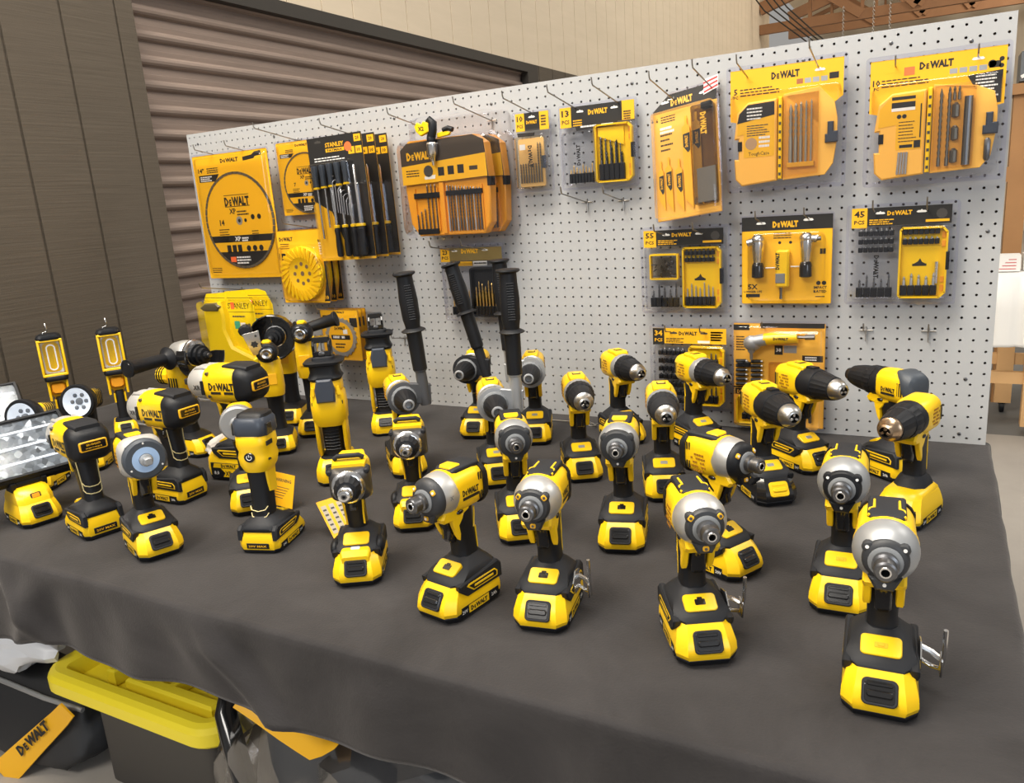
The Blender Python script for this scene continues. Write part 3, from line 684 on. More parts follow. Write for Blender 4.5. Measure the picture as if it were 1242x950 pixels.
def hammer_drill(side=1, lean=0, case=SIL, ring=GRY, handle=1.0, clamp=LGR):
    t = thing('hammer_drill')
    battery(t); foot(t, 2); grip(t); trigger(t); drill_shell(t)
    b = MB(); b.lathe([(10, 29), (12, 32), (22, 32.5), (24, 30.5), (30, 30.5), (32, 32.4), (44, 32), (50, 29)], 36, 0, AX); b.build('gear_case', case, t, smooth=30)
    b = MB(); b.lathe([(45, 29), (46, 33.5), (56, 34), (59, 32.5), (60, 28)], 36, 0, AX, rib=.7); b.build('clutch_ring', YEL if ring is YEL else DGR, t, smooth=22)
    b = MB(); b.lathe([(60, 25), (61, 30), (70, 30), (78, 28), (80, 24)], 36, 0, AX, rib=.6); b.build('mode_collar', ring if ring is not YEL else GRY, t, smooth=22)
    b = MB(); b.lathe([(79, 22), (80, 25), (100, 24), (116, 19), (126, 15.5), (134, 14), (135, 12)], 36, 0, AX, rib=.5, c1=False); ch = b.build('chuck_sleeve', BLK, t, smooth=22)
    b = MB(); b.lathe([(133.5, 13), (136, 12.4), (136.8, 11), (136.8, 8.4), (124, 8)], 20, 0, AX, c0=False); b.build('chuck_rim', LGR, ch)
    b = MB(); b.lathe([(136.2, 8.6), (136.9, 8.2), (136.9, 8.0), (120, 7.8)], 16, 0, AX, c0=False); b.build('chuck_bore', BLKG, ch)
    # side handle: clamp ring, arm block, stem, sleeve, collar, grip, end flange
    if handle:
        s = side; h = Matrix.Translation((68, s * 47, AX)) @ Matrix.Rotation(rad(lean), 4, 'X')
        b = MB(); b.lathe([(62, 31), (62.5, 36.5), (73.5, 36.5), (74, 31)], 32, 0, AX)
        sd = b.build('side_handle', clamp, t, smooth=30)
        b = MB(); b.prism([(s * 22, AX - 15), (s * 60, AX - 18), (s * 62, AX + 26), (s * 36, AX + 30), (s * 12, AX + 34)], 61, 75, 2, 'yz'); b.build('clamp_arm', clamp, sd, smooth=30)
        ax = lambda pr: [(z, r) for z, r in pr]
        def vlathe(nm, prof, m, rib=0, n=24):
            b = MB().xf(h @ Matrix.Rotation(-PI / 2, 4, 'Y')); b.lathe(prof, n, 0, 0, rib=rib); return b.build(nm, m, sd, smooth=25)
        k = handle
        vlathe('stem', [(-20, 12), (20, 12.5), (44, 12.5), (56, 12), (58, 14.5), (62, 14.5)], LGR if clamp is LGR else clamp)
        vlathe('sleeve', [(60, 14), (61, 16), (66, 16), (146 * k, 17), (147 * k, 15)], BLK)
        vlathe('guard_flange', [(146 * k, 15), (147 * k, 25), (149 * k, 27), (151 * k, 25), (155 * k, 17)], BLK)
        vlathe('hand_grip', [(152 * k, 16), (162 * k, 17), (176 * k, 19.5), (215 * k, 20.5), (250 * k, 18), (268 * k, 17.5), (270 * k, 22), (273 * k, 25), (276 * k, 24), (277 * k, 18)], BLK)
        b = MB()
        for i in range(15):
            z = (176 + i * 5.2) * k; b.xf(h @ Matrix.Translation((18.6, 0, z))); b.box(-2, 2.0, -7, 7, -1.4, 1.4, .6)
        b.build('grip_tread', BLK, sd)
    return t
def screwgun():
    t = thing('drywall_screwgun')
    battery(t); f = foot(t, 3); gz = MB()
    for sy in (1, -1):
        b = MB(); b.ell((12, sy * 37, 52), (20, 9, 14), 14, 8); b.build('side_bumper', BLK, f, smooth=60)
    b = MB(); b.secx([(18, 46, 20, 5, 51), (46, 50, 22, 5, 47), (54, 44, 14, 4, 43)], 4); b.build('front_panel', YEL, f, smooth=35)
    b = MB().xf(rotm((40, 0, 58.8), (-.9, 0, .2), (.2, 0, .98))); b.prism(rr(7, 15, 1.5), -2, 1.2, .4); b.build('charge_gauge', WHT, f)
    b = MB(); b.secz([(64, 46, 36, 15, -20), (80, 40, 31, 13, -17), (120, 42, 32, 13, -8), (150, 50, 38, 16, 0)], 5); gr = b.build('grip', BLK, t, smooth=50)
    for sy in (1, -1):
        b = MB(); b.tube([(6, sy * 14.5, 88), (9, sy * 15, 110), (14, sy * 17.5, 140)], 1.7, 6); b.build('grip_accent', YEL, gr)
    A = 168
    b = MB(); b.prism([(6, 112), (16, 116), (16, 128), (20, 144), (4, 146)], -7, 7, 2, 'xz'); b.build('trigger', BLKG, t, smooth=45)
    b = MB(); b.secx([(-52, 40, 46, 14, A), (-44, 54, 58, 17, A), (10, 58, 60, 16, A)], 5); b.build('motor_housing', YEL, t, smooth=40)
    b = MB(); b.secx([(-4, 64, 54, 9, A - 4), (8, 70, 58, 10, A - 4), (24, 64, 54, 14, A - 4), (32, 50, 48, 18, A - 3)], 5); fh = b.build('gear_case', STL, t, smooth=35)
    for sy in (1, -1):
        b = MB().xf(Matrix.Translation((14, sy * 30, A + 18)) @ Matrix.Rotation(0, 4, 'X')); b.lathe([(-8, 5), (10, 5), (12, 3)], 12); b.build('case_screw', DGR, fh)
    b = MB(); b.secx([(-40, 40, 12, 4, A + 30), (-4, 58, 14, 5, A + 27), (16, 54, 10, 4, A + 24)], 4); b.build('top_housing', YEL, t, smooth=35)
    b = MB(); b.tube([(2, -24, A + 35), (4, -18, A + 40), (4, 18, A + 40), (2, 24, A + 35)], 4.2, 8); b.build('hanging_hook', DGR, t, smooth=60)
    b = MB(); b.lathe([(28, 20), (29, 27), (35, 28), (38, 25), (40, 20)], 30, 0, A - 4); b.build('collar_ring', CHR, t, smooth=28)
    b = MB(); b.lathe([(38, 18), (39, 23), (47, 22), (56, 17), (57, 12)], 30, 0, A - 4, rib=1.0); ch = b.build('depth_collar', BLK, t, smooth=20)
    b = MB(); b.lathe([(55, 11), (56, 12.6), (66, 12.4), (67, 10.4), (78, 9.6), (79, 7.5), (79, 4)], 22, 0, A - 4, c1=False); n = b.build('nose_cone', CHR, t, smooth=28)
    b = MB(); b.lathe([(78.6, 5), (79.5, 4.6), (79.5, 2.6), (70, 2.5)], 12, 0, A - 4, c0=False); b.build('bit_bore', STL, n)
    return t
EDGE = mat('pale_yellow_piping', (.70, .60, .30), .5)
def wrench(xr=False):
    t = thing('impact_wrench'); Z = 208
    battery(t, big=xr, xr=xr); foot(t, 1, dz=18 if xr else 0)
    b = MB(); b.secz([(66, 52, 40, 17, -20), (80, 45, 36, 15, -20), (104, 43, 35, 15, -18), (138, 46, 38, 16, -12), (160, 54, 42, 18, -6), (176, 60, 46, 18, -2)], 5); gr = b.build('grip', BLK, t, smooth=50)
    for z in (96, 112):
        b = MB(); b.tube([(-30, -17.6, z + 6), (-36, -15, z), (-41, -8, z - 3), (-41.6, 0, z - 3.5), (-41, 8, z - 3), (-36, 15, z), (-30, 17.6, z + 6)], 1.1, 5); b.build('grip_accent', EDGE, gr, smooth=60)
    for sy in (1, -1):
        b = MB(); b.tube([(-30, sy * 17, 102), (-27, sy * 18.5, 140), (-26, sy * 20, 165)], 1.2, 5); b.build('grip_accent', EDGE, gr, smooth=60)
        b = MB(); b.prism([(-26, 150), (-16, 146), (-12, 156), (-18, 166), (-26, 164)], sy * 21.4 - 1.4, sy * 21.4 + 1.4, .6, 'xz'); b.build('side_emblem', BLKG, gr)
    b = MB(); b.prism([(8, 122), (19, 126), (18, 140), (25, 156), (27, 168), (5, 170)], -8, 8, 2.5, 'xz'); b.build('trigger', BLKG, t, smooth=45)
    b = MB(); b.prism([(-16, 164), (34, 170), (38, 180), (-22, 182)], -24, 24, 3, 'xz')
    for sy in (1, -1): b.prism([(10, 170), (26, 172), (22, 156), (20, 140), (15, 134), (15, 150), (9, 160)], sy * 15 - 3.5, sy * 15 + 3.5, 1, 'xz')
    b.build('trigger_guard', YEL, t, smooth=35)
    b = MB(); b.secx([(-58, 70, 66, 20, Z), (-46, 76, 74, 22, Z), (-10, 78, 78, 24, Z), (26, 78, 80, 30, Z), (34, 76, 78, 32, Z)], 5); sh = b.build('motor_housing', YEL, t, smooth=40)
    b = MB(); b.secx([(-84, 46, 40, 14, Z - 2), (-80, 64, 54, 18, Z - 2), (-68, 76, 70, 21, Z - 2), (-54, 79, 77, 22, Z - 1), (-46, 78, 76, 22, Z - 1)], 5); rc = b.build('rear_cap', BLK, t, smooth=40)
    b = MB().mt(0); b.prism(rr(52, 21, 4), -86.5, -80, 1, 'yz'); b.mt(1); b.prism(rr(46, 15.5, 2.5), -87, -85, .3, 'yz'); b.v = [(x, y, z + Z - 2) for x, y, z in b.v]
    b.mt(0)
    for k, (h, wd) in enumerate(((4.2, 26), (2.6, 30))): b.text(('BRUSHLESS', 'HIGH TORQUE')[k], (-87.3, 0, Z - 1 - 6 * k), (0, -1, 0), (0, 0, 1), h, fit=wd)
    b.build('rear_plate', [YELC, BLKG], rc)
    for dz in (22, -24):
        b = MB(); b.secx([(-80, 30, 5, 2, Z - 2 + dz), (-70, 40, 7, 3, Z - 2 + dz * 1.25), (-62, 34, 5, 2, Z - 2 + dz * 1.36)], 3); b.build('rear_vent_band', YEL, rc, smooth=40)
    b = MB(); b.secx([(-72, 46, 10, 4, Z + 33), (-50, 54, 12, 5, Z + 36), (-12, 48, 10, 4, Z + 37), (-4, 36, 6, 3, Z + 36)], 4); b.build('top_pad', DGR, t, smooth=40)
    for sy in (1, -1):
        b = MB(); X = (-sy, 0, 0); y = sy * 39.3
        b.logo((-14, y, Z - 8), X, (0, 0, 1), 15, 64); b.quad((-44, y, Z - 17), (-20, y, Z - 17), (-20, y, Z - 11.5), (-44, y, Z - 11.5)); b.quad((-12, y, Z - 17), (14, y, Z - 17), (14, y, Z - 11.5), (-12, y, Z - 11.5))
        b.build('lettering', INK, sh, smooth=0)
        b = MB(); b.prism(rr(8, 30, 2, cx=35, cy=Z - 4), sy * 38 - 2.5, sy * 38 + 2.5, .8, 'xz'); b.build('side_rib', BLK, sh)
        for zz in (26, -22):
            b = MB().xf(Matrix.Translation((20, sy * 35, Z + zz)) @ Matrix.Rotation(sy * PI / 2, 4, 'Z')); b.lathe([(-4, 3.6), (3.5, 3.6), (4, 2.6)], 12); b.build('case_screw', STL, sh)
    b = MB(); b.lathe([(30, 38), (36, 39), (46, 39.5), (60, 38.5), (76, 33.5), (86, 26), (91, 18), (92, 14)], 40, 0, Z)
    for a in (60, 120, 240, 300): b.xf(Matrix.Translation((0, 0, Z)) @ Matrix.Rotation(rad(a), 4, 'X')); b.secx([(30, 12, 8, 3, 0, 37), (60, 12, 8, 3, 0, 37), (68, 8, 5, 2, 0, 34)], 3)
    hc = b.build('hammer_case', mat('pale_cast_alloy', (.50, .49, .47), .45, .35), t, smooth=35)
    for sy in (1, -1):
        b = MB(); b.text('XR', (49, sy * 39.8, Z - 8), (-sy, 0, 0), (0, 0, 1), 10); b.build('lettering', INK, hc, smooth=0)
    b = MB(); b.lathe([(91, 13), (92, 14.5), (96, 14.5), (97, 12)], 24, 0, Z); b.secx([(96, 14, 14, 2.5, Z), (112, 13.5, 13.5, 2.5, Z), (114, 11, 11, 2, Z)], 3); b.build('square_anvil', STL, t, smooth=30)
    return t
def compact_wrench():
    """mid-size impact wrench with a lit ring round its anvil"""
    t = impact(); t.name = 'impact_wrench'
    for o in list(t.children):
        if o.name.split('.')[0] in ('bumper', 'nose_ring', 'hex_chuck', 'hammer_case'):
            for k in list(o.children): bpy.data.objects.remove(k)
            bpy.data.objects.remove(o)
    b = MB(); b.secx([(12, 68, 70, 24, AX), (24, 76, 74, 22, AX), (40, 72, 70, 24, AX), (52, 58, 58, 26, AX)], 5); hc = b.build('hammer_case', mat('pale_cast_alloy', (.5, .49, .47), .45, .35), t, smooth=35)
    for a in (45, 135, 225, 315):
        b = MB(); b.lathe([(30, 5), (48, 5), (50, 3.4)], 12, 33 * cos(rad(a)), AX + 31 * sin(rad(a))); b.build('case_screw', STL, hc)
    b = MB(); b.lathe([(46, 33), (47, 37), (56, 37), (60, 33), (60.5, 24)], 36, 0, AX); bu = b.build('bumper', mat('slate_rubber', (.05, .06, .075), .5), t, smooth=35)
    for a in (90, 210, 330):
        b = MB(); b.lathe([(59, 2), (61, 1.6)], 8, 30 * cos(rad(a)), AX + 30 * sin(rad(a))); b.build('work_light', WHT, bu)
    b = MB(); b.lathe([(58, 23), (60.8, 23), (61.2, 12), (60, 11)], 32, 0, AX); b.build('light_ring', LEDB, t)
    b = MB(); b.lathe([(58, 11), (66, 11), (67, 9)], 24, 0, AX); b.secx([(66, 13, 13, 2.5, AX), (78, 12.5, 12.5, 2.5, AX), (79.5, 10.5, 10.5, 2, AX)], 3); b.build('square_anvil', LGR, t, smooth=30)
    return t
# ------------------------------------------------------------------ lights, grinders, saws and loose packs (millimetres)
def area_light():
    t = thing('area_light'); battery(t)
    b = MB(); lay(b, [(38, -50, 44, 62, 10, 8), (48, -50, 42, 66, 12, 10), (58, -34, 26, 48, 14, 14)]); b.build('foot', BLK, t, smooth=40)
    b = MB(); b.secz([(52, 38, 36, 15, -4), (80, 34, 32, 14, -4), (150, 34, 32, 14, -4), (160, 28, 26, 10, -4)], 5); b.build('handle', BLK, t, smooth=50)
    b = MB(); b.prism([(-15, 136), (15, 136), (17, 158), (26, 168), (30, 182), (32, 224), (-32, 224), (-30, 182), (-26, 168), (-17, 158)], -16, -9, 1.5, 'yz')
    for sy in (1, -1): b.prism([(-18, 150), (16, 150), (18, 220), (-18, 220)], sy * 29 - 4, sy * 29 + 4, 1.5, 'xz'); b.prism([(-10, 118), (12, 118), (14, 152), (-12, 152)], sy * 17 - 3, sy * 17 + 3, 1, 'xz')
    b.build('pivot_yoke', YEL, t, smooth=35)
    b = MB(); b.secx([(-12, 46, 40, 12, 192), (10, 46, 40, 12, 192), (19, 36, 30, 10, 192)], 5); b.build('pivot_block', ORNG, t, smooth=40)
    b = MB(); b.secz([(222, 56, 72, 16, 0), (226, 60, 76, 18, 0), (236, 60, 76, 18, 0), (240, 54, 70, 16, 0)], 5); b.build('seal_band', BLK, t, smooth=40)
    b = MB()
    b.secz([(238, 26, 74, 8, -15), (370, 26, 74, 8, -15)], 4)
    for sy in (1, -1): b.prism(rr(52, 132, 4, cy=304), sy * 36 - 4, sy * 36 + 4, 1.5, 'xz')
    b.box(-26, 27, -38, 38, 238, 247, 2); b.box(-26, 27, -38, 38, 362, 371, 2)
    b.build('lamp_frame', YEL, t, smooth=35)
    b = MB(); b.loft([[(6 + 0, y, z) for y, z in rr(60, 112, 6, cy=304)], [(-6, y, z) for y, z in rr(46, 104, 20, cy=304)]], c0=False); rf = b.build('reflector', mat('pearl_reflector', (.62, .66, .72), .22, .3), t, smooth=30)
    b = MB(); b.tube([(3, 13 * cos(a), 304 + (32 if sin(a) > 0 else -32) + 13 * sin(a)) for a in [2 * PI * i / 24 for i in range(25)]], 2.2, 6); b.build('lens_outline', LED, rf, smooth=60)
    for k in range(6): b = MB(); b.prism(rr(8, 8, 1.5, cx=0, cy=268 + 14.4 * k), -6, -3, .5, 'yz'); b.build('light_chip', YELC, rf)
    b = MB(); b.loft([[(22, y, z) for y, z in rr(66, 116, 5, cy=304)], [(25, y, z) for y, z in rr(62, 112, 5, cy=304)]]); b.build('clear_window', LENS, t, smooth=30)
    b = MB(); b.secz([(369, 56, 76, 16, 0), (376, 62, 82, 20, 0), (386, 56, 70, 18, 0), (390, 40, 50, 14, 0)], 5); b.build('top_cap', BLK, t, smooth=40)
    b = MB(); b.tube([(0, -14, 386), (0, -14, 394), (0, 0, 398), (6, 0, 410), (2, -2, 424), (-2, -2, 426)], 2.4, 7); b.build('hanging_hook', CHR, t, smooth=60)
    return t
def flood_light(tilt=38):
    t = thing('flood_light'); battery(t)
    b = MB(); lay(b, [(38, -56, 48, 68, 12, 9), (56, -52, 44, 70, 12, 9), (70, -42, 34, 66, 12, 9), (80, -34, 18, 58, 10, 8)]); bd = b.build('lamp_base', YEL, t, smooth=35)
    b = MB().xf(rotm((39.6, 0, 62), (-.45, 0, .9), (.95, 0, .3))); b.prism(rr(13, 20, 3), -2, 1.5, .5); b.build('power_switch', DGR, bd); b = MB().xf(b.M); b.prism(rr(9, 15, 2), 1, 2.4, .5); b.build('switch_cap', ORNG, bd)
    b = MB(); b.lathe([(-34, 10), (-33, 12), (33, 12), (34, 10)], 16); b.v = [(y, x, z + 86) for x, y, z in b.v]
    for sy in (1, -1): b.prism([(-18, 72), (12, 72), (16, 90), (4, 98), (-14, 94)], sy * 30 - 6, sy * 30 + 6, 2, 'xz')
    b.build('pivot_bracket', BLK, t, smooth=35)
    M = Matrix.Translation((6, 0, 88)) @ Matrix.Rotation(rad(-tilt), 4, 'Y')
    b = MB().xf(M); b.prism(rr(236, 146, 14, cy=73), -14, 14, 4, 'yz'); hd = b.build('lamp_head', BLK, t, smooth=35)
    b = MB().xf(M)
    for i in range(9): b.box(-24, -12, -100 + 25 * i - 3, -100 + 25 * i + 3, 12, 134, 1)
    b.build('cooling_fin', DGR, hd)
    b = MB().xf(M); b.prism(rr(212, 122, 7, cy=73), 13.5, 15, .3, 'yz'); b.build('reflector_panel', FACET, hd, smooth=0)
    for r in range(3):
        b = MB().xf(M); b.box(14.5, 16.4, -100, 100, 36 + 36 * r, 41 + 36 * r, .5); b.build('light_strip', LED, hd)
    b = MB().xf(M); b.prism(rr(216, 126, 8, cy=73), 17.6, 18.6, .2, 'yz'); b.build('clear_window', LENS, hd)
    b = MB().xf(M)
    for y0, y1, z0, z1 in ((-112, 112, 4, 10), (-112, 112, 136, 142), (-112, -106, 8, 138), (106, 112, 8, 138)): b.box(13, 20.5, y0, y1, z0, z1, 1)
    b.build('window_bezel', BLK, hd)
    return t
def spot_light(pitch=12):
    t = thing('spot_light'); battery(t); foot(t, 1)
    b = MB(); b.secz([(62, 46, 38, 16, -20), (84, 40, 34, 14, -18), (130, 44, 36, 15, -14), (168, 48, 40, 16, -12)], 5); b.build('grip', BLK, t, smooth=50)
    M = Matrix.Translation((-10, 0, 186)) @ Matrix.Rotation(rad(-pitch), 4, 'Y')
    b = MB().xf(M); b.secx([(-70, 34, 38, 12, 0), (-62, 48, 52, 16, 0), (0, 52, 58, 18, 0), (22, 56, 56, 26, 0)], 5); b.build('lamp_barrel', YEL, t, smooth=40)
    b = MB().xf(M)
    for k in range(5): b.secx([(-58 + 10 * k, 51 + k * .3, 55 + k * .3, 17, 0), (-53 + 10 * k, 51 + k * .3, 55 + k * .3, 17, 0)], 5)
    b.build('barrel_band', DGR, t, smooth=40)
    b = MB().xf(M); b.lathe([(16, 30), (24, 42), (40, 46), (58, 47), (62, 45), (62, 38)], 32, c1=False); hd = b.build('lamp_ring', BLK, t, smooth=35)
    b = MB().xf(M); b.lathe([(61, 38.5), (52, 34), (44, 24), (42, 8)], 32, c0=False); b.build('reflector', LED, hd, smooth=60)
    b = MB().xf(M); b.lathe([(40, 10), (48, 9), (50, 6)], 14)
    for k in range(6): b.ell((44, 19 * cos(k * PI / 3), 19 * sin(k * PI / 3)), (5, 6, 6), 8, 6)
    b.build('light_chip', GRY, hd, smooth=50)
    b = MB().xf(M); b.lathe([(58.5, 38.5), (60, 38)], 32); b.build('clear_window', LENS, hd)
    b = MB(); b.prism([(8, 118), (18, 122), (20, 146), (4, 148)], -7, 7, 2, 'xz'); b.build('trigger', BLKG, t)
    return t
def grinder(hside=-1, hup=0, guard=(-200, 0)):
    t = thing('angle_grinder'); battery(t)
    b = MB(); lay(b, [(38, -54, 46, 66, 10, 8), (50, -54, 44, 70, 12, 10), (62, -34, 26, 52, 14, 14)]); b.build('foot', BLK, t, smooth=40)
    b = MB(); b.secz([(54, 52, 46, 18, -6), (80, 44, 40, 17, -6), (130, 44, 42, 18, -4), (160, 50, 48, 20, -2)], 5); b.build('grip', BLK, t, smooth=50)
    b = MB(); b.secz([(152, 56, 54, 20, -2), (170, 62, 62, 22, 0), (236, 66, 66, 22, 0), (252, 62, 62, 22, 0)], 5); hs = b.build('motor_housing', YEL, t, smooth=40)
    for sy in (1, -1):
        b = MB()
        for k in range(4): b.box(-16 + 9 * k, -12 + 9 * k, sy * 33.2 - .6, sy * 33.2 + .6, 176, 214, 0)
        b.build('vent', INK, hs, smooth=0)
    b = MB(); b.box(33, 34.4, -17, 17, 184, 222, .4); b.build('rating_label', YELC, hs)
    b = MB().xf(Matrix.Translation((-34, 0, 214))); b.lathe([(-44, 20), (-42, 24), (-12, 25), (4, 27)], 26, rib=1.2); b.build('exhaust_housing', YEL, hs, smooth=20)
    b = MB().xf(Matrix.Translation((-34, 0, 214)))
    for k in range(3): b.lathe([(-38 + 9 * k, 25.3), (-34 + 9 * k, 25.5)], 26)
    b.build('exhaust_band', BLK, hs, smooth=30)
    Z = 272; OX = 30
    b = MB(); b.xf(Matrix.Translation((OX, 0, 0))).lathe([(-38, 20), (-34, 32), (-10, 37), (14, 38), (24, 34), (28, 28)], 30, 0, Z); b.secz([(244, 60, 60, 20, -26), (262, 62, 60, 20, -12), (284, 50, 50, 18, -8)], 5); gh = b.build('gear_head', SIL, t, smooth=40)
    b = MB().xf(Matrix.Translation((OX, 0, 0))); b.lathe([(24, 34), (26, 40), (32, 40), (34, 36)], 34, 0, Z); b.build('bearing_ring', CHR, gh, smooth=28)
    b = MB().xf(Matrix.Translation((OX, 0, 0))); b.lathe([(32, 26), (34, 28), (44, 28), (45, 22), (50, 22), (51, 25), (58, 25), (59, 19), (68, 18), (69, 10), (78, 9), (79, 6)], 28, 0, Z, rib=.7); b.build('spindle_flange', BLK, t, smooth=20)
    b = MB().xf(Matrix.Translation((OX, 0, 0))); b.lathe([(78, 6.5), (84, 6), (84.5, 4)], 12, 0, Z); b.build('spindle_tip', STL, t)
    if guard:
        b = MB().xf(Matrix.Translation((OX, 0, 0))); R0 = 64; rings = []
        for k in range(19):
            a = rad(guard[0] + (guard[1] - guard[0]) * k / 18); ca, sa = cos(a), sin(a)
            rings.append([(x, r * ca, Z + r * sa) for x, r in ((33, 30), (33, R0 - 2), (35, R0), (66, R0 + 2), (68, R0 - 1), (66, R0 - 2.5), (38, R0 - 4), (36, 32))])
        b.loft(rings); b.build('wheel_guard', BLKG, t, smooth=40)
    M = Matrix.Translation((OX - 8, hside * 36, Z)) @ Matrix.Rotation(rad(hup) * hside, 4, 'X') @ Matrix.Rotation(hside * PI / 2, 4, 'Z')
    b = MB().xf(M); b.lathe([(-6, 9), (0, 10), (14, 9)], 14); b.lathe([(10, 20), (14, 29), (18, 30), (24, 20), (30, 15.5), (80, 16), (126, 18), (132, 22), (138, 22.5), (139, 16)], 24); h = b.build('side_handle', BLK, t, smooth=35)
    b = MB().xf(M); b.lathe([(138, 16.4), (139.4, 15.6), (128, 14)], 20, c0=False); b.build('handle_bore', BLKG, h)
    return t
def multi_tool():
    t = thing('oscillating_multi_tool'); battery(t)
    b = MB(); lay(b, [(38, -54, 46, 66, 10, 8), (50, -54, 44, 70, 12, 10), (62, -34, 26, 52, 14, 14)]); b.build('foot', BLK, t, smooth=40)
    b = MB(); b.secz([(54, 50, 44, 18, -8), (84, 42, 38, 16, -8), (150, 46, 42, 18, -6), (170, 52, 48, 20, -4)], 5); b.build('grip', BLK, t, smooth=50)
    b = MB(); b.secz([(160, 56, 54, 20, -4), (182, 62, 60, 22, -2), (240, 60, 58, 22, 0), (262, 52, 50, 20, 2)], 5); hs = b.build('motor_housing', YEL, t, smooth=40)
    b = MB(); b.box(27, 31.4, -15, 15, 196, 226, .6); b.build('rating_label', YELC, hs)
    b = MB().xf(Matrix.Translation((-26, 0, 232)) @ Matrix.Rotation(rad(14), 4, 'Y')); b.lathe([(-48, 18), (-46, 22), (-8, 23), (4, 24)], 24, rib=1); b.build('exhaust_housing', YEL, hs, smooth=20)
    Z = 286
    b = MB(); b.secz([(256, 50, 46, 18, 2), (270, 46, 42, 18, 4), (300, 40, 40, 18, 6), (310, 30, 32, 14, 6)], 5); b.lathe([(0, 24), (4, 27), (34, 27), (38, 24), (39, 20)], 28, 0, Z); b.build('gear_head', BLK, t, smooth=40)
    b = MB(); b.lathe([(37, 20), (39, 21.5), (44, 21.5), (46, 17)], 24, 0, Z); b.build('clamp_ring', BLKG, t, smooth=30)
    b = MB(); b.lathe([(43, 15), (47.5, 15), (48.5, 12), (47, 6)], 20, 0, Z); b.build('clamp_washer', CHR, t, smooth=25); b = MB(); b.lathe([(46.5, 6), (48.9, 5.6), (49.2, 3)], 6, 0, Z); b.build('clamp_bolt', STL, t)
    b = MB(); b.secz([(308, 22, 18, 6, 20), (316, 26, 22, 8, 18), (320, 18, 16, 6, 16)], 4); b.ell((6, 0, 312), (13, 13, 8), 12, 6); b.build('clamp_lever', YEL, t, smooth=50)
    return t
def osc_with_plate():
    t = multi_tool()
    b = MB().xf(Matrix.Translation((44, -26, 318)) @ Matrix.Rotation(rad(10), 4, 'X') @ Matrix.Scale(.78, 4))
    b.prism([(-14, -40), (14, -40), (24, 18), (26, 40), (-26, 40), (-24, 18)], -.9, .9, .2, 'yz'); p = b.build('blade_plate', CHR, t, smooth=0)
    b = MB().xf(Matrix.Translation((44, -26, 320)) @ Matrix.Rotation(rad(10), 4, 'X') @ Matrix.Scale(.78, 4)); b.prism([(r * cos(rad(a)), r * sin(rad(a)) - 6) for a, r in [(30 * k, 9 if k % 2 else 13) for k in range(12)]], .9, 1.3, 0, 'yz'); b.prism(circ(4, 10, 12, 22), .9, 1.3, 0, 'yz'); b.build('mounting_slot', INK, p, smooth=0)
    b = MB().xf(Matrix.Translation((20, -46, 352))); b.lathe([(-22, 12), (-20, 16), (6, 17), (12, 12)], 20, rib=.8); b.build('support_knob', BLK, t, smooth=25)
    b = MB().tube([(10, -10, 304), (16, -30, 336), (18, -46, 350)], 6, 8); b.build('support_arm', BLK, t, smooth=50)
    return t
def rear_tool():
    """upright tool turned with its back to the front edge"""
    t = thing('upright_power_tool'); battery(t); foot(t, 1)
    b = MB(); b.secz([(62, 50, 40, 17, -20), (74, 44, 38, 16, -19), (100, 42, 38, 16, -17), (150, 43, 40, 18, -15), (188, 46, 46, 20, -14)], 5); gr = b.build('grip', BLK, t, smooth=50)
    for z in (94, 78):
        b = MB(); b.tube([(-34, -17.5, z + 7), (-39, -14, z), (-41.5, 0, z - 3), (-39, 14, z), (-34, 17.5, z + 7)], 1.0, 5); b.build('grip_accent', EDGE, gr, smooth=60)
    b = MB(); b.secz([(180, 48, 50, 20, -14), (194, 58, 62, 22, -12), (212, 62, 66, 22, -10), (226, 60, 61, 22, -10), (238, 64, 66, 22, -10), (258, 62, 64, 20, -10), (264, 56, 58, 18, -10)], 5)
    for sy in (-1,): b.prism([(-24, 132), (-2, 126), (4, 190), (-30, 190)], sy * 20 - 3, sy * 20 + 3, 1, 'xz')
    hs = b.build('motor_housing', YEL, t, smooth=40)
    M = rotm((-41.5, 0, 202), (0, -1, 0), (-1, 0, .05)); M.translation.z = 216
    b = MB().xf(M); b.prism(circ(10.5, 24), -2, 2, .6); pw = b.build('power_button', BLKG, hs)
    b = MB().xf(M); b.tube([(5 * cos(rad(a)), 5 * sin(rad(a)), 2.2) for a in range(130, 411, 20)], .8, 5); b.tube([(0, 1, 2.2), (0, 7, 2.2)], .8, 5); b.build('power_symbol', WHT, pw)
    for sy in (1, -1):
        b = MB(); b.box(-34, -14, sy * 33 - 1, sy * 33 + 1, 240, 250, .3); b.box(-30, -16, sy * 31 - 1, sy * 31 + 1, 206, 211, .3); b.build('vent', INK, hs)
    SL = mat('slate_plastic_head', (.045, .055, .075), .35)
    b = MB(); b.secz([(260, 60, 60, 16, -8), (266, 66, 66, 18, -8), (292, 66, 64, 18, -8), (300, 58, 56, 16, -8)], 5); hd = b.build('tool_head', SL, t, smooth=40)
    b = MB(); b.secz([(296, 50, 58, 14, -6), (306, 44, 54, 12, -4), (310, 34, 40, 10, -4)], 5); b.build('head_top', BLK, t, smooth=40)
    for sy in (1, -1):
        b = MB(); b.prism([(-30, 262), (-10, 262), (-12, 288), (-28, 288)], sy * 33 - 2.5, sy * 33 + 2.5, 1, 'xz'); b.build('side_latch', BLKG, hd)
    return t
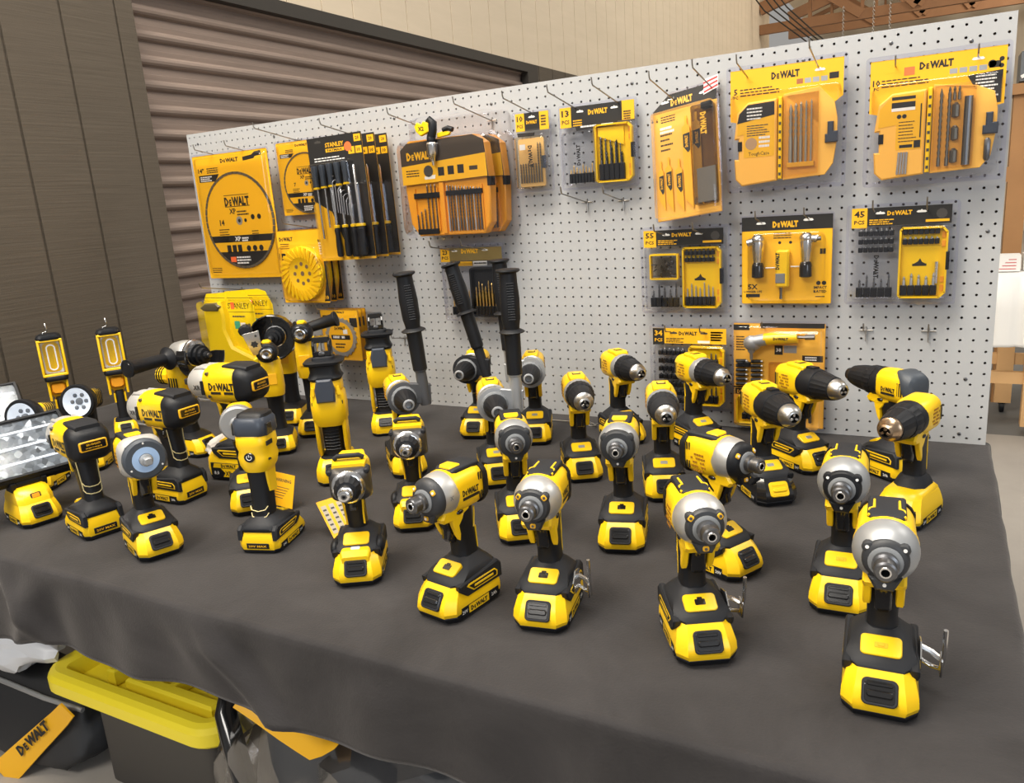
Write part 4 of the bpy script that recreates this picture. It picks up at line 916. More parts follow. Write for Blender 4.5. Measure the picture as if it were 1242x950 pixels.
def recip_saw():
    t = thing('reciprocating_saw'); battery(t, big=True)
    b = MB(); lay(b, [(54, -54, 46, 66, 10, 8), (62, -52, 44, 70, 12, 10), (72, -40, 32, 56, 14, 14)]); b.build('foot', BLK, t, smooth=40)
    b = MB(); b.secz([(66, 50, 44, 18, 0), (90, 46, 42, 18, 0), (150, 48, 44, 19, 2), (172, 52, 48, 20, 2)], 5); gr = b.build('grip', BLK, t, smooth=50)
    b = MB()
    for i in range(8): b.tube([(23, -16, 92 + 9 * i), (25.5, 0, 91 + 9 * i), (23, 16, 92 + 9 * i)], 1.3, 5)
    b.build('grip_rib', BLK, gr)
    b = MB(); b.secz([(160, 60, 64, 22, 2), (176, 72, 76, 24, 2), (216, 78, 78, 24, 2), (250, 74, 74, 24, 2), (258, 66, 68, 22, 2)], 5)
    for sy in (1, -1): b.prism([(-12, 72), (14, 72), (26, 100), (28, 176), (-20, 176), (-18, 110)], sy * 30 - 4.5, sy * 30 + 4.5, 2, 'xz')
    hs = b.build('motor_housing', YEL, t, smooth=40)
    for sy in (1, -1):
        b = MB(); b.box(26, 32, sy * 31 - 3, sy * 31 + 3, 222, 232, .5); b.build('vent', INK, hs)
    b = MB(); b.secz([(256, 62, 64, 20, 2), (262, 66, 70, 22, 2), (284, 66, 68, 22, 2), (292, 58, 62, 20, 2)], 5)
    b.prism([(-34, 250), (-24, 250), (-24, 272), (-30, 276)], 34, 38, .6, 'yz'); b.prism([(24, 250), (34, 250), (30, 276), (24, 272)], 34, 38, .6, 'yz'); b.build('front_collar', YEL, t, smooth=40)
    b = MB(); b.prism([(-20, 232), (20, 232), (22, 268), (16, 296), (-16, 296), (-22, 268)], 33, 47, 4, 'yz'); b.build('rafter_hook', mat('slate_plastic_head', (.045, .055, .075), .35), t, smooth=35)
    b = MB(); b.secz([(288, 64, 68, 22, 2), (296, 70, 76, 22, 2), (302, 66, 70, 22, 2), (312, 60, 64, 20, 2), (330, 62, 66, 20, 2), (334, 78, 84, 20, 2), (341, 80, 86, 20, 2), (345, 70, 74, 18, 2)], 5); b.build('rubber_boot', BLK, t, smooth=40)
    b = MB(); b.secz([(344, 46, 50, 12, 2), (352, 44, 48, 10, 2), (356, 34, 36, 8, 2)], 4); b.build('boot_neck', DGR, t, smooth=40)
    b = MB()
    for sy in (1, -1): b.prism([(-14, 352), (18, 352), (22, 386), (14, 400), (-8, 400), (-16, 388)], sy * 17 - 3, sy * 17 + 3, 1.2, 'xz')
    b.prism([(-20, 356), (20, 356), (19, 370), (-19, 370)], 14, 20, 1.5, 'yz'); b.prism([(-20, 392), (20, 392), (18, 408), (-18, 408)], 6, 16, 1.5, 'yz'); b.box(-12, 12, -17, 17, 398, 408, 2)
    b.build('shoe', BLKG, t, smooth=35)
    b = MB(); b.box(12, 14, -1, 1, 350, 394, .3); b.lathe([(16, 7), (21, 7), (22, 5)], 12, 0, 363); b.build('blade_clamp', STL, t)
    return t
def cut_off():
    t = thing('cut_off_tool'); battery(t); foot(t, 1); grip(t, accent=False)
    b = MB(); b.secx([(-56, 46, 50, 16, AX), (-48, 56, 60, 19, AX), (8, 58, 62, 20, AX), (22, 50, 54, 18, AX)], 5); b.build('motor_housing', YEL, t, smooth=40)
    b = MB(); b.lathe([(18, 26), (20, 34), (26, 36), (48, 36), (52, 33), (52, 27)], 34, 0, AX + 6); b.build('wheel_guard', LGR, t, smooth=35)
    b = MB(); b.lathe([(47, 24), (48, 27), (49.5, 27), (50, 24)], 32, 0, AX + 6); b.build('cutting_wheel', STL, t); b = MB(); b.lathe([(48, 16), (54, 16), (56, 12), (64, 9)], 20, 0, AX + 6); b.build('flange_nut', LGR, t)
    return t
# ------------------------------------------------------------------ where every tool stands (inches on the table; yaw of the nose in degrees)
def put(t, x, y, yaw, label, cat, group=None, s=1.03, sz=None):
    t.location = W(x, y, .035); t.rotation_euler = (0, 0, rad(yaw)); t.scale = (s, s, sz or s)
    for k in ('group',): 
        if k in t: del t[k]
    return tag(t, label, cat, group)
GI = 'impact drivers set out on the table'; GD = 'drill drivers set out on the table'; GH = 'hammer drills with tall side handles'
bump2 = mat('charcoal_bumper', (.028, .030, .034), .5)
DOME = mat('grey_cast_nose', (.36, .37, .38), .42, .5)
put(impact(rb=24, bumper=bump2, nose=DOME, led_on_face=False, bigtop=False, hook=1, style=1, band=True), 89.9, -40.9, -87, 'impact driver with grey nose and belt hook, standing at the front corner of the cloth', 'impact driver', GI, 1.05)
put(impact(rb=25, bumper=BLK, nose=DOME, led_on_face=False, bigtop=False, style=1), 87.3, -32.3, -88, 'impact driver with grey nose, directly behind the belt-hooked one at the front corner', 'impact driver', GI)
i3 = impact(rb=25, bumper=bump2, leds=STL, bigtop=False, hook=1, band=True)
put(i3, 80.7, -40.0, -60, 'impact driver with three yellow nose lamps, angled toward the front corner driver', 'impact driver', GI)
i5 = dup(i3)
put(i5, 71.8, -40.1, -80, 'impact driver with three yellow nose lamps, facing straight out over its belt hook', 'impact driver', GI)
put(impact(rb=30), 79.7, -30.7, -27, 'impact driver with long silver nose turned sideways over a black and yellow battery', 'impact driver', GI)
put(impact(bumper=bump2, rb=30.5), 66.1, -41.2, -100, 'impact driver in the front row turned to show the wordmark on its side', 'impact driver', GI)
i8 = impact(rb=29, nose=LGR, bumper=bump2, led_on_face=False, leds=WHT)
put(i8, 72.5, -29.1, -75, 'impact driver with black nose and tiny white lamps, in the row behind the hooked drivers', 'impact driver', GI)
put(dup(i8), 64.6, -30.3, -57, 'impact driver partly hidden by the hooked front driver, its nose at a silver side handle', 'impact driver', GI)
dA = drill(LGR)
put(dA, 64.2, -17.4, -59, 'drill driver with black chuck sleeve and steel tip, standing alone before the bare pegboard', 'drill', GD)
put(dup(dA), 64.2, -6.9, -44, 'drill driver against the bare pegboard, chuck pointing at the hanging cards', 'drill', GD)
put(drill(GRY, clutch=DGR, sleeve=DGR), 72.4, -19.3, -68, 'drill driver with grey ribbed chuck, its battery hidden behind a silver-nosed driver', 'drill', GD)
put(drill(LGR), 72.1, -7.4, -42, 'drill driver with light grey collar in front of the 34-piece bit card', 'drill', GD)
put(drill(BLK, wide=True, latch=True, blackbat=True, style=2), 80.2, -17.6, -55, 'drill driver with wide black ribbed clutch and yellow battery button', 'drill', GD)
put(drill(BLK, wide=True), 81.8, -9.9, -41, 'drill driver with long black collar before the right-angle bit card', 'drill', GD)
d39 = drill(BLK, noselector=True, tip=BLK, wordmark=True)
b = MB(); b.secx([(-70, 34, 40, 15, AX + 2), (-66, 52, 54, 20, AX + 2), (-58, 60, 62, 24, AX + 2), (-50, 59, 52, 22, AX + 9), (-40, 50, 24, 11, AX + 24), (-30, 36, 10, 4.5, AX + 30)], 5); b.build('rear_cap', mat('slate_rubber', (.05, .06, .075), .5), d39, smooth=40)
put(d39, 88.6, -9.7, 138, 'drill driver turned away from the aisle, its wordmark showing, by the end of the pegboard', 'drill', GD)
put(drill(BLK, noselector=True, tip=BRS, yfoot=True), 90.4, -18.9, -109, 'drill driver with brassy chuck jaws close behind the two grey-nosed corner drivers', 'drill', GD)
put(hammer_drill(1, 4, clamp=mat('graphite_clamp', (.07, .072, .078), .5), ring=YEL), 47.8, -21.3, -45, 'hammer drill with dark grey clamp and upright side handle, nearest the saw blades card', 'hammer drill', GH)
put(hammer_drill(1, 14, clamp=DGR), 48.6, -8.8, -76, 'hammer drill whose side handle leans across the 23-piece bit card', 'hammer drill', GH)
put(hammer_drill(1, 0, clamp=LGR), 57.5, -20.9, -55, 'hammer drill with bright silver clamp carrying the tall handle in front', 'hammer drill', GH)
put(hammer_drill(-1, 2, clamp=LGR), 55.6, -9.1, -67, 'hammer drill standing behind the bright silver clamp, its handle half covered', 'hammer drill', GH)
sg = screwgun()
put(sg, 57.2, -39.8, -59, 'drywall screwgun with a printed card tag tied to its grip', 'screwgun', 'drywall screwguns')
put(dup(sg), 55.8, -31.1, -60, 'drywall screwgun without a tag, behind the tagged one', 'screwgun', 'drywall screwguns')
w14 = wrench()
put(wrench(True), 32.6, -27.6, 187, 'large impact wrench seen from its side, beside crumpled wrap, with the thickest battery', 'impact wrench', 'large impact wrenches', 1.14)
put(w14, 31.2, -34.0, 180, 'large impact wrench with its rear plate turned to the aisle, between the other two wrenches', 'impact wrench', 'large impact wrenches')
put(dup(w14), 30.6, -41.8, 166, 'large impact wrench beside the tilted flood light, back turned to the aisle', 'impact wrench', 'large impact wrenches', 1.02, .98)
put(compact_wrench(), 39.0, -42.6, -22, 'compact impact wrench with a pale blue ring around its anvil', 'impact wrench', None, 1.05)
put(rear_tool(), 47.3, -38.2, 107, 'upright power tool seen from the back with a round power button', 'power tool', None, 1.03, .86)
put(cut_off(), 39.7, -33.2, -45, 'cut-off tool with a round grey guard, mostly hidden behind the tool with power button', 'cut-off tool')
put(grinder(-1, 0), 21.4, -23.8, 2, 'angle grinder with its black side handle pointing at the aisle', 'angle grinder', 'angle grinders', 1.02)
put(grinder(1, 14, (-262, 96)), 23.6, -10.8, -64, 'angle grinder with black guard facing the aisle, in front of the yellow packs', 'angle grinder', 'angle grinders', 1.02)
put(osc_with_plate(), 30.2, -19.8, -50, 'oscillating multi-tool holding a silver blade plate, behind the side-on wrench', 'multi-tool', 'oscillating multi-tools', 1.02, .95)
put(multi_tool(), 29.6, -13.6, -60, 'oscillating multi-tool with a yellow lever, half behind a reciprocating saw', 'multi-tool', 'oscillating multi-tools')
rs = recip_saw()
put(rs, 42.5, -25.0, -56, 'reciprocating saw standing upright behind the tagged screwgun', 'reciprocating saw', 'reciprocating saws', 1.05, .84)
put(dup(rs), 37.6, -10.8, -55, 'reciprocating saw standing upright near the saw blades card on the pegboard', 'reciprocating saw', 'reciprocating saws', 1.03, .83)
al = area_light()
put(al, .2, -24.6, -30, 'upright area light by the dark wall, above the round spot light', 'work light', 'upright area lights', .84)
put(dup(al), 5.2, -20.4, -34, 'upright area light next to the angle grinder handle', 'work light', 'upright area lights', .84)
fl = flood_light()
put(fl, 22.6, -42.2, -12, 'flood light panel tilted up at the front of the table', 'flood light', 'flood lights')
put(dup(fl), 3.0, -35.5, -20, 'flood light panel mostly hidden behind the round spot light', 'flood light', 'flood lights')
sl = spot_light(6)
put(sl, 14.8, -36.2, -60, 'spot light with white lens in front of the flood light panels', 'spot light', 'spot lights', .9, .98)
put(dup(sl), 14.1, -30.4, -54, 'spot light whose round lens shows above a large wrench, by the dark wall', 'spot light', 'spot lights', .9, .98)
def crumple(name, loc, rx, ry, rz, m, label, cat, seed, amp=.3, sub=3, fac=2.4, boxy=1.):
    bm = bmesh.new(); bmesh.ops.create_icosphere(bm, subdivisions=sub, radius=1)
    for v in bm.verts:
        p = v.co.copy(); n_ = mnoise.noise(p * fac + Vector((seed, 0, 0))) + .5 * abs(mnoise.noise(p * fac * 2.7 + Vector((0, seed, 0))))
        k = 1 + amp * n_
        if boxy != 1: p = Vector([math.copysign(abs(c) ** boxy, c) for c in p]); p *= .92
        q = Vector((p.x * rx * k, p.y * ry * k, max(-.93, p.z) * rz * k)); q.z = max(q.z, -rz * .93)
        v.co = q
    me = bpy.data.meshes.new(name); bm.to_mesh(me); bm.free(); me.materials.append(m)
    me.polygons.foreach_set('use_smooth', [True] * len(me.polygons)); me.set_sharp_from_angle(angle=rad(22))
    o = bpy.data.objects.new(name, me); COL.objects.link(o); o.location = loc
    return tag(o, label, cat)
WRAPW = mat('milky_wrap', (.72, .68, .63), .35, bump=.4, bscale=60)
crumple('plastic_wrap', W(27.6, -24.6, 1.35), .050, .050, .036, WRAPW, 'crumpled pale plastic wrap beside the battery of the side-on impact wrench', 'wrap', 3.1, .42)
# printed cards tied to tools
def tag_card(name, q, label, mats_, draw):
    A, B_, Cc, D = [W(*p) for p in q]         # bottom start, bottom end, top end, top start
    o = thing(name, A, 0, label, 'tag')
    X = (B_ - A); Y = (D - A); wd, hg = X.length / MM, Y.length / MM
    M = rotm((0, 0, 0), X, X.cross(Y)); 
    b = MB().xf(Matrix.Scale(1, 4) @ M); b.mt(0); b.box(0, wd, 0, hg, -.4, .4); draw(b, wd, hg)
    b.build('printed_card', mats_, o, smooth=0)
    return o
def d1(b, w_, h_):
    for i in range(4):
        b.mt(1); u = w_ * (.06 + .24 * i)
        b.box(u, u + w_ * .15, h_ * .12, h_ * .86, .5, .7)
        b.mt(2)
        for k in range(5): b.box(u + w_ * .02, u + w_ * .12, h_ * (.2 + .13 * k), h_ * (.2 + .13 * k) + h_ * .045, .8, 1.0)
o = tag_card('hang_tag', [(51.9, -36.6, .12), (52.9, -34.0, .12), (50.4, -34.4, 2.3), (49.4, -37.0, 2.3)], 'printed yellow card tag with grey panels leaning beside the front screwgun', [YELC, mat('tag_grey', (.45, .40, .32), .6), INKG], d1)
b = MB().tube([(0, 0, 0)] + [tuple((W(*q) - o.location) / MM) for q in ((54.4, -36.2, 2.4), (56.0, -37.6, 3.2))], 1.1, 6); b.build('tie_cord', BLK, o, smooth=60)
def d2(b, w_, h_):
    b.mt(1); b.text('WARNING', (w_ * .5, h_ * .74, .7), (1, 0, 0), (0, 1, 0), h_ * .10, fit=w_ * .75)
    for k in range(5): b.box(w_ * .16, w_ * (.8 - .06 * k), h_ * (.56 - .08 * k), h_ * (.56 - .08 * k) + h_ * .02, .5, .7)
tag_card('hang_tag', [(41.2, -32.6, .12), (44.2, -33.0, .12), (43.6, -32.2, 2.8), (40.7, -31.8, 2.8)], 'plain yellow card tag standing behind the tool with the power button', [YELC, INKG], d2)
# hooks left lying on the cloth
t = thing('loose_peg_hook', W(59.2, -3.4, .1), 0, 'loose wire peg hook lying on the cloth between two drills', 'peg hook')
b = MB().tube([(-140, 10, 2), (-60, 6, 3), (0, 0, 3), (22, -8, 4), (34, -6, 12), (36, 2, 18)], 1.8, 7); b.build('wire_arm', WIRE, t, smooth=60)
b = MB().tube([(-20, 26, 2), (8, 4, 3), (26, -20, 4), (14, -34, 8), (2, -28, 12)], 1.8, 7); b.build('cross_bar', WIRE, t, smooth=60)
# ------------------------------------------------------------------ carded tools on the pegboard (u across, v up, t towards the aisle, all mm)
class PB(MB):
    def setup(s, w_): s.w = w_; return s
    def P(s, u, v, t): return (u - s.w / 2, -t, v)
    def rect(s, u0, u1, v0, v1, t): return s.add([s.P(u0, v0, t), s.P(u1, v0, t), s.P(u1, v1, t), s.P(u0, v1, t)], [(0, 1, 2, 3)], True)
    def poly(s, pts, t): return s.add([s.P(u, v, t) for u, v in pts], [tuple(range(len(pts)))], True)
    def slab(s, o, t0, t1, b=0.):           # outline in (u, v)
        rg = [(o, t0), (o, t1 - b), (inset(o, b), t1)] if b else [(o, t0), (o, t1)]
        return s.loft([[s.P(u, v, t) for u, v in q] for q, t in rg])
    def bx(s, u0, u1, v0, v1, t0, t1, b=0.): return s.slab([(u0, v0), (u1, v0), (u1, v1), (u0, v1)], t0, t1, b)
    def rb(s, u0, u1, v0, v1, r, t0, t1, b=0.): return s.slab(rr(u1 - u0, v1 - v0, r, 4, (u0 + u1) / 2, (v0 + v1) / 2), t0, t1, b)
    def tx(s, txt, u, v, size, t, fit=None, bold=.03, up=False):
        return s.text(txt, s.P(u, v, t), (0, 0, 1) if up else (1, 0, 0), (-1, 0, 0) if up else (0, 0, 1), size, fit=fit, bold=bold)
    def lg(s, u, v, size, width, t): return s.logo(s.P(u, v, t), (1, 0, 0), (0, 0, 1), size, width)
    def lgup(s, u, v, size, width, t, dn=False): return s.logo(s.P(u, v, t), (0, 0, -1) if dn else (0, 0, 1), (1, 0, 0) if dn else (-1, 0, 0), size, width)
    def lines(s, u, v, n, wd, lh, step, t, seed=1):
        r = random.Random(seed)
        for i in range(n):
            x = u; e = u + wd * (.7 + .3 * r.random())
            while x < e:
                k = wd * (.06 + .12 * r.random()); s.rect(x, min(e, x + k), v - i * step, v - i * step + lh, t); x += k + wd * .02
        return s
    def shank(s, u, v0, v1, r, t, flute=.6, rev=False, n=7):
        """twist bit standing in the pack: smooth shank, twisted flute"""
        L = v1 - v0; prof = [(v0, r * .6), (v0 + .5, r)]
        f0 = v0 + L * (1 - flute)
        prof.append((f0, r)); k = max(4, int((v1 - f0) / (r * 1.7))); 
        for i in range(1, k): prof.append((f0 + (v1 - f0) * i / k, r * (.62 if i % 2 else 1)))
        prof.append((v1, r * .15))
        if rev: prof = [(v0 + v1 - z, q) for z, q in reversed(prof)]
        return s.loft([[s.P(u + q * cos(2 * PI * i / n), z, t + q * sin(2 * PI * i / n)) for i in range(n)] for z, q in prof])
    def rod(s, u0, v0, u1, v1, r, t, n=8, t1=None):
        return s.tube([s.P(u0, v0, t), s.P(u1, v1, t if t1 is None else t1)], r, n)
    def cyl(s, prof, u, t, n=12):           # (v, r) upright turned part
        return s.loft([[s.P(u + q * cos(2 * PI * i / n), z, t + q * sin(2 * PI * i / n)) for i in range(n)] for z, q in prof])
class Pack:
    def __init__(s, name, x0, x1, z0, z1, d, label, cat, group=None, roll=0., yaw=0., pitch=0.):
        s.w, s.h = (x1 - x0) * 25.4, (z1 - z0) * 25.4
        s.t = thing(name, W((x0 + x1) / 2, -d, z0), 0, label, cat, group); s.t.rotation_euler = (rad(pitch), rad(roll), rad(yaw))
    def mb(s): return PB().setup(s.w)
    def part(s, nm, b, mats, parent=None, smooth=30): return b.build(nm, mats, parent or s.t, smooth=smooth)
    def shell(s, u0, u1, v0, v1, t0, t1, r=12, b=6, m=None, nm='clear_blister'):
        b_ = s.mb(); o = rr(u1 - u0, v1 - v0, r, 4, (u0 + u1) / 2, (v0 + v1) / 2)
        b_.loft([[b_.P(u, v, t) for u, v in q] for q, t in ((inset(o, -1.5), t0), (o, t0 + 1), (inset(o, b * .35), t1 - b * .6), (inset(o, b), t1))], False, True)
        return s.part(nm, b_, m or CLR, smooth=40)
    def flange(s, t=0., grow=6, r=10, wd=7):
        b_ = s.mb(); o = rr(s.w + 2 * grow, s.h + 2 * grow, r, 4, s.w / 2, s.h / 2)
        b_.loft([[b_.P(u, v, q) for u, v in k] for k, q in ((o, t), (o, t + 1.2), (inset(o, wd), t + 1.6), (inset(o, wd), t + .2))], False, False)
        return s.part('clear_flange', b_, FLG, smooth=40)
INKW = [YELC, INK, WHT, INKG, LGR, ORS, GRN]      # card 0, black 1, white 2, grey 3, silver 4, sticker 5, green 6
def card(p, draw, r=6, t=.8, mats_=INKW, nm='backing_card'):
    b = p.mb(); b.mt(0); b.slab(rr(p.w, p.h, r, 4, p.w / 2, p.h / 2), 0, t)
    draw(b, t + .25); return p.part(nm, b, mats_, smooth=0)
def hang_hole(b, u, v, t, m=2, k=1.):
    b.mt(m); b.poly([(u - 13 * k, v), (u - 9 * k, v + 4 * k), (u - 3 * k, v + 4 * k), (u, v + 7 * k), (u + 3 * k, v + 4 * k), (u + 9 * k, v + 4 * k), (u + 13 * k, v), (u + 9 * k, v - 2 * k), (u - 9 * k, v - 2 * k)], t)

# --- circular blades on tall yellow cards
def blade_card(x0, x1, z0, z1, d, dia, cu, cv, label, big, group):
    p = Pack('blade_pack', x0, x1, z0, z1, d, label, 'blade pack', group); w_, h_ = p.w, p.h; R = dia / 2
    def dr(b, t):
        b.mt(1); b.lg(w_ * .5, h_ * .93, h_ * .030, w_ * .24, t); k = w_ / 345
        if big:
            b.poly([(w_ * .68, h_ * .925), (w_ * .82, h_ * .935), (w_ * .84, h_ * .95), (w_ * .92, h_ * .955), (w_ * .92, h_ * .99), (w_ * .84, h_ * .985), (w_ * .80, h_ * .965), (w_ * .68, h_ * .955)], t)
            b.tx('14"', w_ * .10, h_ * .865, h_ * .034, t, fit=w_ * .08)
        else: b.rect(w_ * .66, w_ * .9, h_ * .945, h_ * .965, t)
        b.lines(w_ * .18, h_ * .89, 3, w_ * .2, h_ * .008, h_ * .016, t, 3)
        b.mt(1); b.poly([(w_ * .06, h_ * .79), (w_ * .28, h_ * .79), (w_ * .34, h_ * .845), (w_ * .06, h_ * .845)], t); b.mt(2); b.lines(w_ * .08, h_ * .826, 3, w_ * .18, h_ * .008, h_ * .015, t + .2, 5)
        b.mt(1); b.lines(w_ * .05, h_ * .08, 3, w_ * .16, h_ * .007, h_ * .016, t, 9)
    card(p, dr)
    b = p.mb().mt(0); n = 44; C_ = (w_ * cu, h_ * cv)
    for i in range(n):
        a0, a1 = 2 * PI * i / n, 2 * PI * (i + .9) / n
        b.add([b.P(C_[0] + r * cos(a), C_[1] + r * sin(a), t) for t in (1.5, 5) for r, a in ((R * .95, a0), (R, a0), (R, a1), (R * .95, a1))], [(4, 5, 6, 7), (0, 1, 5, 4), (1, 2, 6, 5), (2, 3, 7, 6), (3, 0, 4, 7)])
    rim = p.part('diamond_rim', b, [mat('sintered_rim', (.12, .10, .07), .5, .2)], smooth=0)
    b = p.mb().mt(0); b.slab(circ(R * .965, 56, *C_), 1.2, 3.6)
    t = 3.9; dm = R * 2; cx, cy = C_
    b.mt(1); b.lg(cx, cy + dm * .16, dm * .085, dm * .36, t); b.rect(cx - dm * .18, cx + dm * .18, cy + dm * .145, cy + dm * .152, t); b.rect(cx - dm * .18, cx + dm * .18, cy + dm * .262, cy + dm * .268, t)
    b.tx('XP', cx - dm * .08, cy + dm * .075, dm * .055, t, fit=dm * .1); b.lines(cx - dm * .02, cy + dm * .085, 2, dm * .18, dm * .016, dm * .03, t, 4)
    b.mt(1); b.tx('14' if big else '7', cx - dm * .26, cy - dm * .04, dm * .06, t); b.lines(cx - dm * .32, cy - dm * .09, 6, dm * .16, dm * .01, dm * .026, t, 6); b.lines(cx + dm * .16, cy - dm * .12, 4, dm * .12, dm * .01, dm * .026, t, 8)
    for k in (0, 1): b.poly(circ(dm * .028, 10, cx + dm * (.2 + .09 * k), cy + dm * .03), t)
    b.mt(4); b.poly(circ(dm * .045, 16, cx, cy), t); b.mt(1); b.poly(circ(dm * .02, 10, cx, cy), t + .2); b.poly(circ(dm * .02, 8, cx + dm * .09, cy), t)
    b.mt(1); hw = lambda q: (R * R * .93 - q * q) ** .5
    b.poly([(cx - hw(dm * .22), cy - dm * .22), (cx + hw(dm * .22), cy - dm * .22), (cx + hw(dm * .15), cy - dm * .15), (cx - hw(dm * .15), cy - dm * .15)], t)
    b.mt(2); b.tx('XP', cx - dm * .06, cy - dm * .207, dm * .045, t + .2, fit=dm * .09); b.lines(cx, cy - dm * .19, 2, dm * .12, dm * .016, dm * .025, t + .2, 7)
    b.mt(1)
    for q in range(3): b.rect(cx - dm * .24 + q * dm * .08, cx - dm * .18 + q * dm * .08, cy - dm * .33, cy - dm * .25, t)
    for q in range(3): b.poly(circ(dm * .032, 9, cx + dm * (.08 + .09 * q), cy - dm * .29), t)
    b.mt(1); b.poly([(cx + R * .96 * cos(rad(a)), cy + R * .96 * sin(rad(a))) for a in range(222, 319, 6)], t)
    b.mt(2); b.lines(cx - dm * .12, cy - dm * .39, 3, dm * .24, dm * .016, dm * .03, t + .2, 11)
    if big: b.mt(5); b.rect(cx - dm * .21, cx - dm * .13, cy - dm * .43, cy - dm * .375, t + .2)
    p.part('blade_disc', b, INKW, rim, smooth=0)
    p.shell(w_ * .03, w_ * .97, h_ * .03, h_ * .985, .5, 13, 16, 7); p.flange(); return p
GB = 'carded blades at the dark end of the pegboard'
blade_card(2.7, 16.4, 16.6, 32.8, 2.0, 318, .53, .465, 'tall yellow card with a 14-inch segmented cutting blade, at the dark end of the pegboard', True, GB)
blade_card(17.2, 25.6, 24.3, 33.2, 1.2, 188, .53, .43, 'smaller yellow card with a cutting blade half behind the carded hex keys and screwdrivers', False, GB)
# --- turbo cup wheels, three deep
def cup(i, label):
    p = Pack('grinding_wheel_pack', 17.4 + .0 * i, 25.0, 13.4, 22.5, 3.4 - 1.25 * i, label, 'grinding wheel pack', 'cup wheels hung one behind another')
    w_, h_ = p.w, p.h
    def dr(b, t):
        b.mt(1); b.lg(w_ * .2, h_ * .86, h_ * .05, w_ * .3, t); b.lines(w_ * .06, h_ * .81, 3, w_ * .2, h_ * .012, h_ * .03, t, 2); b.rect(w_ * .06, w_ * .16, h_ * .6, h_ * .69, t)
        b.poly([(w_ * .88, h_ * .86), (w_, h_ * .86), (w_, h_ * .02), (w_ * .88, h_ * .02), (w_ * .96, h_ * .3), (w_ * .96, h_ * .6)], t)
        b.mt(2); b.lines(w_ * .90, h_ * .8, 5, w_ * .07, h_ * .02, h_ * .035, t + .2, 3); b.mt(0); b.tx('10', w_ * .94, h_ * .05, h_ * .05, t + .2)
    card(p, dr)
    b = p.mb(); cx, cy, R = w_ * .52, h_ * .41, h_ * .37
    b.loft([[b.P(cx + r * cos(2 * PI * k / 40), cy + r * sin(2 * PI * k / 40), t) for k in range(40)] for r, t in ((R, 1), (R, 12), (R * .9, 18), (R * .62, 18), (R * .5, 12), (R * .12, 11))])
    wl = p.part('cup_body', b, ORNG if False else YEL, smooth=40)
    b = p.mb()
    for k in range(26):
        a = 2 * PI * k / 26
        q = [(R * .60, a), (R * .62, a + .10), (R * 1.0, a + .34), (R * 1.0, a + .22)]
        b.loft([[b.P(cx + r * cos(x), cy + r * sin(x), t) for r, x in q] for t in (17, 20.5)])
    p.part('turbo_rib', b, YEL, wl, smooth=0)
    b = p.mb().mt(0)
    for k in range(8): a = 2 * PI * k / 8; b.poly(circ(R * .075, 9, cx + R * .36 * cos(a), cy + R * .36 * sin(a)), 12.6)
    b.poly(circ(R * .09, 12, cx, cy), 11.6); p.part('vent_hole', b, [CARD], wl, smooth=0)
    p.shell(w_ * .05, w_ * .95, h_ * .03, h_ * .8, .5, 24, 20, 9); p.flange(); return p
for i, l in enumerate(('yellow turbo cup wheel card below the small blade card, front of three', 'yellow cup wheel card hung second, its clear edge showing past the front one', 'yellow cup wheel card at the back of three, against the pegboard')): cup(i, l)
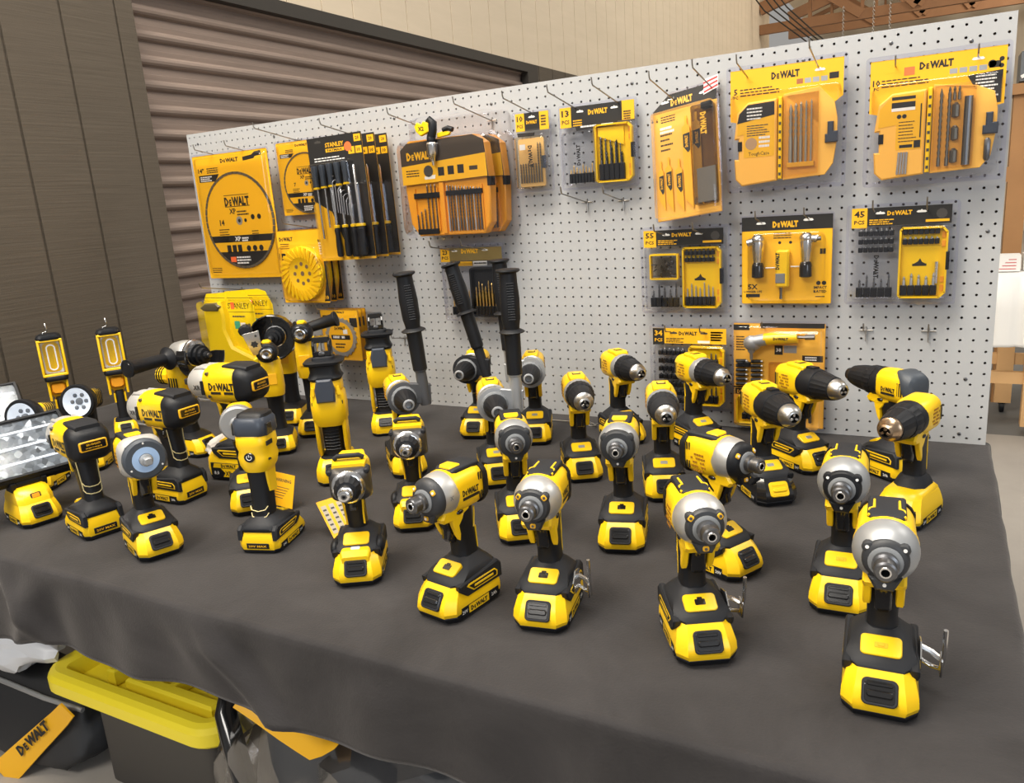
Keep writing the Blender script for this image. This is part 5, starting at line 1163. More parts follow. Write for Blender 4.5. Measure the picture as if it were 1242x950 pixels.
# --- screwdriver and hex key sets, three deep
def drivers(i, label):
    p = Pack('screwdriver_set', 26.6 + .0 * i, 34.6, 18.8, 32.8, 5.6 - 2.35 * i, label, 'screwdriver set', 'screwdriver sets hung one behind another', roll=-1.0)
    w_, h_ = p.w, p.h
    def dr(b, t):
        b.mt(1); b.rect(0, w_, h_ * .45, h_, t); b.mt(1); b.poly([(0, 0), (w_, 0), (w_, h_ * .45), (0, h_ * .45)], t - .05)
        b.mt(0); b.poly([(0, 0), (w_ * .62, 0), (w_ * .5, h_ * .10), (w_ * .3, h_ * .4), (0, h_ * .5)], t + .1); b.rect(0, w_, 0, h_ * .02, t + .2)
        b.tx('STANLEY', w_ * .5, h_ * .915, h_ * .034, t + .2, fit=w_ * .34); b.rect(w_ * .33, w_ * .67, h_ * .875, h_ * .902, t + .2)
        b.mt(1); b.tx('FATMAX', w_ * .5, h_ * .88, h_ * .018, t + .4, fit=w_ * .28)
        b.mt(0); b.rect(w_ * .86, w_ * .98, h_ * .93, h_ * .985, t + .2); b.rect(w_ * .74, w_ * .85, h_ * .84, h_ * .895, t + .2); b.rect(w_ * .87, w_ * .98, h_ * .84, h_ * .895, t + .2)
        b.mt(1); b.tx('20', w_ * .92, h_ * .945, h_ * .026, t + .4); b.tx('6', w_ * .795, h_ * .853, h_ * .028, t + .4); b.tx('10', w_ * .925, h_ * .853, h_ * .028, t + .4)
        b.mt(2); b.lines(w_ * .1, h_ * .83, 2, w_ * .6, h_ * .008, h_ * .02, t + .2, 4); hang_hole(b, w_ * .2, h_ * .96, t + .2, 3); 
        if i == 0: b.mt(5); b.poly(circ(w_ * .065, 14, w_ * .74, h_ * .9), t + .4)
    card(p, dr, 4)
    t0 = 12
    # nut drivers with clear sleeves, handles up
    for k in range(5):
        u = w_ * (.12 + .14 * k); v1 = h_ * (.775 + .004 * k)
        b = p.mb(); b.cyl([(v1 - 60, 7), (v1 - 58, 9), (v1 - 40, 8), (v1 - 6, 10), (v1, 9.5), (v1 + 1, 7)], u, t0, 10); hd = p.part('driver_handle', b, mat('smoked_blue_handle', (.045, .055, .07), .14, coat=.5))
        b = p.mb(); b.cyl([(v1 - 66, 8.5), (v1 - 65, 10), (v1 - 61, 10), (v1 - 60, 8)], u, t0, 10); p.part('handle_collar', b, YEL, hd)
        L = (150, 120, 110, 96, 120)[k]; b = p.mb(); b.cyl([(v1 - 60 - L, 2.2), (v1 - 60 - L + 1, 3), (v1 - 64, 3)], u + 3, t0, 8); p.part('driver_shaft', b, CHR, hd)
    # screwdrivers, handles down
    for k in range(4):
        u = w_ * (.40 + .155 * k); v0 = h_ * .03; big = k == 3
        r = 15 if big else 9.5
        b = p.mb(); b.cyl([(v0, r * .6), (v0 + 3, r * .95), (v0 + 30, r), (v0 + 62, r * .8), (v0 + 78, r * .95), (v0 + 84, r * .7)], u, t0 + (6 if big else 0), 12); hd = p.part('driver_handle', b, BLK)
        b = p.mb(); b.cyl([(v0 + 84, r * .75), (v0 + 85, r), (v0 + 91, r), (v0 + 93, r * .6)], u, t0 + (6 if big else 0), 12); p.part('handle_collar', b, YEL, hd)
        b = p.mb(); b.cyl([(v0 + 92, 4.0), (v0 + (250 if big else 190), 4.0), (v0 + (258 if big else 198), 1)], u, t0 + (6 if big else 0), 8); p.part('driver_shaft', b, CHR, hd)
    for k in range(9):
        b = p.mb(); u = w_ * (.40 + .042 * k); b.tube([b.P(u, h_ * (.40 - .006 * k), t0 + 5), b.P(u, h_ * (.66 - .03 * k), t0 + 5), b.P(u + 3, h_ * (.68 - .03 * k), t0), b.P(u + 14, h_ * (.685 - .03 * k), t0)], 1.8, 6); p.part('hex_key', b, CHR, smooth=50)
    p.shell(w_ * .04, w_ * .80, h_ * .02, h_ * .80, .5, 24, 10, 6); p.shell(w_ * .80, w_ * .99, h_ * .0, h_ * .62, .5, 38, 10, 8); return p
for i, l in enumerate(('screwdriver and hex key set on a black card, front of three, orange dot sticker', 'screwdriver set hung second, only its black handles and card edge showing', 'screwdriver set at the back of three, beside the large amber bit case')): drivers(i, l)
# --- big amber bit cases with a wing-handled quick-change chuck
def big_case(i, label):
    p = Pack('drill_bit_case', 38.4 + .45 * i, 49.7 + .45 * i, 20.9, 31.4, 4.2 - 2.6 * i, label, 'drill bit set', 'large amber bit cases hung one behind another')
    w_, h_ = p.w, p.h
    b = p.mb(); o = [(w_ * .02, h_ * .5), (w_ * .03, h_ * .93), (w_ * .10, h_ * .99), (w_ * .84, h_ * .99), (w_ * .95, h_ * .9), (w_ * .98, h_ * .5), (w_ * .96, h_ * .12), (w_ * .88, h_ * .01), (w_ * .14, h_ * .01), (w_ * .05, h_ * .14)]
    b.slab(o, -33, 0, 3); cs = p.part('case_body', b, ORNG)
    b = p.mb()
    for (u0, u1, v0, v1) in ((.13, .40, .06, .50), (.50, .90, .06, .50)): 
        b.bx(w_ * u0, w_ * u0 + 3, h_ * v0, h_ * v1, 0, 5); b.bx(w_ * u1 - 3, w_ * u1, h_ * v0, h_ * v1, 0, 5)
    b.bx(w_ * .43, w_ * .48, h_ * .03, h_ * .55, 0, 8, 1); p.part('case_divider', b, ORNG, cs)
    b = p.mb(); b.bx(w_ * .13, w_ * .43, h_ * .40, h_ * .455, 1, 9, 1); b.bx(w_ * .50, w_ * .90, h_ * .41, h_ * .46, 1, 9, 1); p.part('bit_clip', b, BLK, cs)
    b = p.mb(); b.bx(w_ * .14, w_ * .38, h_ * .03, h_ * .085, 1, 8, 1); p.part('bit_bin', b, BLK, cs)
    for k in range(6): b = p.mb(); b.shank(w_ * (.15 + .045 * k), h_ * .08, h_ * (.24 + .03 * k if k < 3 else .54), 2.2, 5, .7); p.part('drill_bit', b, STL)
    for k in range(12): b = p.mb(); b.shank(w_ * (.515 + .0325 * k), h_ * .05, h_ * (.52 - .004 * k), 2.5, 5, .72); p.part('drill_bit', b, STL if k % 3 else LGR)
    b = p.mb().mt(1); o = [(w_ * .02, h_ * .55), (w_ * .98, h_ * .57), (w_ * .95, h_ * .93), (w_ * .84, h_ * .985), (w_ * .10, h_ * .965), (w_ * .02, h_ * .9)]; b.mt(4); b.slab(o, 4, 9.5)
    t = 9.8
    b.mt(0); b.poly([(w_ * .02, h_ * .545), (w_ * .98, h_ * .575), (w_ * .97, h_ * .80), (w_ * .02, h_ * .735)], t)
    b.lg(w_ * .24, h_ * .795, h_ * .075, w_ * .30, t); b.mt(0)
    b.mt(1); b.lines(w_ * .07, h_ * .68, 3, w_ * .2, h_ * .012, h_ * .026, t + .2, 3)
    for k in range(3): b.rect(w_ * (.44 + .11 * k), w_ * (.51 + .11 * k), h_ * (.615 + .004 * k), h_ * (.70 + .004 * k), t + .2)
    b.mt(4); b.rect(w_ * .79, w_ * .88, h_ * .645, h_ * .685, t + .2); b.mt(2); b.poly([(w_ * .28, h_ * .59), (w_ * .40, h_ * .59), (w_ * .41, h_ * .63), (w_ * .28, h_ * .62)], t + .2); b.mt(3); b.poly(circ(w_ * .055, 12, w_ * .33, h_ * .67), t + .2)
    p.part('header_card', b, [YELC, INK, WHT, INKG, mat('dark_header', (.05, .035, .022), .45)], smooth=0)
    # quick-change chuck pushed through the top of the pack
    b = p.mb(); u = w_ * .42; b.cyl([(h_ * .72, 3), (h_ * .76, 5), (h_ * .80, 9), (h_ * .84, 15), (h_ * .93, 16), (h_ * .95, 12)], u, 20, 16); ck = p.part('keyless_chuck', b, CHR)
    if i == 0:
        b = p.mb(); b.cyl([(h_ * .94, 11), (h_ * .95, 13), (h_ * 1.0, 12), (h_ * 1.02, 8)], u, 20, 14)
        b.tube([b.P(u, h_ * .99, 20), b.P(u + 6, h_ * 1.06, 20), b.P(u + 9, h_ * 1.13, 20), b.P(u - 1, h_ * 1.17, 20), b.P(u - 10, h_ * 1.15, 20)], [12, 13, 12, 9, 5], 10); nk = p.part('chuck_wing', b, BLK, ck, smooth=60)
        b = p.mb(); b.slab([(u - 14, h_ * 1.03), (u + 2, h_ * 1.05), (u, h_ * 1.13), (u - 14, h_ * 1.155), (u - 22, h_ * 1.125), (u - 36, h_ * 1.15), (u - 44, h_ * 1.11), (u - 40, h_ * 1.06), (u - 26, h_ * 1.015)], 22, 33, 2)
        p.part('chuck_wing', b, YEL, ck)
        b = p.mb(); b.tx('X2', u - 22, h_ * 1.065, 11, 33.4); p.part('lettering', b, INK, ck, smooth=0)
        b = p.mb(); b.slab([(u + 14, h_ * .985), (u + 52, h_ * 1.0), (u + 58, h_ * 1.03), (u + 38, h_ * 1.05), (u + 14, h_ * 1.03)], 6, 14, 2); p.part('chuck_wing', b, YEL, ck); b = p.mb(); b.tube([b.P(u + 34, h_ * 1.055, 10), b.P(u + 50, h_ * 1.07, 10), b.P(u + 64, h_ * 1.05, 10)], 7, 8); p.part('chuck_wing', b, BLK, ck, smooth=60)
    b = p.mb(); b.bx(w_ * .955, w_ * 1.0, h_ * .48, h_ * .57, -20, 2, 1); p.part('case_latch', b, BLK, cs)
    o = rr(w_ * 1.05, h_ * 1.03, 34, 5, w_ * .5, h_ * .50); b = p.mb(); b.loft([[b.P(u, v, t) for u, v in q] for q, t in ((inset(o, -8), -39), (inset(o, -7), -37), (o, -35), (inset(o, 3), 12), (inset(o, 9), 18))], False, True); p.part('clear_blister', b, CLR, smooth=40)
    o = rr(w_ * .9, h_ * .34, 22, 5, w_ * .56, h_ * 1.06); b = p.mb(); b.loft([[b.P(u, v, t) for u, v in q] for q, t in ((o, -37), (inset(o, 5), -6), (inset(o, 10), 8))], False, True); p.part('clear_blister', b, CLR, smooth=40)
    return p
for i, l in enumerate(('large amber drill bit case with a yellow-winged chuck on top, front one of two', 'second large amber drill bit case, only its curved clear edge showing')): big_case(i, l)
# --- bit packs with a black header strip, tray of bits, yellow open case
def header(b, p, t, v0, v1, n, dark=True, wide=.24, side=False, u0=0., u1=1.):
    w_, h_ = p.w, p.h; H = (v1 - v0)
    b.mt(1 if dark else 0); b.rect(w_ * u0, w_ * u1, v0, v1, t)
    b.mt(0 if dark else 1); b.rect(w_ * u0, w_ * (u0 + wide * .62), v0 - H * .08, v1, t + .15)
    b.mt(1 if dark else 0); b.tx(n, w_ * (u0 + wide * .31), v0 + H * .52, H * .34, t + .3, fit=w_ * wide * .42); b.tx('PCS', w_ * (u0 + wide * .31), v0 + H * .12, H * .22, t + .3, fit=w_ * wide * .42)
def holders(p, u0, u1, v0, n, lo, hi, mats_, t=8, blk=12, r=2.2, parent=None):
    b = p.mb()
    for k in range(n): b.rb(u0 + (u1 - u0) * k / n + .6, u0 + (u1 - u0) * (k + 1) / n - .6, v0, v0 + blk, 1.5, t - 4, t + 5, 1)
    p.part('bit_holder', b, BLK, parent)
    for k in range(n):
        b = p.mb(); u = u0 + (u1 - u0) * (k + .5) / n; b.shank(u, v0 + blk - 3, v0 + blk + lo + (hi - lo) * ((k * 37) % 10) / 10, r, t, .45); p.part('driver_bit', b, mats_)
def open_case(p, u0, u1, v0, v1, depth=16):
    b = p.mb(); w_ = 7
    o = [(u0, v0 + 6), (u0 + 5, v0), (u1 - 12, v0), (u1, v0 + 12), (u1, v1 - 12), (u1 - 10, v1), (u0 + 5, v1), (u0, v1 - 6)]
    b.slab(o, 1, 4)
    for a, c in zip(o, o[1:] + o[:1]):
        d_ = Vector((c[0] - a[0], c[1] - a[1])).normalized(); n_ = Vector((-d_.y, d_.x)) * 4
        b.slab([a, c, (c[0] + n_.x, c[1] + n_.y), (a[0] + n_.x, a[1] + n_.y)], 3.5, depth)
    cs = p.part('case_tray', b, YEL)
    b = p.mb(); b.bx(u1 - 3, u1 + 4, (v0 * .6 + v1 * .4), (v0 * .35 + v1 * .65), 3, depth + 2, 1.5); p.part('case_latch', b, BLK, cs)
    b = p.mb()
    for vv in (.10, .22, .72, .84): b.bx(u1 - 12, u1 - 5, v0 + (v1 - v0) * vv, v0 + (v1 - v0) * (vv + .08), 4, 6); 
    p.part('case_window', b, ORNG, cs); return cs
GP = 'small driver bit packs on the pegboard'
def bit_pack(x0, x1, z0, z1, n, label, kind):
    p = Pack('driver_bit_pack', x0, x1, z0, z1, .75, label, 'bit set', GP); w_, h_ = p.w, p.h
    yel = kind == '34'
    vt = h_ * .80
    b = p.mb().mt(3 if not yel else 0); b.slab([(w_ * .03, vt), (w_ * .95, vt), (w_ * .95, h_ * .985), (w_ * .03, h_ * .985)], 6, 6.8); t = 7.1
    header(b, p, t, vt, h_ * .985, n, not yel, .24, u0=.03, u1=.95)
    b.mt(0 if not yel else 1); b.lg(w_ * .48, h_ * .905, h_ * .042, w_ * .23, t + .2); b.lines(w_ * .20, h_ * .855, 3, w_ * .26, h_ * .011, h_ * .021, t + .2, 5)
    if not yel: b.rect(w_ * .72, w_ * .93, h_ * .82, h_ * .845, t + .2); b.mt(3); b.poly(circ(w_ * .05, 10, w_ * .86, h_ * .9), t + .2)
    else:
        b.mt(1)
        for k in range(3): b.lines(w_ * .76, h_ * .93, 4, w_ * .16, h_ * .02, h_ * .03, t + .2, 6 + k)
        b.mt(2); b.rect(w_ * .60, w_ * .75, h_ * .81, h_ * .84, t + .2)
    hang_hole(b, w_ * .30, h_ * .925, t + .3, 2 if not yel else 3, .8); hang_hole(b, w_ * .68, h_ * .925, t + .3, 2 if not yel else 3, .8)
    p.part('header_card', b, [YELC, INK, WHT, INKG], smooth=0)
    b = p.mb(); b.slab(rr(w_, h_, 6, 3, w_ / 2, h_ / 2), .2, .8); p.part('clear_backing', b, CLR)
    u0, u1 = w_ * .10, w_ * .44; c0, c1 = w_ * .49, w_ * .93; 
    cs = open_case(p, c0, c1, h_ * .05, h_ * .775)
    if kind == '55':
        b = p.mb(); b.rb(u0 + 2, u1, h_ * .40, h_ * .70, 4, 1, 14, 1.5); bx_ = p.part('screw_box', b, AMB)
        b = p.mb()
        for k in range(26): r_ = random.Random(k); a = r_.random() * PI; uu, vv = u0 + 8 + r_.random() * (u1 - u0 - 16), h_ * .43 + r_.random() * h_ * .2; b.tube([b.P(uu - 7 * cos(a), vv - 5 * sin(a), 8), b.P(uu + 7 * cos(a), vv + 5 * sin(a), 15.5)], 1.5, 5)
        p.part('loose_screw', b, STL, bx_); bx_.children[0]['kind'] = 'stuff'
        b = p.mb(); o = rr(u1 - u0, h_ * .31, 4, 3, (u0 + u1) / 2 + 1, h_ * .55); b.loft([[b.P(u, v, q) for u, v in k] for k, q in ((o, 1), (o, 17), (inset(o, 4), 17), (inset(o, 4), 1))], False, False); p.part('box_rim', b, YEL, bx_)
        holders(p, u0, u1, h_ * .06, 5, 20, 42, STL, 8, 24, 2.4)
        for row in (.60, .68): holders(p, c0 + 6, c1 - 16, h_ * row, 7, 4, 9, STL, 9, 10, 2.0, None)
        holders(p, c0 + 6, c1 - 16, h_ * .08, 7, 22, 40, LGR, 9, 22, 2.0)
    elif kind == '45':
        for row in (.70, .615, .53): holders(p, u0, u1, h_ * row, 7, 3, 6, LGR, 8, 11, 2.2)
        holders(p, u0 - 2, u1, h_ * .06, 5, 18, 34, STL, 8, 22, 2.4)
        b = p.mb().mt(0); b.lgup(w_ * .26, h_ * .38, h_ * .045, h_ * .24, 12, True); p.part('lettering', b, INK, smooth=0)
        for row in (.70, .60): holders(p, c0 + 6, c1 - 16, h_ * row, 7, 3, 7, LGR, 9, 12, 2.4)
        holders(p, c0 + 5, c1 - 17, h_ * .08, 5, 20, 30, LGR, 9, 22, 3.2)
        b = p.mb(); b.rod(c1 - 20, h_ * .2, c1 - 20, h_ * .42, 4, 10); p.part('bit_extension', b, CHR)
    else:
        for row in (.66, .56, .46, .36, .26, .16, .06): holders(p, u0, u1, h_ * row, 6, 4, 8, STL, 8, 12, 2.2)
        holders(p, c0 + 6, c1 - 16, h_ * .55, 6, 10, 20, STL, 9, 14, 2.4); holders(p, c0 + 6, c1 - 16, h_ * .08, 6, 18, 34, STL, 9, 20, 2.4)
    b = p.mb().mt(0); cx, cy = (c0 + c1) / 2 - 6, h_ * .40; b.rect(cx - 14, cx + 14, cy - 5, cy, 4.6); b.poly([(cx - 11, cy), (cx + 12, cy), (cx + 5, cy + 4), (cx + 1, cy + 12), (cx - 3, cy + 5)], 4.6); p.part('case_emblem', b, INK, cs, smooth=0)
    p.shell(w_ * .05, w_ * .955, h_ * .03, h_ * .79, .8, 26, 8, 5); p.flange(.2, 5, 8, 6); return p
bit_pack(64.8, 73.5, 12.1, 20.4, '55', '55-piece bit pack with a box of loose screws, below the reciprocating blades', '55')
bit_pack(84.2, 92.7, 13.0, 21.5, '45', '45-piece driver bit pack hung above two empty hooks at the far end', '45')
bit_pack(65.5, 73.7, 2.0, 10.5, '34', '34-piece bit pack with yellow header, partly behind two drills', '34')
# --- drill bit packs
p = Pack('drill_bit_pack', 56.5, 64.5, 25.1, 33.0, .75, '13-piece drill bit pack with a small yellow case, hung above two empty hooks', 'bit set', GP); w_, h_ = p.w, p.h
b = p.mb().mt(3); b.slab([(0, h_ * .75), (w_, h_ * .75), (w_, h_), (0, h_)], 6, 6.8); t = 7.1; header(b, p, t, h_ * .77, h_, '13', True, .25)
b.mt(0); b.lg(w_ * .52, h_ * .885, h_ * .06, w_ * .26, t + .2); b.rect(w_ * .84, w_, h_ * .77, h_, t + .15); b.lines(w_ * .18, h_ * .82, 3, w_ * .16, h_ * .015, h_ * .03, t + .2, 3); b.mt(1); b.lines(w_ * .86, h_ * .86, 4, w_ * .12, h_ * .018, h_ * .028, t + .4, 8); b.mt(1); b.poly([(w_ * .22, h_ * .70), (w_ * .75, h_ * .72), (w_ * .78, h_ * .77), (w_ * .20, h_ * .765)], t + .1); b.mt(2); b.lines(w_ * .28, h_ * .735, 1, w_ * .22, h_ * .02, h_ * .03, t + .3, 2); b.rect(w_ * .56, w_ * .72, h_ * .725, h_ * .755, t + .3)
hang_hole(b, w_ * .28, h_ * .93, t + .3, 2, .8); hang_hole(b, w_ * .74, h_ * .93, t + .3, 2, .8); p.part('header_card', b, [YELC, INK, WHT, INKG], smooth=0)
cs = open_case(p, w_ * .48, w_ * .97, h_ * .03, h_ * .745)
b = p.mb(); b.slab([(w_ * .51, h_ * .60), (w_ * .86, h_ * .47), (w_ * .86, h_ * .70), (w_ * .51, h_ * .71)], 4, 9, 1); p.part('bit_shield', b, YEL, cs)
holders(p, w_ * .52, w_ * .86, h_ * .06, 5, 62, 20, BLKG, 9, 40, 3.2)
for k in range(5): b = p.mb(); b.shank(w_ * (.55 + .065 * k), h_ * .22, h_ * (.60 - .025 * k), 3.2 - .3 * k, 10, .8); p.part('drill_bit', b, STL)
holders(p, w_ * .10, w_ * .44, h_ * .05, 8, 10, 26, GOLD, 8, 24, 1.8)
b = p.mb().mt(0); b.lgup(w_ * .27, h_ * .40, h_ * .05, h_ * .26, 14); p.part('lettering', b, INK, smooth=0)
b = p.mb(); b.slab(rr(w_ * 1.02, h_ * .98, 6, 3, w_ / 2, h_ * .48), .2, .8); p.part('clear_backing', b, CLR)
p.shell(w_ * .03, w_ * .46, h_ * .02, h_ * .70, .8, 26, 12, 5); p.shell(w_ * .47, w_, h_ * .02, h_ * .75, .8, 26, 8, 5); p.flange(.2, 7, 8, 6)
p = Pack('drill_bit_pack', 51.0, 55.2, 25.1, 33.0, .75, 'small 10-piece bit pack with an amber tube, next to the large amber case', 'bit set', GP); w_, h_ = p.w, p.h
b = p.mb().mt(3); b.slab([(w_ * .08, h_ * .77), (w_, h_ * .77), (w_, h_), (w_ * .08, h_)], 6, 6.8); t = 7.1; header(b, p, t, h_ * .79, h_, '10', True, .4, u0=.08)
b.mt(0); b.rect(w_ * .75, w_, h_ * .77, h_, t + .2); b.lg(w_ * .53, h_ * .86, h_ * .04, w_ * .3, t + .3); b.mt(1); b.lines(w_ * .79, h_ * .93, 4, w_ * .18, h_ * .022, h_ * .036, t + .4, 3); b.poly([(w_ * .12, h_ * .70), (w_ * .58, h_ * .70), (w_ * .6, h_ * .745), (w_ * .10, h_ * .755)], t); hang_hole(b, w_ * .54, h_ * .94, t + .4, 2, .8)
p.part('header_card', b, [YELC, INK, WHT, INKG], smooth=0)
b = p.mb(); b.rb(w_ * .06, w_ * .86, h_ * .03, h_ * .70, 8, 2, 22, 4); cs = p.part('bit_tube', b, AMB)
b = p.mb(); b.rb(w_ * .10, w_ * .82, h_ * .05, h_ * .68, 6, 2, 5, 1); p.part('tube_back', b, mat('tan_card', (.75, .50, .20), .5), cs)
for k in range(9): b = p.mb(); b.shank(w_ * (.16 + .072 * k), h_ * .10, h_ * (.36 if k < 7 else .62), 2.0, 9, .6); p.part('drill_bit', b, STL)
b = p.mb().mt(0); b.lgup(w_ * .46, h_ * .44, h_ * .055, h_ * .28, 22.4, True); b.mt(1); b.rect(w_ * .22, w_ * .38, h_ * .53, h_ * .60, 22.4); p.part('lettering', b, [INK, WHT], cs, smooth=0)
b = p.mb(); b.bx(w_ * .80, w_ * .88, h_ * .28, h_ * .44, 8, 20, 1); p.part('tube_latch', b, mat('slate_plastic_head', (.045, .055, .075), .35), cs)
p.shell(w_ * .01, w_ * .92, h_ * .01, h_ * .74, .8, 27, 10, 6); p.flange(.2, 5, 8, 6)
p = Pack('drill_bit_pack', 40.6, 48.7, 11.1, 19.6, 1.1, '23-piece gold-coated bit pack behind the leaning side handle', 'bit set', GP); w_, h_ = p.w, p.h
b = p.mb().mt(4); b.slab([(0, h_ * .80), (w_, h_ * .80), (w_, h_ * .97), (0, h_ * .97)], 6, 6.8); t = 7.1; b.mt(0); b.rect(0, w_ * .15, h_ * .79, h_ * .97, t); b.mt(1); b.tx('23', w_ * .075, h_ * .89, h_ * .06, t + .2); b.tx('PCS', w_ * .075, h_ * .825, h_ * .04, t + .2, fit=w_ * .11)
b.mt(0); b.lg(w_ * .49, h_ * .90, h_ * .055, w_ * .28, t); b.mt(0); b.rect(w_ * .20, w_ * .52, h_ * .73, h_ * .79, t); b.mt(2); b.rect(w_ * .53, w_ * .76, h_ * .73, h_ * .79, t); b.mt(3); b.lines(w_ * .55, h_ * .755, 1, w_ * .2, h_ * .02, h_ * .03, t + .2, 2)
hang_hole(b, w_ * .24, h_ * .93, t + .2, 2, .8); hang_hole(b, w_ * .74, h_ * .93, t + .2, 2, .8); p.part('header_card', b, [YELC, INK, WHT, INKG, mat('brass_header', (.30, .22, .08), .25, .4)], smooth=0)
b = p.mb(); o = rr(w_ * .5, h_ * .66, 10, 4, w_ * .74, h_ * .38); b.loft([[b.P(u, v, q) for u, v in k] for k, q in ((o, 1), (o, 20), (inset(o, 5), 20), (inset(o, 5), 3))], False, True); p.part('case_tray', b, BLK)
holders(p, w_ * .53, w_ * .94, h_ * .07, 8, 56, 78, GOLD, 9, 26, 2.4); holders(p, w_ * .14, w_ * .46, h_ * .07, 6, 30, 70, GOLD, 8, 24, 2.2)
b = p.mb(); b.slab(rr(w_, h_, 6, 3, w_ / 2, h_ / 2), .2, .8); p.part('clear_backing', b, CLR); p.shell(w_ * .04, w_ * .98, h_ * .03, h_ * .78, .8, 27, 8, 5); p.flange(.2, 5, 8, 6)
# --- long yellow cards with amber tough cases
def tough(x0, x1, z0, z1, n, label, ten):
    p = Pack('drill_bit_case', x0 + .4, x1 - .4, z0 + .5, z1 - .3, 1.4, label, 'drill bit set', 'twin amber cases on yellow cards'); w_, h_ = p.w, p.h
    AC = mat('amber_case_face', (.95, .50, .085), .33)
    def dr(b, t):
        b.mt(1); b.lg(w_ * .5, h_ * .895, h_ * .055, w_ * .25, t); b.tx(n, w_ * .05, h_ * .80, h_ * .05, t); b.tx('PC', w_ * .05, h_ * .765, h_ * .025, t)
        b.lines(w_ * .09, h_ * .83, 3, w_ * .38, h_ * .010, h_ * .024, t, 4); hang_hole(b, w_ * .17, h_ * .90, t, 0, 1); hang_hole(b, w_ * .80, h_ * .92, t, 2, .9)
        for k in range(4): b.mt((5 if k == 0 else 4) if not ten else 4); b.rect(w_ * (.60 + .07 * k), w_ * (.655 + .07 * k), h_ * .83, h_ * .87, t)
        b.mt(1); b.rect(w_ * .88, w_ * .96, h_ * .84, h_ * .89, t)
        if ten:
            b.poly(circ(w_ * .03, 14, w_ * .90, h_ * .87), t); b.poly([(w_ * .73, h_ * .80), (w_ * .98, h_ * .82), (w_ * .98, h_ * .57), (w_ * .86, h_ * .57)], t); b.mt(2); b.lines(w_ * .79, h_ * .78, 8, w_ * .17, h_ * .012, h_ * .026, t + .2, 9)
            b.mt(5); b.rect(w_ * .26, w_ * .34, h_ * .86, h_ * .925, t + .2); b.mt(1)
            for k in (0, 1): b.poly(circ(w_ * .018, 12, w_ * .965, h_ * (.90 - .05 * k)), t)
    b = p.mb().mt(0); b.slab([(0, h_ * .58), (w_ * .3, h_ * .5), (w_ * .7, h_ * .5), (w_, h_ * (.70 if not ten else .56)), (w_, h_), (0, h_)], 0, .8); dr(b, 1.05); p.part('backing_card', b, [YELC, INK, WHT, INKG, LGR, mat('brown_print', (.35, .12, .05), .5)] if not ten else INKW, smooth=0)
    b = p.mb(); b.slab(rr(w_, h_, 6, 3, w_ / 2, h_ / 2), -.6, -.1); p.part('clear_backing', b, CLR)
    # left half: closed lid with its label
    b = p.mb(); o = [(w_ * .06, h_ * .08), (w_ * .12, h_ * .02), (w_ * .44, h_ * .05), (w_ * .44, h_ * .73), (w_ * .18, h_ * .72), (w_ * .08, h_ * .64), (w_ * .05, h_ * .42), (w_ * .09, h_ * .42), (w_ * .09, h_ * .25), (w_ * .05, h_ * .25)]
    b.slab(o, 1, 20, 3); lid = p.part('case_lid', b, AC)
    b = p.mb().mt(0); b.rb(w_ * .14 if not ten else w_ * .22, w_ * .42, h_ * .26, h_ * .66, 3, 20, 20.6); b.poly([(w_ * .08, h_ * .45), (w_ * .42, h_ * .49), (w_ * .42, h_ * .71), (w_ * .18, h_ * .70), (w_ * .09, h_ * .6)], 20.7); b.mt(1); t = 21
    if not ten:
        b.poly([(w_ * .08, h_ * .55), (w_ * .42, h_ * .60), (w_ * .42, h_ * .71), (w_ * .18, h_ * .70), (w_ * .10, h_ * .63)], t); b.mt(2); b.lines(w_ * .17, h_ * .66, 4, w_ * .18, h_ * .012, h_ * .028, t + .2, 3)
        b.mt(3); b.lines(w_ * .17, h_ * .52, 5, w_ * .22, h_ * .008, h_ * .02, t, 5); b.mt(5); b.poly(circ(w_ * .055, 14, w_ * .21, h_ * .375), t); b.mt(2); b.lines(w_ * .28, h_ * .41, 3, w_ * .13, h_ * .02, h_ * .035, t, 8)
        b.mt(1); b.tx('ToughCase', w_ * .28, h_ * .275, h_ * .032, t, fit=w_ * .19, bold=0)
    else:
        b.rect(w_ * .18, w_ * .36, h_ * .665, h_ * .69, t); b.rect(w_ * .18, w_ * .36, h_ * .60, h_ * .645, t); b.mt(2); b.rect(w_ * .18, w_ * .36, h_ * .575, h_ * .60, t); b.mt(1)
        for k in (0, 1): b.poly(circ(w_ * .018, 12, w_ * (.24 + .04 * k), h_ * .53), t)
        b.lines(w_ * .24, h_ * .48, 7, w_ * .15, h_ * .007, h_ * .026, t, 7); b.rect(w_ * .25, w_ * .35, h_ * .275, h_ * .30, t); b.rect(w_ * .36, w_ * .41, h_ * .27, h_ * .33, t); b.rect(w_ * .40, w_ * .41, h_ * .35, h_ * .62, t)
    p.part('case_label', b, INKW[:5] + [mat('speckled_print', (.45, .28, .15), .6)], lid, smooth=0)
    b = p.mb(); b.bx(w_ * .085, w_ * .125, h_ * .32, h_ * .40, 16, 22, 1); p.part('lid_catch', b, BLKG, lid)
    b = p.mb(); b.bx(w_ * .45, w_ * .485, h_ * .06, h_ * .74, 1, 17, 2); hg = p.part('case_hinge', b, YEL); b = p.mb()
    for k in range(9): b.rect(w_ * .457, w_ * .478, h_ * (.09 + .07 * k), h_ * (.115 + .07 * k), 17.3)
    p.part('vent', b, INKG, hg, smooth=0)
    # right half: window over the bits
    b = p.mb(); o = [(w_ * .49, h_ * .05), (w_ * .86, h_ * .07), (w_ * .93, h_ * .16), (w_ * .96, h_ * .36), (w_ * .96, h_ * .52), (w_ * .93, h_ * .66), (w_ * .80, h_ * .79 if not ten else h_ * .72), (w_ * .49, h_ * .76)]
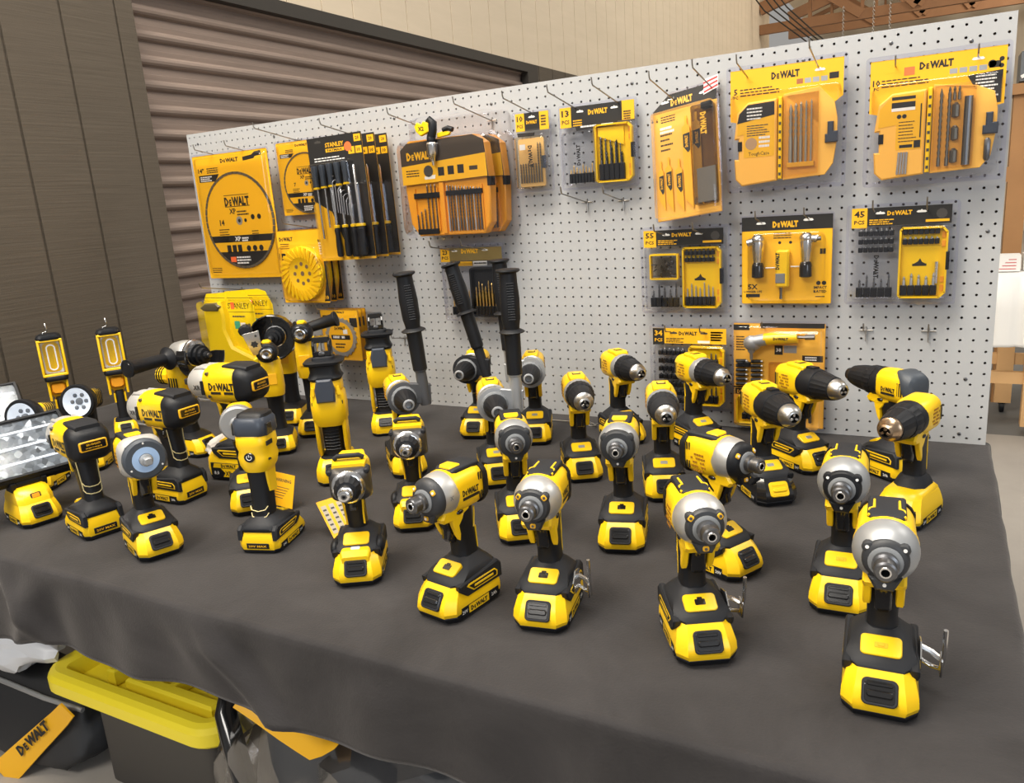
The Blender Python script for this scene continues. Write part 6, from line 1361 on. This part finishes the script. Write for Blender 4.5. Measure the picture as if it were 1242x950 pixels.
    b.slab(o, 1, 7, 1); by = p.part('case_tray', b, AC); b = p.mb(); o2 = [(w_ * .50, h_ * .07), (w_ * .80, h_ * .09), (w_ * .80, h_ * .75), (w_ * .50, h_ * .74)]; b.slab(o2, 7, 21, 3); p.part('clear_lid', b, AMB, by)
    b = p.mb(); b.slab([(w_ * .86, h_ * .33), (w_ * .97, h_ * .33), (w_ * .97, h_ * .42), (w_ * .93, h_ * .42), (w_ * .93, h_ * .5), (w_ * .88, h_ * .5), (w_ * .88, h_ * .40), (w_ * .86, h_ * .40)], 6, 16, 2); p.part('case_latch', b, mat('slate_plastic_head', (.045, .055, .075), .35), by)
    if not ten:
        for k in range(5): b = p.mb(); b.shank(w_ * (.56 + .045 * k), h_ * .17, h_ * (.67 + .006 * k), 4.2 - .5 * k, 13, .55); p.part('masonry_bit', b, LGR)
        b = p.mb().mt(0); b.bx(w_ * .53, w_ * .77, h_ * .15, h_ * .19, 8, 18, 1); p.part('bit_label', b, YELC)
    else:
        for k in range(2): b = p.mb(); b.shank(w_ * (.55 + .06 * k), h_ * .10, h_ * .72, 3.6, 13, .9); p.part('masonry_bit', b, STL)
        b = p.mb(); b.rod(w_ * .75, h_ * .10, w_ * .75, h_ * .64, 8, 14, 10); p.part('drive_guide', b, STL)
        for k in range(3): b = p.mb(); b.cyl([(h_ * (.12 + .18 * k), 3), (h_ * (.13 + .18 * k), 7), (h_ * (.22 + .18 * k), 7), (h_ * (.24 + .18 * k), 3)], w_ * .66, 13, 8); p.part('nut_setter', b, STL)
        for k in range(3): b = p.mb(); b.shank(w_ * (.61 + .035 * k), h_ * .62, h_ * .73, 3, 13, .5); p.part('driver_bit', b, STL)
        b = p.mb(); b.cyl([(h_ * .12, 3), (h_ * .14, 6), (h_ * .28, 6), (h_ * .30, 3)], w_ * .90, 13, 8); p.part('nut_setter', b, STL); b = p.mb()
        for k in range(4): b.tube([b.P(w_ * (.24 + .022 * k), h_ * .06, 22), b.P(w_ * (.25 + .02 * k), h_ * .24, 22)], 2.2, 6)
        p.part('spare_screws', b, LGR)
    p.shell(w_ * .02, w_ * .98, -h_ * .005, h_ * .80, .8, 34, 12, 8); p.flange(-.2, 9, 8, 9); return p
tough(73.5, 83.9, 23.3, 34.5, '5', 'yellow card with five masonry bits in an amber case, in the top row', False)
tough(85.2, 95.8, 23.0, 33.7, '10', 'yellow card with a ten-piece amber case and orange sticker, at the top outer corner', True)
# --- reciprocating blades
p = Pack('saw_blade_pack', 66.95, 73.6, 21.5, 33.6, 2.7, 'tilted card of yellow reciprocating saw blades with a clear grey tube', 'saw blade set', None, roll=-7.0, yaw=-8.9, pitch=-11); w_, h_ = p.w, p.h
def dr(b, t):
    b.mt(1); b.rect(0, w_, h_ * .865, h_, t); b.mt(0); b.lg(w_ * .46, h_ * .905, h_ * .05, w_ * .34, t + .2); b.mt(1); b.tx('6', w_ * .06, h_ * .80, h_ * .03, t); b.lines(w_ * .12, h_ * .825, 3, w_ * .3, h_ * .009, h_ * .02, t, 3)
    hang_hole(b, w_ * .2, h_ * .94, t + .2, 2, .9); hang_hole(b, w_ * .80, h_ * .94, t + .2, 2, .9)
    b.mt(2); b.lines(w_ * .10, h_ * .73, 2, w_ * .24, h_ * .02, h_ * .03, t, 4); b.mt(1)
    for k in range(4): b.lines(w_ * .10, h_ * (.68 - .04 * k), 1, w_ * .2, h_ * .014, h_ * .02, t, k)
card(p, dr, 3, mats_=[mat('amber_card', (.88, .46, .06), .45), INK, WHT, INKG])
for k, (u, v0, v1, wd) in enumerate(((.06, .08, .48, 15), (.18, .06, .50, 17), (.34, .05, .47, 18), (.47, .06, .79, 21), (.63, .07, .80, 21))):
    b = p.mb(); uu = w_ * u; b.slab([(uu, h_ * v0 + 26), (uu + wd, h_ * v0), (uu + wd * .9, h_ * v1 - 26), (uu + wd * .6, h_ * v1 - 20), (uu + wd * .6, h_ * v1), (uu + wd * .3, h_ * v1), (uu + wd * .3, h_ * v1 - 20), (uu - 2, h_ * v1 - 26)], 4 + .6 * k, 5.4 + .6 * k); bl = p.part('saw_blade', b, YELC, smooth=0)
    b = p.mb().mt(0); t = 5.9 + .6 * k; m_ = h_ * (v1 - (.14 if k > 2 else .12)); b.poly([(uu + 1, m_), (uu + wd * .88, m_ + 2), (uu + wd * .88, m_ - 40), (uu + wd * .6, m_ - 46), (uu + 1, m_ - 30)], t); b.mt(1); b.lgup(uu + wd * .62, m_ - 18, wd * .36, 28, t + .2); p.part('lettering', b, [INK, YELC], bl, smooth=0)
b = p.mb(); b.rb(w_ * .64, w_ * .97, h_ * .07, h_ * .84, 5, 3, 24, 4); tb = p.part('blade_tube', b, SMK); b = p.mb(); b.bx(w_ * .66, w_ * .95, h_ * .09, h_ * .36, 4, 8, 1); p.part('spare_blades', b, LGR, tb)
b = p.mb().mt(0); b.lgup(w_ * .80, h_ * .68, h_ * .045, h_ * .17, 24.6, True); p.part('lettering', b, YELC, tb, smooth=0); b = p.mb(); b.bx(w_ * .80, w_ * .95, h_ * .80, h_ * .845, 6, 22, 1); p.part('tube_cap', b, BLK, tb)
b = p.mb().mt(0); b.slab([(w_ * .80, h_ * .92), (w_ * 1.02, h_ * .95), (w_ * 1.03, h_ * 1.045), (w_ * .82, h_ * 1.035)], 1.5, 2.2); b.mt(1)
for k in range(3): b.poly([(w_ * .81, h_ * (.93 + .035 * k)), (w_ * 1.02, h_ * (.96 + .03 * k)), (w_ * 1.02, h_ * (.975 + .03 * k)), (w_ * .81, h_ * (.945 + .035 * k))], 2.6)
p.part('striped_tab', b, [WHT, RED], smooth=0)
p.shell(w_ * .02, w_ * .99, h_ * .01, h_ * .86, .8, 29, 8, 5); p.flange(.1, 4, 8, 6)
# --- right-angle attachment card
p = Pack('right_angle_set', 74.8, 82.9, 12.9, 21.1, .9, 'yellow card with two chrome right-angle heads and a yellow handle, under the twin amber case', 'attachment set', 'right-angle attachment cards'); w_, h_ = p.w, p.h
def dr(b, t):
    b.mt(1); b.rect(0, w_, h_ * .84, h_, t); b.mt(0); b.lg(w_ * .49, h_ * .875, h_ * .065, w_ * .28, t + .2); b.mt(1); b.lines(w_ * .36, h_ * .80, 3, w_ * .26, h_ * .012, h_ * .026, t, 3)
    for k in (0, 1): b.poly(circ(w_ * .018, 8, w_ * (.43 + .12 * k), h_ * .70), t)
    b.tx('5X', w_ * .13, h_ * .17, h_ * .06, t, fit=w_ * .11); b.tx('LONGER LIFE', w_ * .13, h_ * .13, h_ * .024, t, fit=w_ * .21); b.rect(w_ * .05, w_ * .21, h_ * .075, h_ * .115, t)
    b.tx('IMPACT', w_ * .88, h_ * .17, h_ * .03, t, fit=w_ * .14); b.tx('RATED', w_ * .88, h_ * .125, h_ * .03, t, fit=w_ * .14); b.rect(w_ * .83, w_ * .93, h_ * .075, h_ * .085, t); b.poly(circ(w_ * .025, 10, w_ * .86, h_ * .235), t); b.poly(circ(w_ * .025, 10, w_ * .92, h_ * .235), t); b.rect(w_ * .87, w_ * .93, h_ * .56, h_ * .62, t)
    hang_hole(b, w_ * .22, h_ * .92, t + .2, 2, .9); hang_hole(b, w_ * .74, h_ * .94, t + .2, 2, .9)
card(p, dr, 4)
for k, u in enumerate((.20, .73)):
    b = p.mb(); cu = w_ * u; b.cyl([(h_ * .48, 10), (h_ * .55, 12), (h_ * .60, 13), (h_ * .70, 15), (h_ * .76, 13)], cu, 16, 16); b.ell(b.P(cu, h_ * .745, 16), (16, 15, 14), 14, 8)
    dirn = -1 if k == 0 else 1; b.rod(cu, h_ * .74, cu + dirn * 24, h_ * (.71 if k == 0 else .735), 9, 16, 12); hd = p.part('angle_head', b, CHR, smooth=50)
    b = p.mb(); b.rod(cu + dirn * 20, h_ * (.715 if k == 0 else .735), cu + dirn * (26 if k == 0 else 32), h_ * (.71 if k == 0 else .74), 5, 16, 8); p.part('hex_socket', b, STL, hd)
    b = p.mb(); b.cyl([(h_ * .31, 11), (h_ * .32, 14.5), (h_ * .44, 14.5), (h_ * .47, 13), (h_ * .49, 10)], cu, 16, 14); p.part('drive_sleeve', b, BLKG, hd)
b = p.mb(); b.rb(w_ * .40, w_ * .55, h_ * .20, h_ * .62, 5, 4, 24, 4); hn = p.part('guide_handle', b, YEL); b = p.mb(); b.lgup(w_ * .445, h_ * .50, h_ * .04, h_ * .19, 24.4); p.part('lettering', b, INK, hn, smooth=0)
b = p.mb(); b.bx(w_ * .405, w_ * .51, h_ * .25, h_ * .36, 22, 25.5, 1); p.part('grip_pad', b, GRY, hn); b = p.mb(); b.cyl([(h_ * .06, 2), (h_ * .07, 4), (h_ * .12, 3), (h_ * .21, 4)], w_ * .46, 14, 8); p.part('driver_bit', b, STL, hn)
b = p.mb(); b.rod(w_ * .28, h_ * .42, w_ * .39, h_ * .42, 1.6, 10, 6); b.rod(w_ * .56, h_ * .43, w_ * .66, h_ * .43, 1.6, 10, 6); p.part('plastic_tie', b, WHT)
p.shell(w_ * .08, w_ * .92, h_ * .04, h_ * .80, .8, 34, 14, 8); p.flange(.1, 4, 6, 5)
p = Pack('right_angle_set', 74.0, 82.5, .7, 11.0, .9, 'yellow card with a grey-headed right-angle drill attachment, behind two drills with black collars', 'attachment set', 'right-angle attachment cards'); w_, h_ = p.w, p.h
def dr(b, t):
    b.mt(1); b.rect(0, w_ * .18, h_ * .93, h_ * .985, t); b.rect(w_ * .30, w_ * .99, h_ * .955, h_ * 1.0, t); b.lines(w_ * .03, h_ * .86, 6, w_ * .12, h_ * .012, h_ * .025, t, 4)
    b.rect(w_ * .46, w_ * .55, h_ * .70, h_ * .79, t); b.mt(4); b.rect(w_ * .56, w_ * .70, h_ * .72, h_ * .79, t); b.mt(2); b.tx('38', w_ * .505, h_ * .73, h_ * .035, t + .2)
    b.mt(1); b.rect(w_ * .76, w_ * .98, h_ * .64, h_ * .70, t); b.mt(2); b.lines(w_ * .79, h_ * .675, 2, w_ * .16, h_ * .012, h_ * .022, t + .2, 3); b.mt(1); b.poly(circ(w_ * .04, 10, w_ * .87, h_ * .57), t)
    b.rect(0, w_, h_ * .365, h_ * .38, t); b.mt(1); b.rect(w_ * .02, w_ * .66, h_ * .30, h_ * .36, t); b.mt(0); b.tx('DEWALT', w_ * .14, h_ * .31, h_ * .035, t + .2, fit=w_ * .2)
card(p, dr, 3, mats_=[mat('amber_card', (.88, .46, .06), .45), INK, WHT, INKG, LGR])
b = p.mb(); b.ell(b.P(w_ * .23, h_ * .82, 20), (22, 16, 20), 14, 8); b.rod(w_ * .23, h_ * .83, w_ * .38, h_ * .86, 15, 20, 14); b.cyl([(h_ * .66, 2), (h_ * .67, 4), (h_ * .72, 4), (h_ * .74, 9), (h_ * .82, 10)], w_ * .22, 20, 12); hd = p.part('angle_head', b, LGR, smooth=50)
b = p.mb(); b.rod(w_ * .36, h_ * .86, w_ * .72, h_ * .885, 15, 20, 14); bd = p.part('guide_handle', b, YEL); b = p.mb(); b.lg(w_ * .55, h_ * .865, h_ * .024, w_ * .16, 35.6); p.part('lettering', b, INK, bd, smooth=0)
b = p.mb(); b.rod(w_ * .72, h_ * .885, w_ * .80, h_ * .885, 4, 20, 8); b.rod(w_ * .80, h_ * .885, w_ * .90, h_ * .89, 7, 20, 10); p.part('hex_shank', b, STL)
holders(p, w_ * .05, w_ * .20, h_ * .58, 2, 3, 5, LGR, 8, 12, 3); 
for r_ in range(6):
    for c_ in range(2):
        b = p.mb(); u, v = w_ * (.09 + .17 * c_), h_ * (.41 + .045 * r_); b.rod(u - 12, v, u + 12, v + 1, 4.4, 8, 6); p.part('bit_clip', b, BLK); b = p.mb(); b.rod(u + 2, v, u + 16, v + 1, 2.6, 9, 6); p.part('driver_bit', b, LGR)
b = p.mb(); b.rb(w_ * .40, w_ * .74, h_ * .42, h_ * .63, 4, 1, 14, 2); p.part('bit_box', b, AMB)
cs = open_case(p, w_ * .04, w_ * .78, h_ * .02, h_ * .29); holders(p, w_ * .10, w_ * .60, h_ * .06, 8, 12, 24, STL, 8, 16, 2.2)
b = p.mb(); b.shank(w_ * .86, h_ * .06, h_ * .28, 4, 9, .7); p.part('drill_bit', b, STL)
p.shell(w_ * .02, w_ * .98, h_ * .01, h_ * .96, .8, 40, 10, 8); p.flange(.1, 5, 8, 6)
# --- circular saw blades on cards, three deep
def saw_card(i, label):
    p = Pack('circular_blade_pack', 22.3, 28.4, 5.9, 12.4, 2.6 - .75 * i, label, 'saw blade pack', 'circular saw blades hung one behind another'); w_, h_ = p.w, p.h; cx, cy, R = w_ * .5, h_ * .46, w_ * .40
    def dr(b, t): b.mt(1); b.rect(w_ * .06, w_ * .26, h_ * .84, h_ * .89, t); b.lg(w_ * .5, h_ * .93, h_ * .035, w_ * .3, t); b.rect(w_ * .76, w_ * .95, h_ * .66, h_ * .84, t)
    card(p, dr, 2)
    b = p.mb(); o = []
    for k in range(24): a = 2 * PI * k / 24; o += [(cx + R * 1.06 * cos(a), cy + R * 1.06 * sin(a)), (cx + R * .99 * cos(a + .12), cy + R * .99 * sin(a + .12)), (cx + R * .97 * cos(a + .2), cy + R * .97 * sin(a + .2))]
    b.slab(o, 2, 4); sb = p.part('saw_blade', b, LGR, smooth=0)
    b = p.mb().mt(0); b.slab(circ(R * .80, 36, cx, cy), 4, 4.5); t = 4.8; b.mt(1); b.lg(cx, cy + R * .40, R * .16, R * .7, t); b.rect(cx - R * .62, cx + R * .62, cy - R * .12, cy + R * .12, t); b.mt(2); b.lines(cx - R * .5, cy - R * .05, 1, R, R * .12, 1, t + .2, 4); b.rect(cx + R * .2, cx + R * .48, cy + R * .18, cy + R * .42, t); b.mt(1); b.lines(cx - R * .4, cy - R * .4, 2, R * .7, R * .08, R * .16, t, 6); b.mt(3); b.poly(circ(R * .08, 10, cx, cy), t + .4)
    p.part('blade_label', b, INKW, sb, smooth=0); p.shell(w_ * .03, w_ * .97, h_ * .02, h_ * .9, .5, 9, 10, 4); p.flange(0, 3, 6, 5); return p
for i, l in enumerate(('circular saw blade on a yellow card, low on the board, front of three', 'circular saw blade card hung second, its clear edge showing', 'circular saw blade card at the back of three, next to an empty hook')): saw_card(i, l)
# --- bright yellow carded packs low at the dark end
def sty(i, label):
    p = Pack('yellow_tool_pack', 3.0 + .9 * i, 13.0 + .9 * i, 4.6, 15.1, 4.5 - 2.4 * i, label, 'tool pack', 'bright yellow tool packs hung one behind another'); w_, h_ = p.w, p.h
    b = p.mb().mt(0); o = [(w_ * .02, 0), (w_ * .98, 0), (w_ * .98, h_ * .80), (w_ * .88, h_ * .97), (w_ * .74, h_ * 1.0), (w_ * .12, h_ * .97), (w_ * .02, h_ * .82)]; b.slab(o, 0, 1.2); t = 1.5; b.mt(1); b.tx('STANLEY', w_ * .70, h_ * .78, h_ * .075, t, fit=w_ * .40, bold=0); b.rect(w_ * .02, w_ * .98, h_ * .915, h_ * .921, t); b.rect(w_ * .46, w_ * .98, h_ * .735, h_ * .740, t)
    b.mt(6); b.rect(w_ * .58, w_ * .68, h_ * .52, h_ * .62, t); b.mt(2); b.rect(w_ * .69, w_ * .78, h_ * .54, h_ * .60, t); b.mt(3); b.lines(w_ * .56, h_ * .67, 1, w_ * .3, h_ * .02, .1, t, 3); b.poly(circ(w_ * .025, 8, w_ * .85, h_ * .57), t)
    b.mt(5); b.rect(w_ * .555, w_ * .62, h_ * .775, h_ * .86, t + .2); p.part('backing_card', b, [STY, INK, WHT, INKG, LGR, ORS, GRN], smooth=0)
    b = p.mb(); o = [(w_ * .05, h_ * .04), (w_ * .9, h_ * .04), (w_ * .93, h_ * .16), (w_ * .52, h_ * .30), (w_ * .42, h_ * .52), (w_ * .44, h_ * .70), (w_ * .40, h_ * .88), (w_ * .12, h_ * .86), (w_ * .08, h_ * .72), (w_ * .16, h_ * .54), (w_ * .06, h_ * .30)]; b.slab([(u + w_ * .06, v) for u, v in o], 1.5, 28, 8); tl = p.part('tool_body', b, STY, smooth=40)
    b = p.mb(); b.slab([(w_ * .15, h_ * .76), (w_ * .42, h_ * .76), (w_ * .47, h_ * .82), (w_ * .40, h_ * .87), (w_ * .20, h_ * .86), (w_ * .09, h_ * .80)], 22, 33, 4); p.part('grip_cap', b, mat('bronze_plastic', (.12, .10, .05), .3), tl, smooth=40)
    b = p.mb(); b.bx(w_ * .47, w_ * .50, h_ * .04, h_ * .97, 1.3, 2.4, .4); p.part('card_fold', b, STY, smooth=0)
    p.shell(w_ * .02, w_ * .96, h_ * .02, h_ * .9, .8, 38, 20, 10); return p
for i, l in enumerate(('bright yellow tool pack behind the grinders, bronze cap on its tool, front of two', 'second bright yellow tool pack, only half its printed name showing')): sty(i, l)
# --- hooks: (x, z, length, what it carries)
for x, z, L, lab in (
    (6.6, 32.6, 4.6, 'peg hook carrying the tall blade card, nearer the dark end'), (12.2, 32.6, 4.6, 'peg hook carrying the tall blade card, nearer the smaller blade card'),
    (20.0, 33.4, 7.1, 'long peg hook carrying the smaller blade card'), (30.0, 32.8, 7.0, 'long peg hook through the carded screwdriver sets'), (20.6, 22.6, 5.2, 'peg hook carrying the cup wheel cards'),
    (39.8, 32.7, 7.6, 'long peg hook carrying the amber bit cases, nearer the screwdrivers'), (48.0, 32.8, 7.6, 'long peg hook carrying the amber bit cases, nearer the small tube pack'),
    (53.0, 33.0, 6.5, 'peg hook carrying the small ten-piece tube pack'), (58.3, 32.7, 7.4, 'peg hook on one side of the 13-piece pack, by the tube pack'), (62.9, 32.7, 7.6, 'peg hook on the other side of the 13-piece pack'),
    (68.2, 32.6, 7.3, 'peg hook carrying the tilted saw blade card, lower end'), (72.0, 33.1, 7.1, 'peg hook carrying the tilted saw blade card, by its striped tab'), (75.4, 33.4, 5.6, 'peg hook carrying the five masonry bits, outer one'), (81.4, 33.5, 6.6, 'peg hook carrying the five masonry bits, inner one'),
    (87.5, 32.6, 2.0, 'peg hook beside the orange sticker of the ten-piece case'), (93.4, 32.6, 2.2, 'peg hook at the outer end of the ten-piece case'), (67.3, 19.7, 4.4, 'peg hook carrying the 55-piece pack, by its number'), (71.0, 19.7, 4.2, 'peg hook carrying the 55-piece pack, on its far end'),
    (76.6, 20.5, 3.6, 'peg hook above one chrome angle head'), (80.8, 20.6, 3.6, 'peg hook above the other chrome angle head'), (86.3, 20.9, 3.4, 'peg hook carrying the 45-piece pack, by its number'), (90.4, 20.9, 3.6, 'peg hook carrying the 45-piece pack, outer end'),
    (58.7, 23.5, 6.4, 'empty peg hook under the 13-piece pack, first of the pair'), (62.7, 23.4, 5.5, 'empty peg hook under the 13-piece pack, second of the pair'), (85.9, 10.3, 3.2, 'empty peg hook under the 45-piece pack, first of the pair'), (91.0, 10.3, 3.2, 'empty peg hook under the 45-piece pack, outer of the pair'),
    (42.6, 18.9, 6.2, 'peg hook carrying the gold bit pack, by its number'), (46.6, 18.9, 6.2, 'peg hook carrying the gold bit pack, far end'), (24.6, 12.0, 5.6, 'peg hook carrying the circular saw blade cards'), (6.2, 14.8, 6.8, 'long peg hook carrying the bright yellow tool packs'),
    (33.3, 8.5, 2.6, 'short empty peg hook between the saw blade card and a black side handle'), (67.6, 9.9, 2.6, 'peg hook carrying the 34-piece pack, by its number'), (71.1, 9.9, 2.6, 'peg hook carrying the 34-piece pack, far end'), (77.0, 10.4, 2.4, 'peg hook carrying the grey-headed attachment card')):
    hook(x, z, L, lab, 'peg hooks in the pegboard')
# ------------------------------------------------------------------ what is kept under the table
t = thing('toolbox', W(25.0, -34.5, -TZ), 0, 'dark toolbox with a bright yellow recessed lid under the hem of the cloth', 'toolbox')
def tb(nm, m, f, sm=30, par=None):
    b = MB(); f(b); b.v = [tuple(Vector(v) * 25.4) for v in b.v]; return b.build(nm, m, par or t, smooth=sm)
def rbx(b, x0, x1, y0, y1, z0, z1, r, bev): b.prism(rr(x1 - x0, y1 - y0, r, 4, (x0 + x1) / 2, (y0 + y1) / 2), z0, z1, bev)
tb('case_body', mat('dark_grey_case', (.05, .046, .042), .6), lambda b: rbx(b, -5.0, 11.8, -4.9, 4.9, 0, 9.0, 1.2, .3))
def lid(b):
    o = rr(26.2, 11.4, 3.2, 6); b.loft([[(x, y, z) for x, y in q] for q, z in ((inset(o, .25), 8.8), (o, 9.1), (o, 10.3), (inset(o, .3), 10.8), (inset(o, .8), 11.05))], True, False)
    i = inset(o, .8); rc = rr(21.6, 8.6, .8, 6, .3, .25)
    b.loft([[(x, y, z) for x, y in q] for q, z in ((i, 11.05), (rc, 11.0), (inset(rc, .35), 9.3))], False, True)
L_ = tb('lid', mat('lemon_plastic', (.93, .76, .03), .36), lid, 30)
tb('lid_divider', MATS['lemon_plastic'], lambda b: (b.box(-5.6, -4.4, -2.6, 4.0, 9.3, 11.1, .2), b.box(-9.4, -5.6, -.2, .8, 9.3, 10.9, .2), b.box(2.4, 3.2, -2.2, 4.0, 9.3, 10.8, .15), b.prism([(-4.4, 4.0), (2.4, 4.0), (-.4, .2)], 9.3, 10.4, .1), b.box(-2.5, 9.8, -2.8, -1.4, 9.3, 10.9, .25)), 30, L_)
tb('lid_slot', INK, lambda b: b.prism(rr(1.8, .35, .15, 3, -10.6, 3.9), 10.9, 11.10), 0, L_)
# soft bags
def soft(name, loc, rx, ry, rz, m, label, cat, seed, amp=.22, sub=4, fac=1.6, sm=80, boxy=1.):
    o = crumple(name, loc, rx, ry, rz, m, label, cat, seed, amp, sub, fac, boxy); o.data.set_sharp_from_angle(angle=rad(sm)); return o
NYL = mat('black_nylon', (.020, .021, .024), .55, bump=.3, bscale=500)
bag = soft('tool_bag', W(6.0, -36.4, -25.9), .33, .098, .11, NYL, 'black nylon tool bag with a printed yellow strap, beside the toolbox', 'bag', 5.2, .14, boxy=.6)
def slump(z): return -.07 * max(0., (.07 - z) / .17)
for v in bag.data.vertices:
    if v.co.y < 0: v.co.y += slump(v.co.z)
b = MB(); rows = []
for k in range(13):
    q = k / 12; c = Vector((.07 + .215 * q, -.118 + .012 * q * q, -.10 + .20 * q)); wd = .040 - .016 * q; c.y += slump(c.z); d_ = Vector((.74, .1, -.64)).normalized()
    rows.append([tuple(c - d_ * wd), tuple(c + d_ * wd), tuple(c + d_ * wd + Vector((0, .005, 0))), tuple(c - d_ * wd + Vector((0, .005, 0)))])
b.loft(rows); st = b.build('yellow_strap', YELC, bag, scale=1, smooth=60)
b = MB(); X_ = Vector((.215, .09, .20)).normalized(); Y_ = Vector((-.68, 0, .73)).normalized()
b.logo(Vector((.185, -.1205 + slump(.006), .006)), X_, Y_, .026, .13); b.build('lettering', INK, st, scale=1, smooth=0)
b = MB(); b.tube([(-.30, -.07, .075), (-.2, -.085, .088), (0, -.09, .094), (.16, -.088, .09), (.29, -.07, .078)], .007, 7); b.build('piping', LGR, bag, scale=1, smooth=60)
soft('plastic_bag', W(.2, -37.4, -17.6), .285, .10, .105, mat('white_bag', (.62, .64, .68), .35, bump=.3, bscale=30), 'crumpled white plastic bag lying on the black tool bag', 'plastic bag', 1.7, .30, 4, 2.2, 24)
bag2 = soft('tool_bag', W(54.5, -39, -18.5), .24, .165, .28, NYL, 'black tool bag with a yellow panel, wrapped in clear plastic under the hem', 'bag', 8.3, .14)
b = MB(); rows = []
for (x, z, wd) in ((-.11, .262, .010), (-.06, .252, .016), (-.01, .238, .020), (.03, .222, .016), (.06, .222, .024), (.09, .235, .020), (.12, .246, .008)):
    rows.append([(x, -.168, z + wd), (x - .01, -.188, z - wd), (x - .01, -.182, z - wd), (x, -.162, z + wd)])
b.loft(rows); b.build('yellow_panel', YELC, bag2, scale=1, smooth=60)
b = MB(); b.tube([(-.26, -.06, .22), (-.22, -.13, .17), (-.15, -.17, .07), (-.10, -.18, -.02)], .022, 8); b.build('carry_handle', BLKG, bag2, scale=1, smooth=60)
o = soft('clear_bag', W(54.5, -39.2, -18.6), .30, .205, .30, CLRW, 'clear plastic bag wrapped round the second black tool bag', 'plastic bag', 2.9, .20, 4, 2.6, 20)
o = soft('clear_bag', W(44.5, -41.5, -26.2), .13, .12, .10, mat('cloudy_wrap', (.45, .44, .42), .25, bump=.4, bscale=40), 'cloudy crumpled wrap between the yellow toolbox lid and the wrapped bag', 'plastic bag', 6.1, .3, 4, 2.4, 22)
b = MB(); b.box(-55, 55, -40, 40, 0, .6); o = b.build('paper_slip', mat('pale_paper', (.72, .70, .58), .6), loc=W(29.5, -46.5, -TZ + .01), smooth=0); o.rotation_euler = (0, 0, rad(-20)); tag(o, 'pale paper slip on the floor in front of the toolbox', 'paper')
